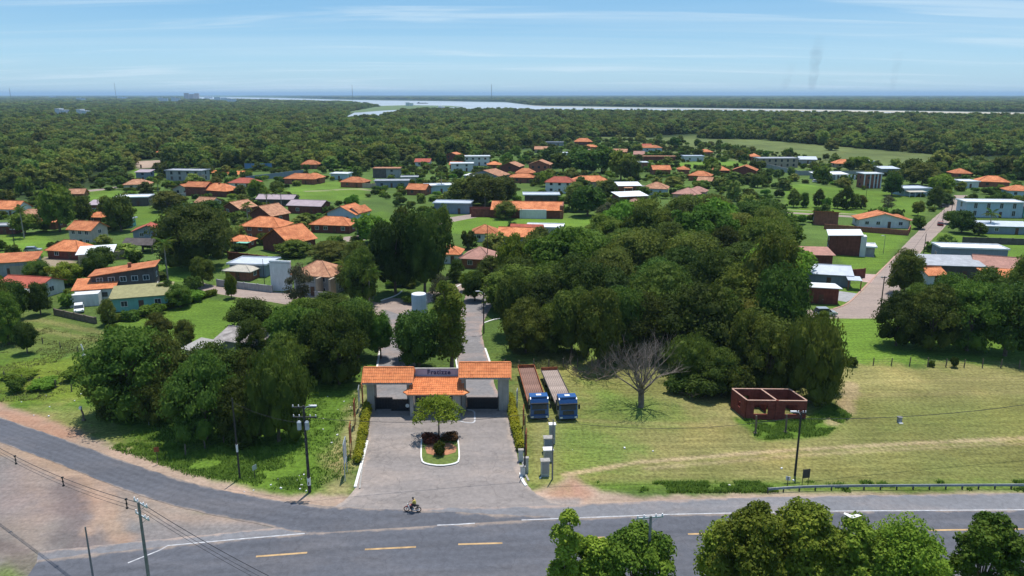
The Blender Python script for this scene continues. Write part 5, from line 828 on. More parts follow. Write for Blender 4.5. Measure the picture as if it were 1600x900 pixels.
# ------------------------------------------------------------------ trucks
def wheel(par, x, y, z, r, w, rim=True):
    k = ('wh', r, w)
    if k not in CACHE:
        a = MB(); a.tube([(-w / 2, 0, 0), (w / 2, 0, 0)], r, 16); b = MB(); b.tube([(-w / 2 - .02, 0, 0), (w / 2 + .02, 0, 0)], r * .55, 12); CACHE[k] = (a.mesh('wheel', 'rubber'), b.mesh('rim', 'galvanised'))
    o = obj('wheel', CACHE[k][0], par, (x, y, z)); obj('rim', CACHE[k][1], o); return o
def truck(fx, fy, rx, ry, bed, label):
    a, b = Vector(P(fx, fy)), Vector(P(rx, ry)); d = b - a; L_ = d.length; rz = math.atan2(d.y, d.x) - math.pi / 2
    t = thing('flatbed_truck', label, 'truck', (a.x, a.y, 0), rz, 'blue flatbed trucks parked beside the gate')     # local +y runs to the rear
    m = MB(); w = 1.25
    prof = [(.0, .75), (.0, 1.55), (.12, 2.3), (.38, 2.98), (.7, 3.12), (2.1, 3.15), (2.2, .75)]
    n = len(prof); m.add([(-w, y, z) for y, z in prof] + [(w, y, z) for y, z in prof], [tuple(range(n))[::-1], tuple(range(n, 2 * n))] + [(i, (i + 1) % n, n + (i + 1) % n, n + i) for i in range(n)]); m.obj('cab', 'truck_blue', t)
    MB().add([(-1.05, -.012, 1.62), (1.05, -.012, 1.62), (.98, .10, 2.26), (-.98, .10, 2.26), (-1.05, .05, 1.62), (1.05, .05, 1.62), (.98, .16, 2.26), (-.98, .16, 2.26)], [(0, 1, 2, 3), (4, 7, 6, 5), (0, 4, 5, 1), (3, 2, 6, 7), (0, 3, 7, 4), (1, 5, 6, 2)]).obj('windshield', 'glass', t)
    MB().b2(-1.2, 1.2, -.1, .25, 2.36, 2.5).obj('sun_visor', 'black_metal', t); MB().b2(-.75, .75, -.05, .0, .95, 1.5).obj('grille', 'steel_dark', t); MB().b2(-1.27, 1.27, -.16, .3, .42, .82).obj('bumper', 'truck_blue', t)
    for s in (-1, 1):
        MB().b2(s * 1.0 - .17, s * 1.0 + .17, -.175, -.1, .5, .72).obj('headlight', 'lamp_glass', t); MB().b2(s * 1.26 - .015, s * 1.26 + .015, .35, 1.25, 1.6, 2.4).obj('side_window', 'glass', t)
        mm = MB(); mm.b2(s * 1.45 - .13, s * 1.45 + .13, -.02, .06, 1.7, 2.35); mm.b2(min(s * 1.2, s * 1.4), max(s * 1.2, s * 1.4), 0, .05, 2.28, 2.33); mm.obj('mirror', 'black_metal', t)
    MB().b2(-.35, .35, .9, 1.5, 3.14, 3.26).obj('roof_hatch', 'plastic_white', t); MB().b2(-1.1, 1.1, .45, .9, 3.1, 3.3).obj('roof_deflector', 'truck_blue', t)
    MB().b2(-.45, .45, .3, L_ - .1, .62, .95).obj('chassis', 'steel_dark', t)
    bw = 1.3; y0 = 2.75; MB().b2(-bw, bw, y0, L_, 1.08, 1.22).obj('bed', 'steel_dark', t); np_ = 9; pl = boxmesh('plank', (round(2 * bw / np_ - .03, 3), round(L_ - y0 - .1, 1), .05), bed)
    for i in range(np_): obj('plank', pl, t, (-bw + 2 * bw * (i + .5) / np_, (L_ + y0) / 2, 1.245 + random.uniform(-.004, .008)))
    for s in (-1, 1): MB().b2(s * bw - .05, s * bw + .05, y0, L_, 1.24, 1.42 if bed == 'bed_wood' else 1.62).obj('side_board', 'rust' if bed == 'bed_rust' else 'steel_dark', t)
    MB().b2(-bw, bw, L_ - .1, L_ + .02, 1.24, 1.75).obj('tail_board', 'rust', t); MB().b2(-bw, bw, y0 - .1, y0 + .02, 1.0, 2.0).obj('headboard', 'steel_dark', t)
    for yy in (1.2, L_ * .45, L_ - 3.4, L_ - 2.2):
        for s in (-1, 1): wheel(t, s * 1.05, yy, .5, .5, .3)
    c = a.lerp(b, .5); OCC.append((c.x, c.y, 4)); return t
truck(843, 657, 822, 586, 'bed_rust', 'blue cab flatbed truck with rusty brown bed, nearer to the gate'); truck(888, 658, 858, 590, 'bed_wood', 'blue cab flatbed truck with pale pinkish plank bed, right of the rusty one')
# ------------------------------------------------------------------ unfinished brick walls
def ruin():
    A, B, C_ = P(1165, 655), P(1258, 656), P(1148, 640); rz = math.atan2(B[1] - A[1], B[0] - A[0]); w = math.hypot(B[0] - A[0], B[1] - A[1]); d = 4.0; h = 2.75
    t = thing('unfinished_walls', 'roofless dark red brick shell of two rooms with window holes on the grass', 'brick shell', (A[0], A[1], 0), rz)
    T = .2
    def wall(p, q, holes, name='wall'):
        Lw = math.hypot(q[0] - p[0], q[1] - p[1]); an = math.atan2(q[1] - p[1], q[0] - p[0]); m = MB(); xs = 0
        for (a, b, z0, z1) in holes + [(Lw, Lw, 0, 0)]:
            if a > xs: m.b2(xs, a, -T / 2, T / 2, -.1, h)
            if b > a:
                if z0 > 0: m.b2(a, b, -T / 2, T / 2, -.1, z0)
                if z1 < h: m.b2(a, b, -T / 2, T / 2, z1, h)
            xs = b
        o = m.obj(name, 'brick_raw', t, (p[0], p[1], 0), an); MB().b2(0, Lw, -T / 2 - .02, T / 2 + .02, h + .003, h + .07).obj('top_course', 'mortar_top', o)
    k = d * .98; ox = -.95
    wall((0, 0), (w, 0), [(1.0, 2.9, .8, 2.2), (w * .52 + 1.0, w * .52 + 2.6, .8, 2.2)]); wall((ox, d), (w + ox, d), [(1.1, 2.4, .8, 1.8)]); wall((0, T / 2), (ox, d - T / 2), [(1.4, 2.3, 1.0, 1.9)]); wall((w, T / 2), (w + ox, d - T / 2), []); wall((w * .5, T / 2), (w * .5 + ox, d - T / 2), [(1.5, 2.4, 0, 2.0)])
    obj('column', boxmesh('column', (.3, .3, 3.0), 'brick_raw'), t, (w * .5, -.12, 1.4))
    OCC.append((A[0] + 4, A[1] + 2, 6))
ruin()
# ------------------------------------------------------------------ poles, posts, wires
POLES = {}
def upole(px, py, top, label, arms=1, r=.16, m='pole_concrete', band=False, trans=False, lamp=0, hh=None, key=None, name='utility_pole', armw=1.1, white_arm=False, at=None, rz=0):
    if at: x, y = at; h = hh
    else:
        x, y = P(px, py); lo, hi = 1.0, 60.0
        for _ in range(40):
            mi = (lo + hi) / 2
            if toPx(x, y, mi)[1] > top: lo = mi
            else: hi = mi
        h = lo
    t = thing(name, label, 'utility pole' if 'lamp' not in name else 'street lamp', (x, y, 0), R(rz)); mb = MB(); mb.tube([(0, 0, -.3), (0, 0, h * .5), (0, 0, h)], [r, r * .82, r * .62], 8); mb.obj('pole', m, t)
    for i in range(arms):
        z = h - .25 - i * 1.15; am = 'galvanised' if white_arm else 'steel_dark'
        a = MB(); a.box((0, r, z), (armw * 2, .1, .12)); a.obj('crossarm', am, t)
        for q in (-.92, -.45, .45, .92):
            k = 'ins'
            if k not in CACHE: CACHE[k] = MB().tube([(0, 0, 0), (0, 0, .08), (0, 0, .16), (0, 0, .22)], [.05, .075, .04, .06], 8).mesh('insulator', 'plastic_white')
            obj('insulator', CACHE[k], t, (q * armw, r, z + .055))
        b = MB(); b.tube([(-armw * .6, r, z - .05), (0, r * .5, z - .6)], .02, 4); b.tube([(armw * .6, r, z - .05), (0, r * .5, z - .6)], .02, 4); b.obj('arm_brace', am, t)
    if trans:
        for q in (-.5, .35): MB().tube([(q, -.35, h - 2.6), (q, -.35, h - 1.75), (q, -.35, h - 1.6)], [.24, .24, .12], 10).obj('transformer', 'galvanised', t)
        b = MB()
        for q in range(9): b.box((0, -r - .02, 1.2 + q * .75), (.1, .06, .3))
        b.obj('climbing_slots', 'dark_wall', t)
    if band: MB().tube([(0, 0, band), (0, 0, band + .9)], r * 1.06, 8).obj('painted_band', 'white_paint', t)
    if lamp: a = MB(); a.tube([(0, 0, h - .5), (lamp * .6, 0, h - .1), (lamp * 1.5, 0, h)], .04, 5); a.obj('lamp_arm', 'galvanised', t); MB().box((lamp * 1.8, 0, h), (.7, .22, .14)).obj('lamp_head', 'plastic_white', t)
    if key: POLES[key] = (x, y, h)
    return t
upole(484, 769, 634, 'thick dark concrete pole with crossarms and transformer on the grass left of the driveway', 2, .19, 'pole_dark', trans=True, key='A', armw=1.3, lamp=.6, band=.9)
upole(375, 748, 622, 'slender dark pole with white painted band in the grass left of the transformer pole', 0, .12, 'pole_dark', band=3.4, key='B')
upole(233, 664, 618, 'thin grey pole in front of the leftmost big roadside tree', 0, .07, 'pole_concrete')
upole(1242, 743, 643, 'dark wooden pole with bracket and grey box beside the highway, right of the brick shell', 1, .15, 'pole_dark', key='C', armw=.6, lamp=-.5)
upole(863, 749, 655, 'slim grey pole behind the stacked meter cabinets', 0, .10, 'pole_concrete', key='D'); upole(820, 742, 650, 'short dark pole at the lower right end of the driveway hedge', 0, .1, 'pole_dark', key='E')
def attop(px, top, h): return P(px, top, h)
upole(0, 0, 0, 'grey concrete pole with two pairs of pale crossarms in the bottom left foreground', 2, .17, 'pole_concrete', key='F', at=attop(216, 784, 11), hh=11, armw=1.0, white_arm=True, rz=-35)
upole(0, 0, 0, 'foreground pole with pale angled metal bracket rising out of the leafy trees at the bottom', 1, .17, 'pole_concrete', key='G', at=attop(1017, 806, 10.5), hh=10.5, armw=1.1, white_arm=True, rz=8)
upole(0, 0, 0, 'short plain post at the bottom left, left of the crossarm pole', 0, .1, 'pole_concrete', at=attop(133, 823, 6), hh=6, name='post')
upole(756, 521, 455, 'dark street pole on the right edge of the lane behind the gate', 0, .13, 'pole_dark', lamp=-.6, name='street_lamp'); upole(583, 468, 424, 'pale slim pole beside the bend of the left lane', 0, .1, 'pole_concrete')
upole(1374, 497, 432, 'tall dark pole at the bottom of the brick street above the right tree clump', 1, .14, 'pole_dark', armw=.6); upole(1443, 397, 365, 'dark slim pole on the right kerb half way up the brick street', 0, .12, 'pole_dark'); upole(1472, 352, 328, 'dark pole on the right kerb beside the small red car', 0, .12, 'pole_dark'); upole(1486, 335, 308, 'farthest dark pole at the top of the brick street', 0, .12, 'pole_dark')
upole(1380, 396, 368, 'slim lamp post on the lawn left of the brick street', 0, .07, 'pole_concrete', lamp=-.4, name='street_lamp'); upole(1353, 309, 284, 'slim pole on the park lawn under the striped house', 0, .09, 'pole_dark')
upole(24, 391, 358, 'dark pole standing on the left lawn near the edge of the photo', 1, .14, 'pole_dark', armw=.7); upole(569, 373, 330, 'slim pole beside the pinkish street in the village centre', 0, .1, 'pole_concrete'); upole(560, 385, 352, 'short dark pole next to the slim one on the pinkish street', 0, .1, 'pole_dark')
upole(758, 332, 306, 'white pole at the left end of the long maroon warehouse wall', 0, .1, 'pole_concrete'); upole(762, 418, 352, 'dark slim pole between the two orange roofed houses and the pink roof', 0, .1, 'pole_dark'); upole(790, 620, 560, 'thin dark pole behind the right gate pillar', 0, .08, 'pole_dark'); upole(414, 450, 405, 'thin pole in front of the flat metal roofed house', 0, .08, 'pole_dark'); upole(933, 356, 335, 'short pale pole at the right end of the village lawn', 0, .1, 'pole_concrete')
for px, y1, lab in ((199, 131, 'thin lattice mast on the horizon above the far left town'), (558, 134, 'thin lattice mast on the horizon above the river mouth'), (769, 133, 'thin lattice mast on the horizon right of the river mouth'), (39, 138, 'shorter thin mast on the horizon at the far left')):
    D_ = 5200; x = (px - 800) / FPX * D_; y = D_; h = CAM_H + (147.5 - y1) / FPX * D_ * 1.0; t = thing('radio_mast', lab, 'mast', (x, y, 0), 0, 'masts on the horizon')
    mb = MB()
    for s in ((-2.2, -2.2), (2.2, -2.2), (0, 2.4)): mb.tube([(s[0], s[1], 0), (s[0] * .35, s[1] * .35, h)], .42, 4)
    for k in range(12): z = h * k / 12; q = 1 - .65 * k / 12; mb.tube([(-2.2 * q, -2.2 * q, z), (2.2 * q * .95, -2.2 * q * .95, z + h / 12)], .22, 3)
    mb.obj('mast_frame', 'steel_dark', t)
def wire(pts, r, label, sag=.8, n=14, group=None, m='cable'):
    a, b = Vector(pts[0]), Vector(pts[1]); q = []
    for i in range(n + 1): t_ = i / n; p = a.lerp(b, t_); p.z -= sag * 4 * t_ * (1 - t_); q.append(p - a)
    mb = MB(); mb.tube(q, r, 4); o = mb.obj('wire', m, None, tuple(a)); o['label'] = label; o['category'] = 'wire'
    if group: o['group'] = group
    return o
def pt(k, dz=0, dx=0): x, y, h = POLES[k]; return (x + dx, y, h + dz)
wire([pt('A', -1.3), pt('E', .2)], .025, 'dark wire crossing the driveway from the transformer pole'); wire([pt('E', .2), pt('D', -.1)], .02, 'short wire between the two poles right of the driveway', .2); wire([pt('D', -.2), pt('C', -.6)], .025, 'wire spanning the dry field from the cabinet pole to the wooden pole', 1.2)
xw, yw = P(1700, 700); wire([pt('C', -.9), (xw, yw, 7.5)], .035, 'thick wire sagging right from the wooden pole over the field', 1.0); wire([pt('A', -2.0), pt('B', -.5)], .02, 'thin wire joining the banded pole and the transformer pole', .5)
for a_, b_, lb_ in ((((1374, 497), 7), ((1443, 397), 6.6), 'lower'), (((1443, 397), 6.6), ((1472, 352), 6.4), 'middle'), (((1472, 352), 6.4), ((1486, 335), 6.2), 'upper')): wire([(*P(*a_[0]), a_[1]), (*P(*b_[0]), b_[1])], .03, lb_ + ' span of overhead wire along the brick street', .6)
gx, gy, gh = POLES['F']; gv = Vector((gx, gy))
a0 = P(-60, 665, 7.5); b0 = P(222, 787, 10.2); c0 = P(420, 900, 9.0)
for dz, rr_, lab in ((0, .032, 'upper thick cable of the bundle crossing the bottom left corner'), (-.45, .02, 'middle cable of the bundle crossing the bottom left corner'), (-.8, .02, 'lower cable of the bundle crossing the bottom left corner')):
    wire([(a0[0], a0[1], 7.5 + dz), (b0[0], b0[1], 10.2 + dz)], rr_, lab + ', left of the crossarm pole', 1.0); wire([(b0[0], b0[1], 10.2 + dz), (c0[0], c0[1], 9 + dz)], rr_, lab + ', right of the crossarm pole', .2)
for i, tt in enumerate((.35, .62, .93)):
    p = Vector((a0[0], a0[1], 7.5)).lerp(Vector((b0[0], b0[1], 10.2)), tt); p.z -= 4 * tt * (1 - tt) + .4; t = thing('cable_spacer', ('black cable spacer farthest left on the bottom left cable bundle', 'second black cable spacer from the left on the cable bundle', 'black cable clamp just left of the crossarm pole top')[i], 'cable spacer', p)
    mb = MB(); mb.tube([(0, 0, -.45), (0, 0, .45)], .05, 5); mb.box((0, 0, .42), (.16, .16, .12)); mb.box((0, 0, -.42), (.16, .16, .12)); mb.box((0, 0, 0), (.12, .12, .1)); mb.obj('spacer_bar', 'black_metal', t)
# field fences of posts and wires
def postfence(pts, n, h, label, m='fence_wood', w=.2):
    p = resample(PL(pts), n); c = p[0]; t = thing('post_fence', label, 'fence', (c.x, c.y, 0)); me = MB().tube([(0, 0, -.1), (.02, 0, h * .6), (0, 0, h)], [w / 2, w / 2, w / 2.4], 6).mesh('post', m); mb = MB()
    for i, q in enumerate(p): o = obj('post', me, t, (q.x - c.x, q.y - c.y, 0)); o.rotation_euler = (random.uniform(-.05, .05), random.uniform(-.05, .05), 0); o.scale = (1, 1, random.uniform(.88, 1.1))
    for z in (.35, .7, 1.05):
        if z < h: mb.tube([(q.x - c.x, q.y - c.y, z * (1 if i % 2 else .97)) for i, q in enumerate(p)], .012, 3)
    mb.obj('wire_strands', 'cable', t)
postfence([(1308, 570), (1650, 577)], 13, 1.5, 'wire fence on dark wooden posts along the top of the dry field'); postfence([(788, 577), (830, 577), (925, 572)], 7, 1.6, 'wire fence on thin posts behind the flatbed trucks')
postfence([(-20, 590), (60, 600), (112, 612)], 6, 1.3, 'broken wire fence with leaning posts in the left meadow'); postfence([(150, 560), (110, 548), (40, 530)], 5, 1.2, 'short line of fence posts in the scrub left of the roadside trees'); postfence([(290, 712), (326, 700), (350, 692)], 3, 1.5, 'three thin posts in the tall grass under the weeping tree')
for i, (px, py, h, lab) in enumerate(((1180, 678, 2.6, 'left of two dark stakes in the tall grass in front of the brick shell'), (1227, 676, 2.6, 'right of two dark stakes in the tall grass in front of the brick shell'), (131, 556, 2.1, 'white leaning post in the left meadow near red soil'), (131, 657, 1.9, 'white topped post at the dark edge of the roadside trees'))):
    x, y = P(px, py); mb = MB(); mb.tube([(0, 0, -.2), (.03, 0, h * .5), (-.05 if i < 2 else -.2, 0, h)], [.13, .12, .11], 7); mb.box((0, 0, .1), (.4, .4, .2)); t = thing('stake', lab, 'stake', (x, y, 0), 0); mb.obj('shaft', 'white_paint' if i == 2 else 'fence_wood', t)
    if i == 3: MB().box((-.2, 0, 1.85), (.3, .3, .35)).obj('cap', 'white_paint', t)
# guard rail
mat('rail_grey', (.30, .32, .32), .2, 1)
def rail():
    p = smooth(PL([(1200, 771), (1240, 768), (1300, 766), (1450, 765), (1700, 764)]), 1); c = p[0]; t = thing('guard_rail', 'long pale metal guard rail between the field and the highway at right', 'guard rail', (c[0], c[1], 0)); mb = MB(); r = resample(p, 60)
    q = [(a.x - c[0], a.y - c[1]) for a in r]
    for (x0, y0), (x1, y1) in zip(q, q[1:]):
        vs = []
        for X_, Y_ in ((x0, y0), (x1, y1)): vs += [(X_, Y_ - .04, .40), (X_, Y_ + .04, .47), (X_, Y_ - .05, .53), (X_, Y_ + .04, .59), (X_, Y_ - .03, .66), (X_, Y_ + .06, .66)]
        mb.add(vs, [(k, 6 + k, 7 + k, k + 1) for k in range(5)])
    mb.obj('beam', 'rail_grey', t); me = boxmesh('rail_post', (.12, .14, .64), 'steel_dark')
    for i in range(0, 60, 3): obj('rail_post', me, t, (q[i][0], q[i][1] + .12, .3))
rail()
def roadsign(px, py, h, w, hh_, m, label, rz=0, double=False):
    x, y = P(px, py); t = thing('road_sign', label, 'road sign', (x, y, 0), R(rz)); mb = MB()
    for s in ((-1, 1) if double else (0,)): mb.tube([(s * w * .4, .05, -.1), (s * w * .4, .05, h)], .04, 6)
    mb.obj('sign_post', 'steel_dark', t); MB().prism([(-w / 2, -hh_ / 2), (w / 2, -hh_ / 2), (w / 2, hh_ / 2), (-w / 2, hh_ / 2)], 0, .03, Matrix.Translation((0, 0, h - hh_ / 2)) @ Matrix.Rotation(R(90), 4, 'X')).obj('sign_plate', m, t)
roadsign(1230, 762, 1.4, .5, .5, 'plastic_white', 'small pale road sign before the guard rail, left of the dark two legged sign', 150); roadsign(1258, 758, 2.0, .9, 1.1, 'steel_dark', 'dark backed two legged road sign beside the wooden pole', 10, True); roadsign(399, 749, 1.8, .6, .6, 'galvanised', 'small grey sign in the tall grass right of the banded pole', 60); roadsign(247, 725, 2.2, .55, .6, 'rust', 'small reddish sign in the roadside grass at left', 20)
x, y = P(1405, 660); t = thing('manhole_pedestal', 'small grey pedestal with pale foot standing alone in the dry field', 'pedestal', (x, y, 0)); MB().box((0, 0, .42), (.5, .4, .7)).box((0, 0, .8), (.6, .45, .06)).obj('box', 'grey_wall', t); MB().box((0, -.25, .06), (.5, .6, .12)).obj('foot', 'white_paint', t)
# banner frames beside the driveway
def frame(px, py, h, w, col, label, rz, tilt=0):
    x, y = P(px, py); t = thing('banner_frame', label, 'sign frame', (x, y, 0), R(rz)); t.rotation_euler = (0, R(tilt), R(rz)); mb = MB()
    for s in (-1, 1): mb.tube([(s * w / 2, 0, -.1), (s * w / 2, 0, h)], .06, 6)
    mb.tube([(-w / 2, 0, h), (w / 2, 0, h)], .05, 5); mb.tube([(-w / 2, 0, h * .45), (w / 2, 0, h * .45)], .05, 5); mb.obj('frame_tubes', 'galvanised' if col != 'rust' else 'rust', t); MB().b2(-w / 2 + .03, w / 2 - .03, -.025, .025, h * .5, h * .96).obj('panel', col, t)
frame(541, 745, 4.6, 2.0, 'galvanised', 'grey blue sign frame nearest the highway, left of the driveway', 96); frame(549, 712, 4.2, 1.8, 'rust', 'rusty narrow sign frame second from the highway on the left verge', 97); frame(555, 668, 3.8, 1.8, 'rust', 'rusty narrow sign frame half way along the left verge', 97, 3); frame(562, 640, 3.4, 1.6, 'galvanised', 'grey sign frame third on the left verge before the gate', 97, -2); frame(567, 632, 2.8, 1.2, 'rust', 'small rust orange sign frame beside the left gate pillar', 97)
frame(822, 716, 3.6, 1.7, 'rust', 'rusty narrow sign frame on the right verge near the highway', 85); frame(818, 668, 3.0, 1.6, 'rust', 'tall rusty sign frame on the right verge beside the left truck', 85, -2); frame(808, 640, 3.0, 1.2, 'galvanised', 'grey sign frame at the right gate pillar', 85)
for i, (px, py, w, d, h) in enumerate(((852, 745, .95, .7, 1.9), (857, 722, 1.1, .8, 1.5), (857, 708, 1.1, .8, 1.9), (863, 694, .75, .6, 2.6))):
    x, y = P(px, py); t = thing('meter_cabinet', ('grey meter cabinet nearest the highway in the cabinet row', 'low grey meter cabinet second in the cabinet row', 'grey meter cabinet third in the row, with dark front', 'tallest meter cabinet with white top at the rear of the row')[i], 'cabinet', (x, y, 0), R(4), 'meter cabinets by the slim pole')
    MB().b2(-w / 2, w / 2, 0, d, -.05, h).obj('cabinet_body', 'galvanised', t); MB().b2(-w / 2 - .08, w / 2 + .08, -.1, d + .06, h + .003, h + .1).obj('cabinet_lid', 'plastic_white' if i in (1, 3) else 'concrete', t); MB().b2(-w / 2 + .1, w / 2 - .1, -.03, -.002, .4, h - .15).obj('cabinet_door', 'grey_wall' if i != 2 else 'slate_wall', t)
for i, (px, py) in enumerate(((817, 745), (814, 722), (822, 740))):
    x, y = P(px, py); t = thing('wall_cabinet', ('pale service box at the end of the right kerb', 'grey service box behind the right kerb box', 'tall thin service box beside the short dark pole')[i], 'service box', (x, y, 0), R(3)); h = (1.2, 1.5, 1.9)[i]; MB().b2(-.28, .28, 0, .4, -.05, h).obj('box_body', 'galvanised', t); MB().b2(-.33, .33, -.05, .45, h + .003, h + .08).obj('box_lid', 'concrete', t)
# ------------------------------------------------------------------ water tank and shed things behind
x, y = P(656, 515); t = thing('water_tower', 'tall pale blue cylindrical water tank behind the dark round tree of the median', 'water tank', (x, y, 0)); r = 11.5 / sc(515); mb = MB(); hT = 6.9
mb.tube([(0, 0, 0), (0, 0, hT), (0, 0, hT + .12)], [r, r, r * .97], 28); mb.obj('cylinder', 'tank_blue', t); MB().tube([(0, 0, hT + .12), (0, 0, hT + .35)], [r * .9, r * .3], 28).obj('lid', 'white_paint', t)
for z in (.05, 1.9, 3.8, 5.7): MB().tube([(0, 0, z), (0, 0, z + .12)], r * 1.02, 28).obj('hoop', 'tank_blue', t)
l_ = MB(); [l_.box((r + .12, -.25 + .5 * k, hT / 2), (.05, .05, hT)) for k in (0, 1)]; [l_.box((r + .12, 0, .3 + .4 * i), (.04, .5, .04)) for i in range(16)]; l_.obj('ladder', 'galvanised', t); OCC.append((x, y, 3))
# ------------------------------------------------------------------ cars
def car(px, py, rz, m, label, L_=4.4, suv=True, spare=False):
    x, y = P(px, py); t = thing('parked_car', label, 'car', (x, y, 0), R(rz)); w = .88; hb = .95 if suv else .8; ht = 1.65 if suv else 1.4; f = L_ / 2
    def ext(prof, ww, taper=0):
        mb = MB(); n = len(prof); mb.add([(px_, -ww + (taper if z > hb else 0), z) for px_, z in prof] + [(px_, ww - (taper if z > hb else 0), z) for px_, z in prof], [tuple(range(n))[::-1], tuple(range(n, 2 * n))] + [(i, (i + 1) % n, n + (i + 1) % n, n + i) for i in range(n)]); return mb
    ext([(-f, .32), (f, .32), (f + .03, .62), (f - .25, hb - .08), (.95, hb), (-f + .05, hb), (-f - .03, .6)][::-1], w).obj('body', m, t)
    ext([(1.05, hb), (.4, ht - .04), (-f + .5, ht), (-f + .12, hb)][::-1], w - .02, .14).obj('cabin', 'glass', t); ext([(.42, ht - .06), (.36, ht + .02), (-f + .55, ht + .05), (-f + .42, ht - .05)][::-1], w - .14).obj('roof_panel', m, t)
    for s in (-1, 1):
        for q in (-f + .8, f - .85): o = wheel(t, q, s * (w - .08), .34, .34, .2); o.rotation_euler = (0, 0, R(90))
        MB().box((f + .0, s * .62, .68), (.12, .32, .16)).obj('headlight', 'lamp_glass', t); MB().box((-f - .0, s * .68, .72), (.1, .18, .24)).obj('tail_light', 'red_light', t); MB().box((.35, s * .81, (hb + ht) / 2), (.07, .06, ht - hb)).obj('door_pillar', m, t)
    if spare: o = wheel(t, -f - .15, 0, .85, .33, .2)
    OCC.append((x, y, 3))
car(1289, 493, 4, 'car_silver', 'silver off-road car with dark rear parked at the end of the brick street', 4.3, spare=True); car(1469, 352, 62, 'car_red', 'small dark red car parked on the brick street', 3.9, False); car(1474, 324, 20, 'car_dark', 'dark car parked near the top of the brick street', 4.2, False); car(124, 486, -60, 'car_white', 'white car in the yard in front of the large two storey house', 4.2, False); car(1276, 285, 10, 'car_white', 'white car in front of the pale boundary wall by the park', 4.2, False); car(52, 393, 15, 'car_silver', 'pale car parked behind the left lawn, beside the low orange hip roof', 4.2, False)
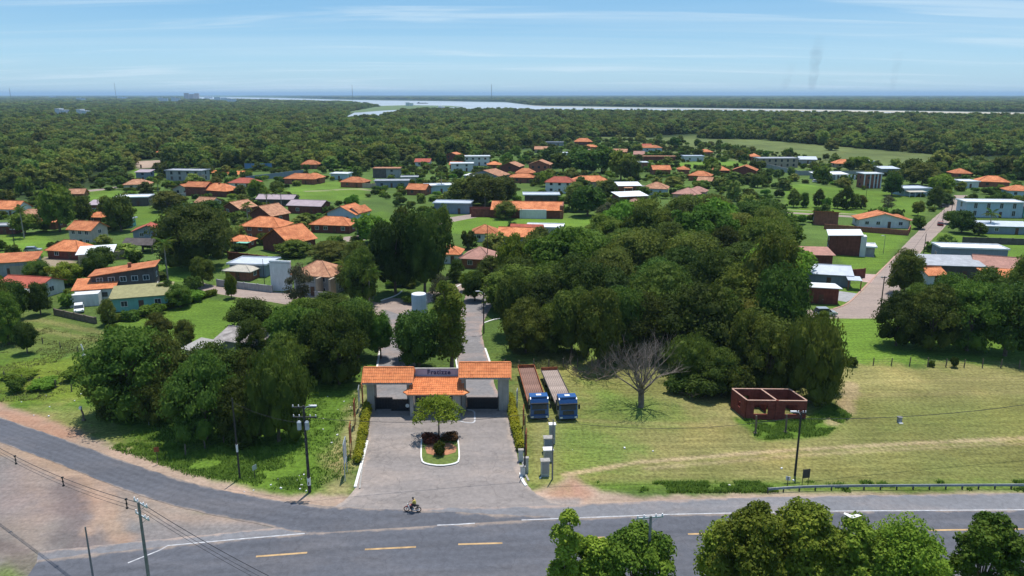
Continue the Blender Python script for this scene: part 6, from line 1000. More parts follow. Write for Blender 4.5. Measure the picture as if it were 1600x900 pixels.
# ------------------------------------------------------------------ motorcycle and rider
def skin(name, J, E, m, parent, lv=2, root=0):
    me = bpy.data.meshes.new(name); me.from_pydata([j[:3] for j in J], E, []); me.materials.append(MATS[m]); o = obj(name, me, parent)
    sk = o.modifiers.new('skin', 'SKIN'); sk.use_smooth_shade = True
    for i, j in enumerate(J): v = me.skin_vertices[0].data[i]; v.radius = (j[3], j[3] * (j[4] if len(j) > 4 else 1)); v.use_root = (i == root)
    o.modifiers.new('sub', 'SUBSURF').levels = lv; o.modifiers['sub'].render_levels = lv; return o
def bike():
    x, y = P(645, 800); t = thing('motorcycle', 'small dark motorcycle with pale leg shields riding left on the highway', 'motorcycle', (x, y, .035), R(176))     # local +x = forwards
    for q in (.66, -.62):
        k = ('bw', q > 0); tp = []; n = 20; mb = MB()
        ring = [(q + .27 * math.cos(a), 0, .31 + .27 * math.sin(a)) for a in [2 * math.pi * i / n for i in range(n + 1)]]; mb.tube(ring, .05, 6, False); wv = mb.obj('wheel', 'rubber', t)
        s = MB(); 
        for i in range(8): a = i * math.pi / 4; s.tube([(q, 0, .31), (q + .24 * math.cos(a), 0, .31 + .24 * math.sin(a))], .009, 4)
        s.tube([(q, -.06, .31), (q, .06, .31)], .05, 8); s.obj('rim', 'galvanised', wv)
    MB().tube([(.66, 0, .31), (.5, 0, .75), (.42, 0, 1.0)], [.035, .035, .03], 6).obj('fork', 'galvanised', t); MB().tube([(.36, -.33, 1.04), (.42, -.15, 1.0), (.42, .15, 1.0), (.36, .33, 1.04)], .018, 6).obj('handlebar', 'steel_dark', t)
    b = MB(); b.tube([(.42, 0, .85), (.1, 0, .55), (-.1, 0, .4)], [.06, .08, .07], 7); b.tube([(-.62, 0, .34), (-.2, 0, .4)], .035, 5); b.tube([(-.62, .09, .34), (-.45, .09, .72)], .03, 5); b.tube([(-.62, -.09, .34), (-.45, -.09, .72)], .03, 5); b.obj('chassis', 'steel_dark', t)
    MB().tube([(-.12, 0, .30), (.12, 0, .36), (.2, 0, .42)], [.13, .14, .08], 8).obj('engine', 'galvanised', t); MB().tube([(-.72, 0, .76), (-.5, 0, .78), (-.1, 0, .73), (.08, 0, .72)], [.06, .11, .12, .07], 8).obj('seat', 'black_metal', t)
    MB().tube([(.05, 0, .62), (.25, 0, .72), (.4, 0, .82)], [.1, .14, .08], 8).obj('tank', 'bike_red', t); MB().tube([(.0, .14, .25), (-.4, .15, .28), (-.72, .15, .36)], [.03, .045, .05], 7).obj('exhaust', 'galvanised', t)
    for s in (-1, 1): MB().add([(.36, s * .1, .88), (.44, s * .26, .82), (.3, s * .24, .35), (.22, s * .1, .35), (.33, s * .1, .88), (.41, s * .26, .82), (.27, s * .24, .35), (.19, s * .1, .35)], [(0, 1, 2, 3), (7, 6, 5, 4), (0, 4, 5, 1), (1, 5, 6, 2), (2, 6, 7, 3), (3, 7, 4, 0)]).obj('leg_shield', 'plastic_white', t)
    MB().tube([(.46, 0, .9), (.54, 0, .9)], [.09, .07], 10).obj('headlight', 'lamp_glass', t); MB().add([(.95, -.06, .46), (.66, -.07, .66), (.36, -.06, .5), (.36, .06, .5), (.66, .07, .66), (.95, .06, .46)], [(0, 1, 4, 5), (1, 2, 3, 4)]).obj('mudguard', 'bike_red', t)
    p = thing('person', 'rider in dark helmet and yellow top with dark trousers sitting on the motorcycle', 'person', (x, y, .035), R(176))
    J = [(-.22, 0, .86, .13, 1.2), (-.24, 0, 1.05, .13, 1.15), (-.18, 0, 1.25, .15, 1.1), (-.14, 0, 1.38, .09), (-.11, 0, 1.46, .055), (-.06, 0, 1.58, .09), (-.05, 0, 1.64, .085),
         (-.16, .17, 1.36, .065), (.0, .27, 1.14, .045), (.26, .31, 1.08, .035), (.34, .31, 1.07, .032), (-.16, -.17, 1.36, .065), (.0, -.27, 1.14, .045), (.26, -.31, 1.08, .035), (.34, -.31, 1.07, .032),
         (-.18, .11, .84, .095), (.22, .2, .72, .075), (.1, .2, .4, .055), (.02, .2, .26, .045), (.17, .2, .22, .04), (-.18, -.11, .84, .095), (.22, -.2, .72, .075), (.1, -.2, .4, .055), (.02, -.2, .26, .045), (.17, -.2, .22, .04)]
    E = [(0, 1), (1, 2), (2, 3), (3, 4), (4, 5), (5, 6), (3, 7), (7, 8), (8, 9), (9, 10), (3, 11), (11, 12), (12, 13), (13, 14), (0, 15), (15, 16), (16, 17), (17, 18), (18, 19), (0, 20), (20, 21), (21, 22), (22, 23), (23, 24)]
    skin('body', J, E, 'skin', p)
    skin('shirt', [(-.23, 0, .93, .15, 1.2), (-.24, 0, 1.06, .15, 1.15), (-.18, 0, 1.25, .17, 1.1), (-.14, 0, 1.37, .11), (-.16, .17, 1.36, .085), (-.04, .25, 1.18, .07), (-.16, -.17, 1.36, .085), (-.04, -.25, 1.18, .07)], [(0, 1), (1, 2), (2, 3), (3, 4), (4, 5), (3, 6), (6, 7)], 'cloth_yellow', p)
    skin('trousers', [(-.22, 0, .86, .15, 1.15), (-.18, .11, .84, .11), (.22, .2, .72, .09), (.1, .2, .42, .07), (.03, .2, .3, .06), (-.18, -.11, .84, .11), (.22, -.2, .72, .09), (.1, -.2, .42, .07), (.03, -.2, .3, .06)], [(0, 1), (1, 2), (2, 3), (3, 4), (0, 5), (5, 6), (6, 7), (7, 8)], 'cloth_dark', p)
    skin('helmet', [(-.07, 0, 1.58, .13), (-.07, 0, 1.67, .12), (-.08, 0, 1.72, .08)], [(0, 1), (1, 2)], 'black_metal', p); MB().add([(.055, -.08, 1.6), (.055, .08, 1.6), (.045, .075, 1.68), (.045, -.075, 1.68), (.03, -.08, 1.6), (.03, .08, 1.6), (.02, .075, 1.68), (.02, -.075, 1.68)], [(0, 1, 2, 3), (7, 6, 5, 4), (0, 4, 5, 1), (1, 5, 6, 2), (2, 6, 7, 3), (3, 7, 4, 0)]).obj('visor', 'glass', p)
    for s in (-1, 1):
        mb = MB()
        for k in range(4): zz_ = s * (.28 + k * .022); mb.tube([(.33, zz_, 1.085), (.375 - .004 * abs(k - 1), zz_, 1.065), (.385, zz_, 1.03), (.355, zz_, 1.015)], [.011, .010, .009, .007], 5)
        mb.tube([(.32, s * .27, 1.07), (.34, s * .255, 1.03), (.37, s * .262, 1.012)], [.013, .011, .009], 5); mb.obj('hand', 'skin', p)
    mb = MB(); mb.tube([(.3, -.1, .62), (.3, .1, .62)], .01, 4)
bike()
# ------------------------------------------------------------------ trees one by one (crown foot px, width px, height px, kind)
T = tree
for a in [(212, 650, 156, 135, 'umb_b'), (262, 640, 110, 118, 'umb_a'), (175, 645, 90, 80, 'umb_b'), (245, 660, 76, 88, 'umb_c'), (285, 672, 66, 80, 'round_c'), (378, 690, 84, 100, 'umb_c'), (395, 560, 60, 60, 'umb_b'), (240, 600, 90, 80, 'umb_b'), (595, 560, 44, 70, 'round_b'), (450, 610, 90, 90, 'umb_c'), (505, 590, 80, 100, 'round_a'), (322, 686, 125, 138, 'umb_c'), (345, 640, 100, 100, 'round_a'), (436, 690, 108, 138, 'weep'), (390, 640, 80, 95, 'umb_c'),
          (470, 580, 100, 100, 'round_b'), (530, 600, 100, 120, 'umb_c'), (560, 560, 80, 90, 'round_c'), (500, 545, 90, 75, 'umb_b'), (450, 545, 70, 60, 'bright'), (393, 526, 88, 58, 'umb_b'), (43, 552, 36, 48, 'round_c'), (14, 538, 56, 80, 'umb_b'), (-8, 520, 60, 90, 'round_a'),
          (318, 447, 42, 44, 'round_b'), (362, 466, 20, 38, 'bright'), (60, 442, 42, 34, 'round_c'), (108, 446, 50, 34, 'bright'), (150, 440, 44, 40, 'round_b'), (160, 420, 44, 34, 'round_a'), (64, 492, 40, 50, 'round_a'), (22, 500, 50, 60, 'round_c'), (170, 508, 30, 40, 'umb_a'), (282, 480, 44, 34, 'round_b'), (262, 470, 34, 30, 'round_a'),
          (306, 420, 118, 96, 'umb_a'), (282, 405, 70, 80, 'umb_c'), (345, 400, 50, 70, 'umb_a'), (94, 362, 60, 70, 'round_b'), (130, 350, 40, 42, 'round_a'), (40, 366, 50, 32, 'round_b'), (190, 362, 50, 55, 'round_a'), (172, 346, 36, 38, 'round_b'), (265, 330, 60, 30, 'umb_a'), (330, 344, 50, 30, 'umb_b'),
          (470, 486, 50, 72, 'grey'), (566, 474, 64, 86, 'umb_c'), (560, 470, 60, 60, 'round_c'), (618, 460, 84, 118, 'round_a'), (664, 462, 80, 128, 'round_c'), (640, 440, 60, 110, 'round_a'), (690, 392, 40, 68, 'round_b'), (680, 430, 40, 70, 'umb_c'), (600, 420, 56, 66, 'round_a'), (560, 440, 60, 60, 'umb_a'), (460, 400, 70, 24, 'umb_b'), (520, 408, 80, 30, 'umb_a'), (480, 500, 60, 34, 'bright'), (520, 505, 70, 46, 'round_b'), (555, 520, 66, 50, 'round_b'), (500, 520, 60, 50, 'umb_b'),
          (655, 578, 88, 92, 'round_c'), (642, 560, 60, 70, 'round_a'), (706, 582, 58, 142, 'tall'), (700, 540, 66, 90, 'tall'), (690, 500, 44, 70, 'grey'), (742, 470, 40, 44, 'round_b'), (735, 455, 34, 30, 'bright'), (770, 440, 60, 40, 'umb_c'), (800, 452, 54, 80, 'bright'), (714, 440, 30, 34, 'umb_b'),
          (755, 324, 92, 48, 'round_a'), (728, 322, 60, 42, 'round_b'), (785, 318, 50, 40, 'round_c'), (918, 338, 62, 46, 'round_b'), (948, 358, 46, 40, 'grey'), (905, 330, 44, 34, 'round_a'), (965, 345, 40, 34, 'round_c'), (970, 282, 44, 44, 'round_b'), (985, 284, 34, 36, 'round_a'), (880, 270, 50, 30, 'round_b'), (912, 272, 60, 38, 'round_a'), (940, 270, 50, 40, 'round_b'), (862, 262, 40, 30, 'round_c'),
          (1393, 306, 36, 34, 'round_a'), (1386, 332, 26, 26, 'grey'), (1240, 324, 24, 28, 'umb_c'), (1256, 324, 18, 22, 'umb_b'), (1278, 324, 20, 28, 'umb_c'), (1290, 326, 16, 16, 'bright'), (1308, 326, 20, 24, 'umb_c'), (1321, 327, 28, 34, 'umb_b'), (1336, 326, 20, 22, 'umb_b'), (1346, 326, 18, 20, 'umb_a'), (1434, 337, 22, 22, 'round_b'), (1434, 358, 22, 20, 'round_b'), (1468, 300, 44, 26, 'bright'), (1460, 325, 30, 34, 'umb_c'), (1502, 364, 44, 34, 'round_a'), (1486, 350, 30, 20, 'round_b'), (1530, 368, 26, 20, 'umb_c'),
          (1412, 460, 64, 66, 'round_a'), (1400, 540, 84, 84, 'umb_c'), (1452, 545, 100, 100, 'umb_c'), (1510, 548, 110, 104, 'umb_b'), (1570, 556, 110, 112, 'round_a'), (1620, 550, 90, 120, 'round_c'), (1480, 500, 80, 70, 'umb_b'), (1540, 500, 90, 80, 'umb_c'), (1600, 480, 70, 80, 'umb_b'), (1430, 505, 60, 60, 'umb_b'),
          (1264, 628, 104, 130, 'weep'), (1200, 615, 80, 110, 'umb_c'), (1285, 610, 60, 80, 'weep'), (1120, 612, 90, 70, 'umb_c'), (1080, 600, 90, 75, 'weep'), (1150, 622, 60, 50, 'bushdark'), (1100, 622, 70, 34, 'bushdark'), (1060, 612, 50, 26, 'bushdark'), (1170, 600, 80, 110, 'round_a'), (1120, 570, 90, 110, 'round_b'), (1215, 570, 96, 150, 'round_c'), (1200, 520, 96, 150, 'round_a'),
          (822, 552, 92, 84, 'umb_c'), (862, 548, 80, 70, 'umb_b'), (893, 552, 76, 100, 'round_c'), (800, 525, 60, 96, 'round_c'), (845, 520, 100, 90, 'umb_c'), (935, 572, 80, 120, 'round_a'), (900, 510, 110, 110, 'umb_c'), (970, 560, 80, 110, 'round_c')]: T(*a)
# grove filler: big dark crowns in rows
GP = PL([(800, 490), (812, 450), (850, 425), (900, 405), (960, 388), (1040, 362), (1100, 350), (1180, 356), (1212, 380), (1226, 420), (1222, 480), (1220, 560), (1200, 590), (1080, 575), (960, 555), (905, 530), (800, 520)])
gx0, gx1 = min(p[0] for p in GP), max(p[0] for p in GP); gy0, gy1 = min(p[1] for p in GP), max(p[1] for p in GP)
def clear(x, y, k=1.0):
    return all((x - a) ** 2 + (y - b) ** 2 > (r * k) ** 2 for a, b, r in OCC)
ng = 0; GR = []
for _ in range(6000):
    x, y = random.uniform(gx0, gx1), random.uniform(gy0, gy1)
    if not inpoly(np.array([x]), np.array([y]), GP)[0]: continue
    if any((x - a) ** 2 + (y - b) ** 2 < 9.4 ** 2 for a, b in GR) or not clear(x, y, .8): continue
    GR.append((x, y)); px, py = toPx(x, y); s = sc(py); T(px, py, random.uniform(12, 17) * s, random.uniform(8, 13.5) * s, random.choice(['umb_c', 'umb_b', 'round_a', 'round_c', 'umb_a', 'round_b', 'umb_c', 'bright']))
print('grove', len(GR))
LAWNP = [PL(p) for p, c, s_, st in REG if c in (LAWN,)] + [PL(p) for p in ([(1240, 485), (1300, 478), (1360, 440), (1400, 397), (1430, 365), (1488, 305), (1520, 305), (1475, 360), (1415, 440), (1415, 500), (1240, 500)], [(300, 430), (430, 445), (600, 462), (800, 425), (900, 418), (900, 434), (780, 450), (770, 530), (590, 530), (560, 492), (300, 455)], [(510, 365), (640, 348), (765, 325), (770, 340), (640, 366), (520, 386)], [(60, 400), (125, 400), (120, 428), (78, 430)], [(205, 250), (265, 248), (265, 264), (205, 268)])]
VP = PL([(-40, 470), (-60, 250), (160, 262), (300, 258), (600, 262), (700, 235), (900, 216), (1060, 222), (1200, 238), (1400, 262), (1640, 268), (1660, 420), (1430, 420), (1300, 360), (1230, 350), (1100, 340), (960, 375), (850, 412), (780, 432), (620, 460), (350, 440), (200, 500), (80, 490)])
vx0, vx1 = min(p[0] for p in VP), max(p[0] for p in VP); vy0, vy1 = min(p[1] for p in VP), max(p[1] for p in VP)
def inany(x, y, polys): return any(inpoly(np.array([x]), np.array([y]), p)[0] for p in polys)
vt = []
for _ in range(9000):
    if len(vt) >= 85: break
    x, y = random.uniform(vx0, vx1), random.uniform(vy0, vy1); px, py = toPx(x, y)
    if not -30 < px < 1630 or not inany(x, y, [VP]) or inany(x, y, LAWNP) or not clear(x, y, 1.0) or any((x - a) ** 2 + (y - b) ** 2 < 40 for a, b in vt): continue
    # keep house fronts open: nothing tall just before a house
    if any(abs(x - a * 1.0) < r * .8 and 0 < b - y < r * 2.4 for a, b, r in OCC if r > 4 and r < 13) and random.random() < .9: continue
    vt.append((x, y)); s = sc(py); hh_ = random.uniform(4, 9); T(px, py, hh_ * random.uniform(.95, 1.35) * s, hh_ * s * .95, random.choice(['round_a', 'round_b', 'round_c', 'umb_b', 'umb_c', 'round_b', 'bright', 'umb_a', 'bush', 'bushdark']))
print('village', len(vt))
for i, (px, py, h, w, lab) in enumerate(((263, 441, 74, 1.15, 'tall palm between the big orange roof and the feathery tree'), (555, 468, 58, 1.3, 'palm with pale trunk left of the dark central trees, nearest the villa'), (577, 476, 60, 1.2, 'palm leaning over the bend of the left lane'), (540, 455, 52, 1.1, 'palm right behind the peach roofed villa'), (1545, 362, 34, 1.1, 'palm with yellowish crown before the big pale blue building'), (1025, 342, 44, 1.1, 'dark palm at the right end of the long white roof'), (1000, 338, 30, 1.0, 'smaller palm below the long white roof'), (418, 332, 38, 1.2, 'left palm of the two before the low mauve roof'), (440, 330, 38, 1.1, 'right palm of the two before the low mauve roof'), (312, 352, 34, 1.0, 'palm beside the peach roof with dark gable'), (248, 306, 26, 1.1, 'palm right of the peach hip roof at the left lawn'), (38, 372, 52, 1.1, 'palm in front of the faded pinkish roof at far left'), (388, 352, 36, 1.0, 'palm left of the dark brick gable with peach roof'), (690, 300, 34, 1.1, 'palm behind the round tree left of the white villas'), (1366, 274, 20, 1.0, 'small palm behind the striped house'))): palm(px, py, h, lab, i, w)
# shrubs and scrub in the left meadow and along fences
for a in [(70, 606, 60, 14, 'bushbright'), (28, 612, 34, 22, 'bushdark'), (125, 590, 60, 20, 'bushbright'), (160, 570, 50, 26, 'bush'), (30, 590, 60, 12, 'bushbright'), (180, 655, 60, 26, 'bushdark'), (380, 695, 70, 34, 'bushdark'), (440, 640, 60, 40, 'bushdark'), (540, 590, 50, 30, 'bush'), (480, 590, 60, 34, 'bushdark'), (215, 545, 40, 40, 'bushbright'), (250, 540, 50, 50, 'umb_a'), (180, 540, 36, 40, 'bushbright'), (290, 540, 40, 40, 'umb_a'), (300, 470, 50, 18, 'bushbright'), (240, 492, 44, 18, 'bushbright'), (205, 500, 34, 16, 'bush'), (1330, 572, 20, 14, 'bushdark'), (1490, 574, 16, 16, 'bushdark'), (1455, 573, 12, 10, 'bush'), (790, 342, 44, 26, 'umb_a'), (800, 360, 20, 14, 'bush'), (1285, 520, 26, 34, 'umb_b'), (620, 736, 1, 1, None), (640, 474, 30, 14, 'bushbright'), (572, 510, 40, 26, 'bushbright'), (1340, 265, 40, 22, 'bushbright'), (1440, 290, 60, 34, 'umb_a'), (1425, 280, 44, 30, 'umb_b')]:
    if a[4]: T(*a)
def understorey():
    g = np.random.default_rng(77); n = 9000; X = g.uniform(vx0, vx1, n); Y = g.uniform(vy0, vy1, n); ok = inpoly(X, Y, VP) & (fbm(X, Y, 14, 41) > .40)
    for p in LAWNP: ok &= ~inpoly(X, Y, p)
    for a, b, r in OCC:
        if b > 110: ok &= (X - a) ** 2 + (Y - b) ** 2 > (r * 1.02) ** 2
    X, Y = X[ok][:2300], Y[ok][:2300]; n = len(X); print('under', n)
    s = g.uniform(.5, 1.25, n); return X, Y, s, s * g.uniform(.7, 1.3, n)
UNDER = understorey()
def gardentrees():
    g = np.random.default_rng(99); out = []
    for _ in range(9000):
        if len(out) >= 230: break
        x, y = g.uniform(vx0, vx1), g.uniform(vy0, vy1)
        if not inany(x, y, [VP]) or inany(x, y, LAWNP) or not clear(x, y, 1.05) or any((x - a) ** 2 + (y - b) ** 2 < 42 for a, b in out + vt): continue
        if any(abs(x - a) < r * .8 and 0 < b - y < r * 2.4 for a, b, r in OCC if 4 < r < 13) and g.random() < .93: continue
        out.append((x, y))
    a = np.array(out); s = g.uniform(.42, .78, len(a)); return a[:, 0], a[:, 1], s, s * g.uniform(.75, 1.1, len(a))
GARD = gardentrees()
# dead tree, brush heaps
def deadtree(px, py, wpx, hpx, label, seed, name='dead_tree', lift=0):
    s = sc(py); x, y = P(px, py); hh_ = hpx / s / .92; ww = wpx / s / 2; rr = random.Random(seed); t = thing(name, label, 'tree' if name == 'dead_tree' else 'brushwood', (x, y, 0)); mb = MB(); tw = MB()
    def grow(p, d, L_, r, lv, mb_):
        pts = [p]; q = p.copy(); dd = d.copy(); k = 4
        for i in range(k): dd = (dd + Vector((rr.uniform(-.22, .22), rr.uniform(-.22, .22), rr.uniform(-.08, .14)))).normalized(); q = q + dd * L_ / k; pts.append(q.copy())
        mb_.tube(pts, [r * (1 - .5 * i / k) for i in range(k + 1)], 6 if lv < 2 else 3, False)
        if lv < 4:
            for i in range(3 if lv < 2 else 4):
                b = pts[rr.randint(2, k)]; nd = (dd + Vector((rr.uniform(-1, 1), rr.uniform(-1, 1), rr.uniform(-.25, .65))) * .85).normalized(); grow(b, nd, L_ * rr.uniform(.55, .8), r * .45, lv + 1, tw if lv >= 1 else mb_)
    if name == 'dead_tree':
        grow(Vector((0, 0, -.2)), Vector((0, 0, 1)), hh_ * .28, .3, 1.5, tw); mb.tube([(0, 0, -.2), (.1, 0, hh_ * .12), (0, 0, hh_ * .26)], [.46, .36, .3], 9)
        for i in range(16): a = i * .4 + rr.uniform(-.2, .2); grow(Vector((0, 0, hh_ * rr.uniform(.16, .28))), Vector((math.cos(a), math.sin(a), rr.uniform(.6, 1.8))).normalized(), ww * .55, .14, 1, mb)
        mb.obj('trunk', 'bark_dead', t)
    else:
        for i in range(26): a = rr.uniform(0, 6.28); grow(Vector((rr.uniform(-ww, ww) * .7, rr.uniform(-ww, ww) * .5, rr.uniform(0, hh_ * .3))), Vector((math.cos(a), math.sin(a), rr.uniform(.05, .8))).normalized(), ww * .45, .07, 2, tw)
    tw.obj('branches', 'bark_dead' if name == 'dead_tree' else 'bark', t); OCC.append((x, y, 4)); return t
deadtree(1001, 636, 160, 112, 'large bare dead tree with spreading grey branches on the grass before the grove', 4); deadtree(925, 592, 80, 40, 'heap of grey dead branches at the grove edge, left of the bare tree', 9, 'brush_heap'); deadtree(1085, 618, 60, 26, 'heap of dead branches at the grove edge, right of the bare tree', 12, 'brush_heap')
# foreground trees, close to the camera, only their tops in the picture
def ftree(px, top, h, W_, kind, label, seed, m='leaf_front', nl=58, n=18000, size=.15):
    if kind == 'round': kind = 'loose'
    if kind == 'umbrella': nl = 46
    x, y = P(px, top + 9, h); cm, cs = crown('crown', seed, W_, h * .12, h, kind, n, size, m, nl, .42); t = thing('tree', label, 'tree', (x, y, 0), 0); obj('crown', cm, t); obj('trunk', trunk('trunk', cs[:nl], h * .2, h, .2, 'bark', seed=seed), t)
ftree(886, 786, 11, 3.6, 'tall', 'narrow leafy foreground tree at the bottom, left of the angled bracket pole', 101, nl=12, n=7000); ftree(1000, 808, 9.5, 6.6, 'round', 'rounded leafy foreground tree behind the angled bracket pole', 102); ftree(935, 830, 8, 4.5, 'round', 'low leafy foreground crown between the narrow tree and the bracket pole', 103, n=9000)
ftree(1180, 778, 12.5, 6.8, 'round', 'large leafy foreground tree at the left end of the bottom right clump', 104); ftree(1262, 782, 12, 6.6, 'round', 'bright leafy foreground tree, second from left in the bottom right clump', 105); ftree(1340, 798, 11, 6.0, 'round', 'leafy foreground tree beside the white fluttering sheet', 106, n=12000); ftree(1418, 806, 10.5, 7.2, 'umbrella', 'wide domed finer leaved foreground tree right of the white sheet', 107, 'leaf_bright', 28, 18000, .13); ftree(1560, 790, 12, 5.8, 'round', 'leafy foreground tree in the bottom right corner', 108); ftree(1130, 800, 9.5, 4.0, 'umbrella', 'loose twiggy foreground branches at the left of the bottom right clump', 109, n=5000)
ftree(1225, 812, 10, 5.5, 'round', 'low bright foreground crown between the two tallest trees of the bottom right clump', 111, n=9000); ftree(1305, 818, 9.5, 5.5, 'round', 'low foreground crown just left of the white sheet', 112, n=9000); ftree(1378, 825, 9, 5, 'round', 'low foreground crown just right of the white sheet', 113, n=9000); ftree(1150, 832, 8, 5, 'round', 'lowest foreground crown at the left foot of the bottom right clump', 114, n=9000); ftree(1455, 838, 8.5, 4.5, 'round', 'low foreground crown right of the domed tree', 115, n=7000)
xs, ys = P(1332, 812, 10.6); t = thing('white_sheet', 'white crumpled sheet caught on top of the foreground trees', 'sheet', (xs, ys, 10.75)); MB().add([(-.7, .1, .3), (-.1, -.1, 0), (.1, .3, .05), (-.5, .4, .25), (.7, 0, .22), (.5, .4, .1), (0, .05, -.12)], [(0, 1, 2, 3), (1, 4, 5, 2), (1, 6, 4)]).obj('cloth', 'white_paint', t)
# ------------------------------------------------------------------ tufts and litter
def stuff_leaves(name, label, regions, n, hgt, m, seed):
    g = np.random.default_rng(seed); out = []; per = n // len(regions)
    for poly in regions:
        p = PL(poly); X = g.uniform(min(q[0] for q in p), max(q[0] for q in p), per * 6); Y = g.uniform(min(q[1] for q in p), max(q[1] for q in p), per * 6); ok = inpoly(X, Y, p) & (fbm(X, Y, 4, 31) > .47); X, Y = X[ok][:per], Y[ok][:per]; k = len(X)
        for b in range(5):
            a = g.uniform(0, 6.28, k); s = hgt * g.uniform(.4, 1.3, k); dx, dy = np.cos(a) * s * .55, np.sin(a) * s * .55; ox, oy = g.uniform(-.25, .25, k), g.uniform(-.25, .25, k)
            V = np.stack([np.stack([X + ox - dy * .35, Y + oy + dx * .35, 0 * X], -1), np.stack([X + ox + dy * .35, Y + oy - dx * .35, 0 * X], -1), np.stack([X + ox + dx, Y + oy + dy, s], -1)], 1); out.append(V.reshape(-1, 3))
    o = obj(name, quads_mesh(name, np.concatenate(out), 3, m), kind='stuff'); o['label'] = label; o['category'] = 'grass'; return o
mat('grass_lush', (.10, .20, .018), .3, 1.0, col2=(.17, .27, .03)); mat('grass_olive', (.12, .15, .03), .3, 1.0, col2=(.2, .2, .06))
stuff_leaves('tall_grass', 'lush tall grass and weeds on the verge and around the brick shell', [[(140, 660), (560, 610), (550, 740), (480, 770), (300, 745), (150, 690)], [(140, 690), (420, 700), (480, 765), (300, 742)], [(1165, 655), (1265, 655), (1300, 630), (1330, 650), (1290, 680), (1185, 688)], [(930, 754), (1640, 752), (1640, 767), (960, 770)]], 15000, .26, 'grass_lush', 1)
stuff_leaves('meadow_grass', 'tufty olive meadow grass and scrub', [[(-30, 500), (140, 520), (250, 540), (160, 620), (-30, 630)], [(800, 545), (920, 550), (920, 580), (800, 575)]], 7000, .22, 'grass_olive', 2)
def litter():
    g = random.Random(4); mb = MB()
    for _ in range(45):
        px, py = g.choice([(g.uniform(20, 240), g.uniform(610, 690)), (g.uniform(380, 480), g.uniform(740, 770)), (g.uniform(840, 1250), g.uniform(700, 768)), (g.uniform(500, 560), g.uniform(600, 700))]); x, y = P(px, py); s = g.uniform(.08, .26); mb.box((x, y, s * .3), (s, s * .7, s * .6), g.uniform(0, 3))
    mb.obj('litter', 'plastic_white', None, kind='stuff', label='scattered pale litter and stones on the verges', category='litter')
litter()
# ------------------------------------------------------------------ forest (one mass), using the crowns of real standing trees
def standing(label, px, py, kind, m, W_, H_, n, size, seed, nl):
    me, cs = crown('crown', seed, W_, H_ * .1, H_, kind, n, size, m, nl, .8); x, y = P(px, py); t = thing('forest_tree', label, 'tree', (x, y, 0), 0, 'trees of the forest'); o = obj('crown', me, t); obj('trunk', trunk('trunk', cs[:nl], H_ * .1, H_, .3, 'bark', seed=seed), t); return t, o
FSRC = [standing(*a)[1] for a in (('forest edge tree directly behind the blue court fence', 420, 262, 'round', 'leaf_wood', 10, 9, 1100, .55, 201, 9), ('forest edge tree left of the pale blue rear house', 1000, 222, 'round', 'leaf_wood', 11, 8, 1100, .55, 202, 10), ('lone spreading tree in the olive marsh meadow at the rear right', 1300, 235, 'umbrella', 'leaf_wood', 12, 8.5, 1100, .55, 203, 12), ('spreading forest edge tree behind the small lone orange hip roof', 520, 255, 'umbrella', 'leaf_wood', 10, 10, 1100, .55, 204, 12), ('round forest edge tree at far left, left of the long brown shed', 80, 262, 'round', 'leaf_wood', 9, 10.5, 1100, .55, 205, 11))]
FFAR = [crown('canopy', 300 + i, 10, .5, 8, 'round', 60, 2.2, 'leaf_wood', 7, .95)[0] for i in range(3)]
WATERP = [PL(p) for p in ([(300, 149.8), (372, 150), (440, 151), (520, 153.5), (600, 155), (700, 156.6), (790, 158), (838, 164), (1000, 166.5), (1250, 170), (1620, 175), (2300, 182), (2300, 195), (1620, 187), (1250, 182), (1000, 178.5), (860, 177), (760, 175.5), (660, 174), (625, 178), (590, 190), (535, 192), (545, 175), (590, 166.5), (540, 161.5), (400, 157.5), (300, 155.5)],)]
MEADP = [PL(p) for p in ([(930, 213), (1180, 218), (1480, 243), (1700, 250), (1640, 275), (1400, 262), (1200, 245), (930, 225)], [(1030, 211), (1110, 208), (1080, 222), (960, 226)], [(-100, 180), (130, 172), (200, 178), (110, 186), (-100, 190)], [(205, 250), (265, 248), (265, 264), (205, 268)])]
FOREP = PL([(-900, 300), (-300, 288), (0, 300), (110, 292), (150, 268), (300, 262), (420, 264), (600, 264), (640, 250), (760, 238), (860, 222), (940, 215), (1180, 222), (1450, 262), (1500, 275), (2400, 330), (2600, 148.6), (-900, 148.6)])
FARB = [(*P(a, b), w) for a, b, w in ((127, 157.5, 60), (82, 152.5, 90), (300, 154.5, 150), (255, 157.5, 70), (275, 158, 60), (326, 154, 90), (345, 156, 110), (362, 158.5, 60), (192, 154, 110), (228, 152, 60), (98, 181, 22), (131, 182.5, 20))]
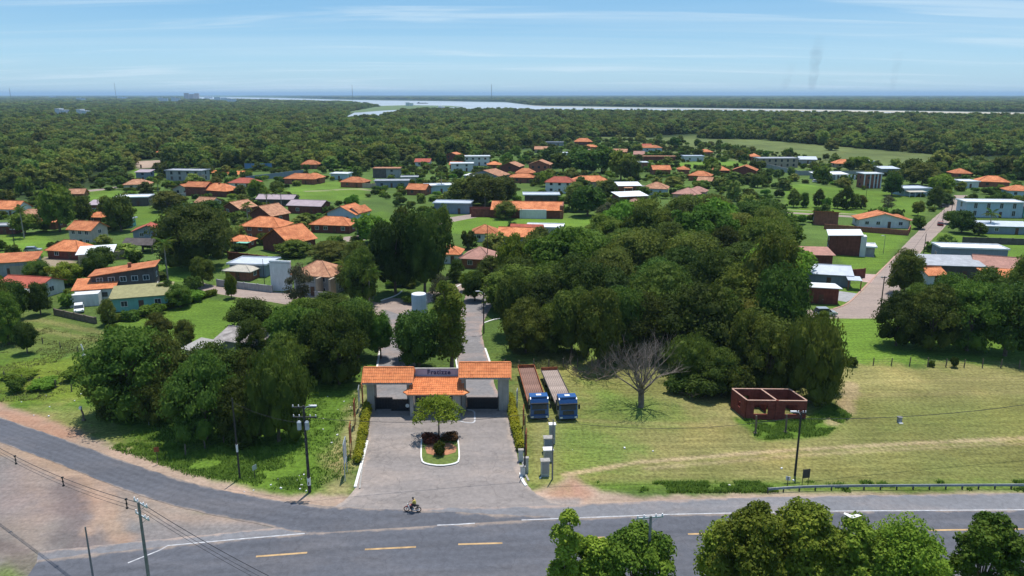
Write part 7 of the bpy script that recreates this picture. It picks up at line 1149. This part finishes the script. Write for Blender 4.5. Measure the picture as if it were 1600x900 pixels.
def forest():
    g = np.random.default_rng(12); pts = []
    def ring(d0, d1, sp_fn, nn):
        d = np.sqrt(g.uniform(d0 * d0, d1 * d1, nn)) if not callable(sp_fn) else np.exp(g.uniform(math.log(d0), math.log(d1), nn)); a = g.uniform(-.68, .68, nn); return d * np.sin(a), d * np.cos(a), d
    a1 = ring(230, 1500, None, 46000); a2 = ring(1500, 2700, None, 30000); a3 = ring(2000, 20000, lambda d: d, 44000)
    for k, (X, Y, D) in enumerate((a1, a2, a3)):
        sp = (7.0, 11.0, 0)[k]
        ok = inpoly(X, Y, FOREP)
        for p in WATERP + (MEADP if k == 0 else []): ok &= ~inpoly(X, Y, p)
        if k == 2: ok &= ~((D < 2700))
        if k > 0:
            for bx, by, bw in FARB: ok &= ~((np.abs(X - bx * Y / by) < bw * .7) & (Y < by + 20) & (Y > by * .70))
        for hx, hy, r in OCC:
            if hy > 240 and k == 0: ok &= (X - hx) ** 2 + (Y - hy) ** 2 > (r * 1.1) ** 2
        X, Y, D = X[ok], Y[ok], D[ok]; s = (g.uniform(.55, 1.15, len(X)) ** 1.3 * 1.1, g.uniform(.9, 1.6, len(X)), g.uniform(.9, 1.4, len(X)) * D * .0009)[k]; sz = (s * g.uniform(.8, 1.15, len(X)), g.uniform(.9, 1.3, len(X)), g.uniform(.8, 1.6, len(X)))[k]; pts.append((X, Y, s, sz))
    return pts
def gnforest(name, X, Y, s, sz, src, label, asmesh=False):
    me = bpy.data.meshes.new(name); V = np.stack([X, Y, np.zeros_like(X)], -1).astype(np.float32); me.vertices.add(len(V)); me.vertices.foreach_set('co', V.ravel()); n = len(V); g = np.random.default_rng(5)
    sc3 = me.attributes.new('siz', 'FLOAT_VECTOR', 'POINT'); sc3.data.foreach_set('vector', np.stack([s, s * g.uniform(.85, 1.15, n), sz], -1).astype(np.float32).ravel()); ro = me.attributes.new('rot', 'FLOAT', 'POINT'); ro.data.foreach_set('value', g.uniform(0, 6.28, n).astype(np.float32)); ix = me.attributes.new('pick', 'INT', 'POINT'); ix.data.foreach_set('value', g.integers(0, len(src), n).astype(np.int32))
    me.materials.append(MATS['leaf_wood']); o = obj(name, me, kind='stuff'); o['label'] = label; o['category'] = 'forest'
    ng = bpy.data.node_groups.new(name, 'GeometryNodeTree'); ng.interface.new_socket('Geometry', in_out='INPUT', socket_type='NodeSocketGeometry'); ng.interface.new_socket('Geometry', in_out='OUTPUT', socket_type='NodeSocketGeometry'); n_ = ng.nodes; l = ng.links
    gi, go = n_.new('NodeGroupInput'), n_.new('NodeGroupOutput'); ip = n_.new('GeometryNodeInstanceOnPoints'); g2i = n_.new('GeometryNodeGeometryToInstance')
    for q in reversed(src):
        oi = n_.new('GeometryNodeObjectInfo'); oi.inputs[0].default_value = q; l.new(oi.outputs['Geometry'], g2i.inputs[0])
    def na(nm, ty):
        q = n_.new('GeometryNodeInputNamedAttribute'); q.data_type = ty; q.inputs[0].default_value = nm; return q.outputs[0]
    l.new(gi.outputs[0], ip.inputs['Points']); l.new(g2i.outputs[0], ip.inputs['Instance']); ip.inputs['Pick Instance'].default_value = True; l.new(na('pick', 'INT'), ip.inputs['Instance Index']); cb = n_.new('ShaderNodeCombineXYZ'); l.new(na('rot', 'FLOAT'), cb.inputs[2]); l.new(cb.outputs[0], ip.inputs['Rotation']); l.new(na('siz', 'FLOAT_VECTOR'), ip.inputs['Scale']); l.new(ip.outputs[0], go.inputs[0])
    md = o.modifiers.new('forest', 'NODES'); md.node_group = ng; return o
FP = forest(); print('forest pts', [len(p[0]) for p in FP])
# the nearest and largest are trees of their own
X, Y, s, sz = FP[0]; used = len([1 for o in COL.objects if o.name.startswith('tree')]); room = 0; order = np.argsort(Y / s + np.abs(X) * .02)
inview = [i for i in order if abs(toPx(X[i], Y[i])[0] - 800) < 790][:room]; tk = trunk('trunk', [(1, 1, 6), (-2, 0, 6), (1, -2, 5)], 1, 8, .3, 'bark')
for i in inview:
    t = thing('forest_tree', 'tree of the dense green forest reaching from the village to the river', 'tree', (X[i], Y[i], 0), random.uniform(0, 6.28), 'trees of the forest'); t.scale = (s[i], s[i], sz[i]); TREEOBJ.append((t, *toPx(X[i], Y[i]), 'wood', 8, 8)); obj('crown', FSRC[i % 5].data, t); obj('trunk', tk, t)
keep = np.ones(len(X), bool); keep[inview] = False
gnforest('forest', X[keep], Y[keep], s[keep], sz[keep], FSRC, 'dense green forest between the village and the river'); gnforest('river_forest', *FP[1], FSRC, 'dark forest along the river bank'); gnforest('far_forest', *FP[2], FSRC, 'hazy forest plain reaching from the far bank to the horizon')
USRC = [[c for c in o.children if c.name.startswith('crown')][0] for o in [next(t for t, _, _, k, _, _ in TREEOBJ if k == kk) for kk in ('bush', 'bushdark', 'bushbright')]]
gnforest('garden_greenery', *UNDER, USRC, 'hedges, shrubs and garden greenery between the village houses')
gnforest('garden_trees', *GARD, FSRC, 'smaller trees filling the gardens between the village houses')
# far town, barge
for i, (px, py, w, h, lab) in enumerate(((127, 157.5, 60, 12, 'bright white hall in the far left woods'), (82, 152.5, 90, 14, 'long white roof at the far left horizon'), (300, 154.5, 150, 55, 'pinkish tower blocks on the far left horizon'), (255, 157.5, 70, 12, 'white long building left of the horizon tower blocks'), (275, 158, 60, 14, 'white building just under the horizon tower blocks'), (326, 154, 90, 16, 'pale building right of the horizon tower blocks'), (345, 156, 110, 12, 'pale riverside buildings left of the river'), (362, 158.5, 60, 10, 'white riverside shed at the left end of the river'), (192, 154, 110, 12, 'pale low buildings below the left horizon mast'), (228, 152, 60, 14, 'distant white building right of the left mast'), (98, 181, 22, 8, 'small pale roof in the left woods'), (131, 182.5, 20, 8, 'white roof in the left woods, right of the small pale one'), (640, 165.5, 30, 7, 'small pale hut on the river spit'), (690, 172, 18, 6, 'tiny white hut by the river inlet'))):
    x, y = P(px, py); t = thing('far_building', lab, 'building', (x, y, 0)); m = 'far_pink' if i == 2 else 'far_white'; k = max(1, (3 if i == 2 else 2)); h *= 1.0 if i == 2 else 1.7; mb = MB()
    for q in range(k): xx = -w / 2 + w * (q + .5) / k; mb.b2(xx - w / k * .42, xx + w / k * .42, -8, 8, 0, h * (1, .8, .95)[q % 3]).obj('block', m, t) if False else mb.b2(xx - w / k * .42, xx + w / k * .42, -8, 8, 0, h * (1, .8, .95)[q % 3])
    mb.obj('block', m, t); r = MB()
    for q in range(k): xx = -w / 2 + w * (q + .5) / k; r.b2(xx - w / k * .44, xx + w / k * .44, -8.5, 8.5, h * (1, .8, .95)[q % 3] + .05, h * (1, .8, .95)[q % 3] + 1.2)
    r.obj('roof', 'far_white', t)
x, y = P(660, 162); t = thing('barge', 'long dark barge lying on the river', 'barge', (x, y, .5), R(-3)); m = MB(); m.prism([(-26, -4), (22, -4), (28, 0), (22, 4), (-26, 4)], 0, 2.4); m.obj('hull', 'barge', t); MB().b2(-22, -14, -3, 3, 2.4, 7).obj('wheelhouse', 'grey_wall', t); MB().b2(-10, 18, -3, 3, 2.4, 3.6).obj('cargo', 'dark_wall', t)
# sports court fence
x, y = P(404, 265); t = thing('court_fence', 'blue netting fence around the court behind the orange sports field', 'fence', (x, y, 0)); mb = MB(); [mb.b2(a, b, c, d, .2, 3.6) for a, b, c, d in ((-8, 8, -.03, .03), (-8, 8, 12, 12.06))]; mb.obj('net', 'fence_blue', t); [obj('post', boxmesh('post', (.25, .25, 3.8), 'slate_wall'), t, (-8 + i * 4, -.1, 1.9)) for i in range(5)]
# ------------------------------------------------------------------ labels for the trees from what they stand beside
LM = [(10, 338, 'the orange left edge house'), (128, 385, 'the two storey cream house'), (100, 402, 'the broad low orange hip roof'), (150, 408, 'the white metal roofed shed'), (16, 430, 'the grey left edge house'), (30, 464, 'the white roofed left edge house'), (196, 470, 'the dark banded house'), (222, 482, 'the turquoise house'), (216, 396, 'the dark gazebo'), (206, 320, 'the white roofed block building'), (214, 295, 'the peach hip roof near the left lawn'), (180, 262, 'the long brown shed'), (250, 246, 'the pale blue woods roof'), (288, 283, 'the modern grey block'), (334, 305, 'the broad orange hip roof'), (412, 345, 'the dark brick gable'), (476, 334, 'the pinkish metal roofed house'), (468, 288, 'the wide orange hip roof'), (534, 346, 'the steep red orange roof'), (516, 364, 'the long low brick house'), (448, 392, 'the large maroon gable'), (388, 432, 'the white metal roofed house'), (489, 460, 'the peach roofed villa'), (604, 278, 'the grey two storey block'), (655, 300, 'the small bushy orange roof'), (706, 333, 'the pale blue grey cube house'), (744, 258, 'the large white villa'), (756, 282, 'the blue grey gable'), (822, 340, 'the long maroon warehouse'), (874, 300, 'the red roofed white house'), (924, 291, 'the long straight orange roof'), (842, 274, 'the tall orange brick house'), (912, 228, 'the highest rear orange roof'), (1018, 236, 'the pale blue rear house'), (1030, 252, 'the long maroon walls'), (984, 302, 'the bright white roofs'), (1070, 312, 'the salmon pink roof'), (1127, 272, 'the rear maroon orange roofs'), (1216, 260, 'the unfinished tan building'), (1300, 280, 'the pale columned building'), (1362, 292, 'the striped house'), (1432, 305, 'the house with beige carport'), (1504, 278, 'the lone right woods roof'), (1552, 338, 'the big pale blue building'), (1520, 408, 'the slate walled hall'), (1486, 434, 'the grey metal roofed hall'), (1290, 350, 'the plain brown house'), (1380, 354, 'the white bungalow'), (1318, 397, 'the tall maroon house'), (1294, 446, 'the pale blue metal roof'), (1282, 474, 'the silver car house'), (780, 380, 'the adjoining orange roofs'), (744, 418, 'the pink hip roof'), (374, 550, 'the derelict shed'), (685, 641, 'the gatehouse'), (656, 515, 'the water tank'), (1205, 656, 'the brick shell'), (1001, 636, 'the bare dead tree'), (865, 640, 'the flatbed trucks'), (484, 768, 'the transformer pole'), (43, 640, 'the left meadow scrub'), (1442, 573, 'the field fence'), (688, 706, 'the driveway island'), (756, 520, 'the dark street lamp'), (1480, 340, 'the brick street')]
LW = [(*P(a, b), c) for a, b, c in LM]
ADJ = {'round_a': 'dark green rounded tree', 'round_b': 'mid green rounded tree', 'round_c': 'dense dark tree', 'umb_a': 'olive feathery tree', 'umb_b': 'mid green spreading tree', 'umb_c': 'dark spreading tree', 'weep': 'dark weeping tree', 'tall': 'tall slender tree', 'bright': 'bright green tree', 'grey': 'sparse greyish tree', 'airy': 'airy tree', 'wood': 'forest tree', 'bush': 'green bush', 'bushdark': 'dark bush', 'bushbright': 'bright green bush', 'bushred': 'reddish bush'}
info = []
for t, px, py, kind, wm, hm in TREEOBJ:
    x, y = t.location.x, t.location.y; lx, ly, nm = min(LW, key=lambda q: math.hypot(x - q[0], y - q[1])); dx, dy = x - lx, y - ly
    rel = ('behind' if dy > 0 else 'in front of') if abs(dy) > abs(dx) * 1.3 else ('right of' if dx > 0 else 'left of')
    szw = ('big ' if hm > 11 else 'small ' if hm < 5 else '') if not kind.startswith('bush') else ''
    info.append([t, px, py, szw, ADJ[kind], rel, nm])
from collections import defaultdict
def assign(items, level):
    g = defaultdict(list)
    for it in items: g[(it[3], it[4], it[5], it[6])].append(it)
    for k, v in g.items():
        base = f'{k[0]}{k[1]} {k[2]} {k[3]}'
        if len(v) == 1: v[0][0]['label'] = base; continue
        v.sort(key=lambda i: i[1]); n = len(v); pl = base.replace('tree', 'trees', 1).replace('bush', 'bushes', 1)
        for i, it in enumerate(v):
            if n == 2: it[0]['label'] = ('left' if i == 0 else 'right') + f' one of the two {pl}'
            else: it[0]['label'] = (('leftmost' if i == 0 else 'rightmost' if i == n - 1 else f'{["", "second", "third", "fourth", "fifth", "sixth", "seventh", "eighth", "ninth"][min(i, 8)]} from left') + f' of the {NUM.get(n, "many")} {pl}')
assign(info, 0)
for it in info: it[0]['group'] = 'trees of the forest' if it[4] == 'forest tree' else 'bushes around the village' if 'bush' in it[4] else ('trees of the dark central grove' if inany(it[0].location.x, it[0].location.y, [GP]) else 'trees around the village and the gate')
# ------------------------------------------------------------------ air and smoke
def volume(name, density, color, mb_or_me, loc=(0, 0, 0), noise=False, **kw):
    m = bpy.data.materials.new(name); m.use_nodes = True; t = m.node_tree; n = t.nodes; n.remove(n['Principled BSDF']); v = n.new('ShaderNodeVolumePrincipled'); v.inputs['Density'].default_value = density; v.inputs['Color'].default_value = (*color, 1); t.links.new(v.outputs[0], n['Material Output'].inputs['Volume'])
    MATS[name] = m; return mb_or_me.obj(name, name, None, loc, **kw), v, t
volume('haze', 0.000065, (.52, .76, 1.0), MB().b2(-60000, 60000, -1200, 60000, -1.0, 120.0), kind='stuff')

def smoke(px, y0, y1, D_, r0, r1, dens, label, drift):
    x = (px - 800) / FPX * D_; z0, z1 = max(126, CAM_H + (147.5 - y0) / FPX * D_), CAM_H + (147.5 - y1) / FPX * D_; n = 12; mb = MB(); rr = random.Random(px)
    mb.tube([(drift * (i / n) ** 1.5 + rr.uniform(-.2, .2) * r0, 0, (z1 - z0) * i / n) for i in range(n + 1)], [(r0 + (r1 - r0) * i / n) * rr.uniform(.85, 1.15) for i in range(n + 1)], 14)
    o, v, t = volume('smoke_plume', dens, (.25, .27, .32), mb, (x, D_, z0), kind='stuff'); o['label'] = label; o['category'] = 'smoke'; nn = t.nodes; tc = nn.new('ShaderNodeTexCoord')
    nz = nn.new('ShaderNodeTexNoise'); nz.inputs['Scale'].default_value = .0045; nz.inputs['Detail'].default_value = 1; t.links.new(tc.outputs['Object'], nz.inputs[0])
    sp = nn.new('ShaderNodeSeparateXYZ'); t.links.new(tc.outputs['Object'], sp.inputs[0]); f = nn.new('ShaderNodeMapRange'); f.inputs[1].default_value = 0; f.inputs[2].default_value = z1 - z0; f.inputs[3].default_value = 1; f.inputs[4].default_value = .05; t.links.new(sp.outputs[2], f.inputs[0])
    mr = nn.new('ShaderNodeMapRange'); mr.inputs[1].default_value = .25; mr.inputs[2].default_value = .8; mr.inputs[3].default_value = 0; mr.inputs[4].default_value = dens; t.links.new(nz.outputs[0], mr.inputs[0]); m = nn.new('ShaderNodeMath'); m.operation = 'MULTIPLY'; t.links.new(mr.outputs[0], m.inputs[0]); t.links.new(f.outputs[0], m.inputs[1]); t.links.new(m.outputs[0], v.inputs['Density'])
smoke(1254, 141, 60, 16000, 75, 150, .0032, 'thin dark smoke plume rising above the right horizon', 60); smoke(1376, 141, 85, 16500, 60, 110, .0018, 'fainter smoke plume right of the darker one', 40); smoke(1212, 141, 100, 17000, 90, 120, .0014, 'faintest smoke plume left of the dark one', 160)
for o in COL.objects:
    if 'label' in o and len(o['label'].split()) > 16: print('LONG', o.name, len(o['label'].split()), o['label'])
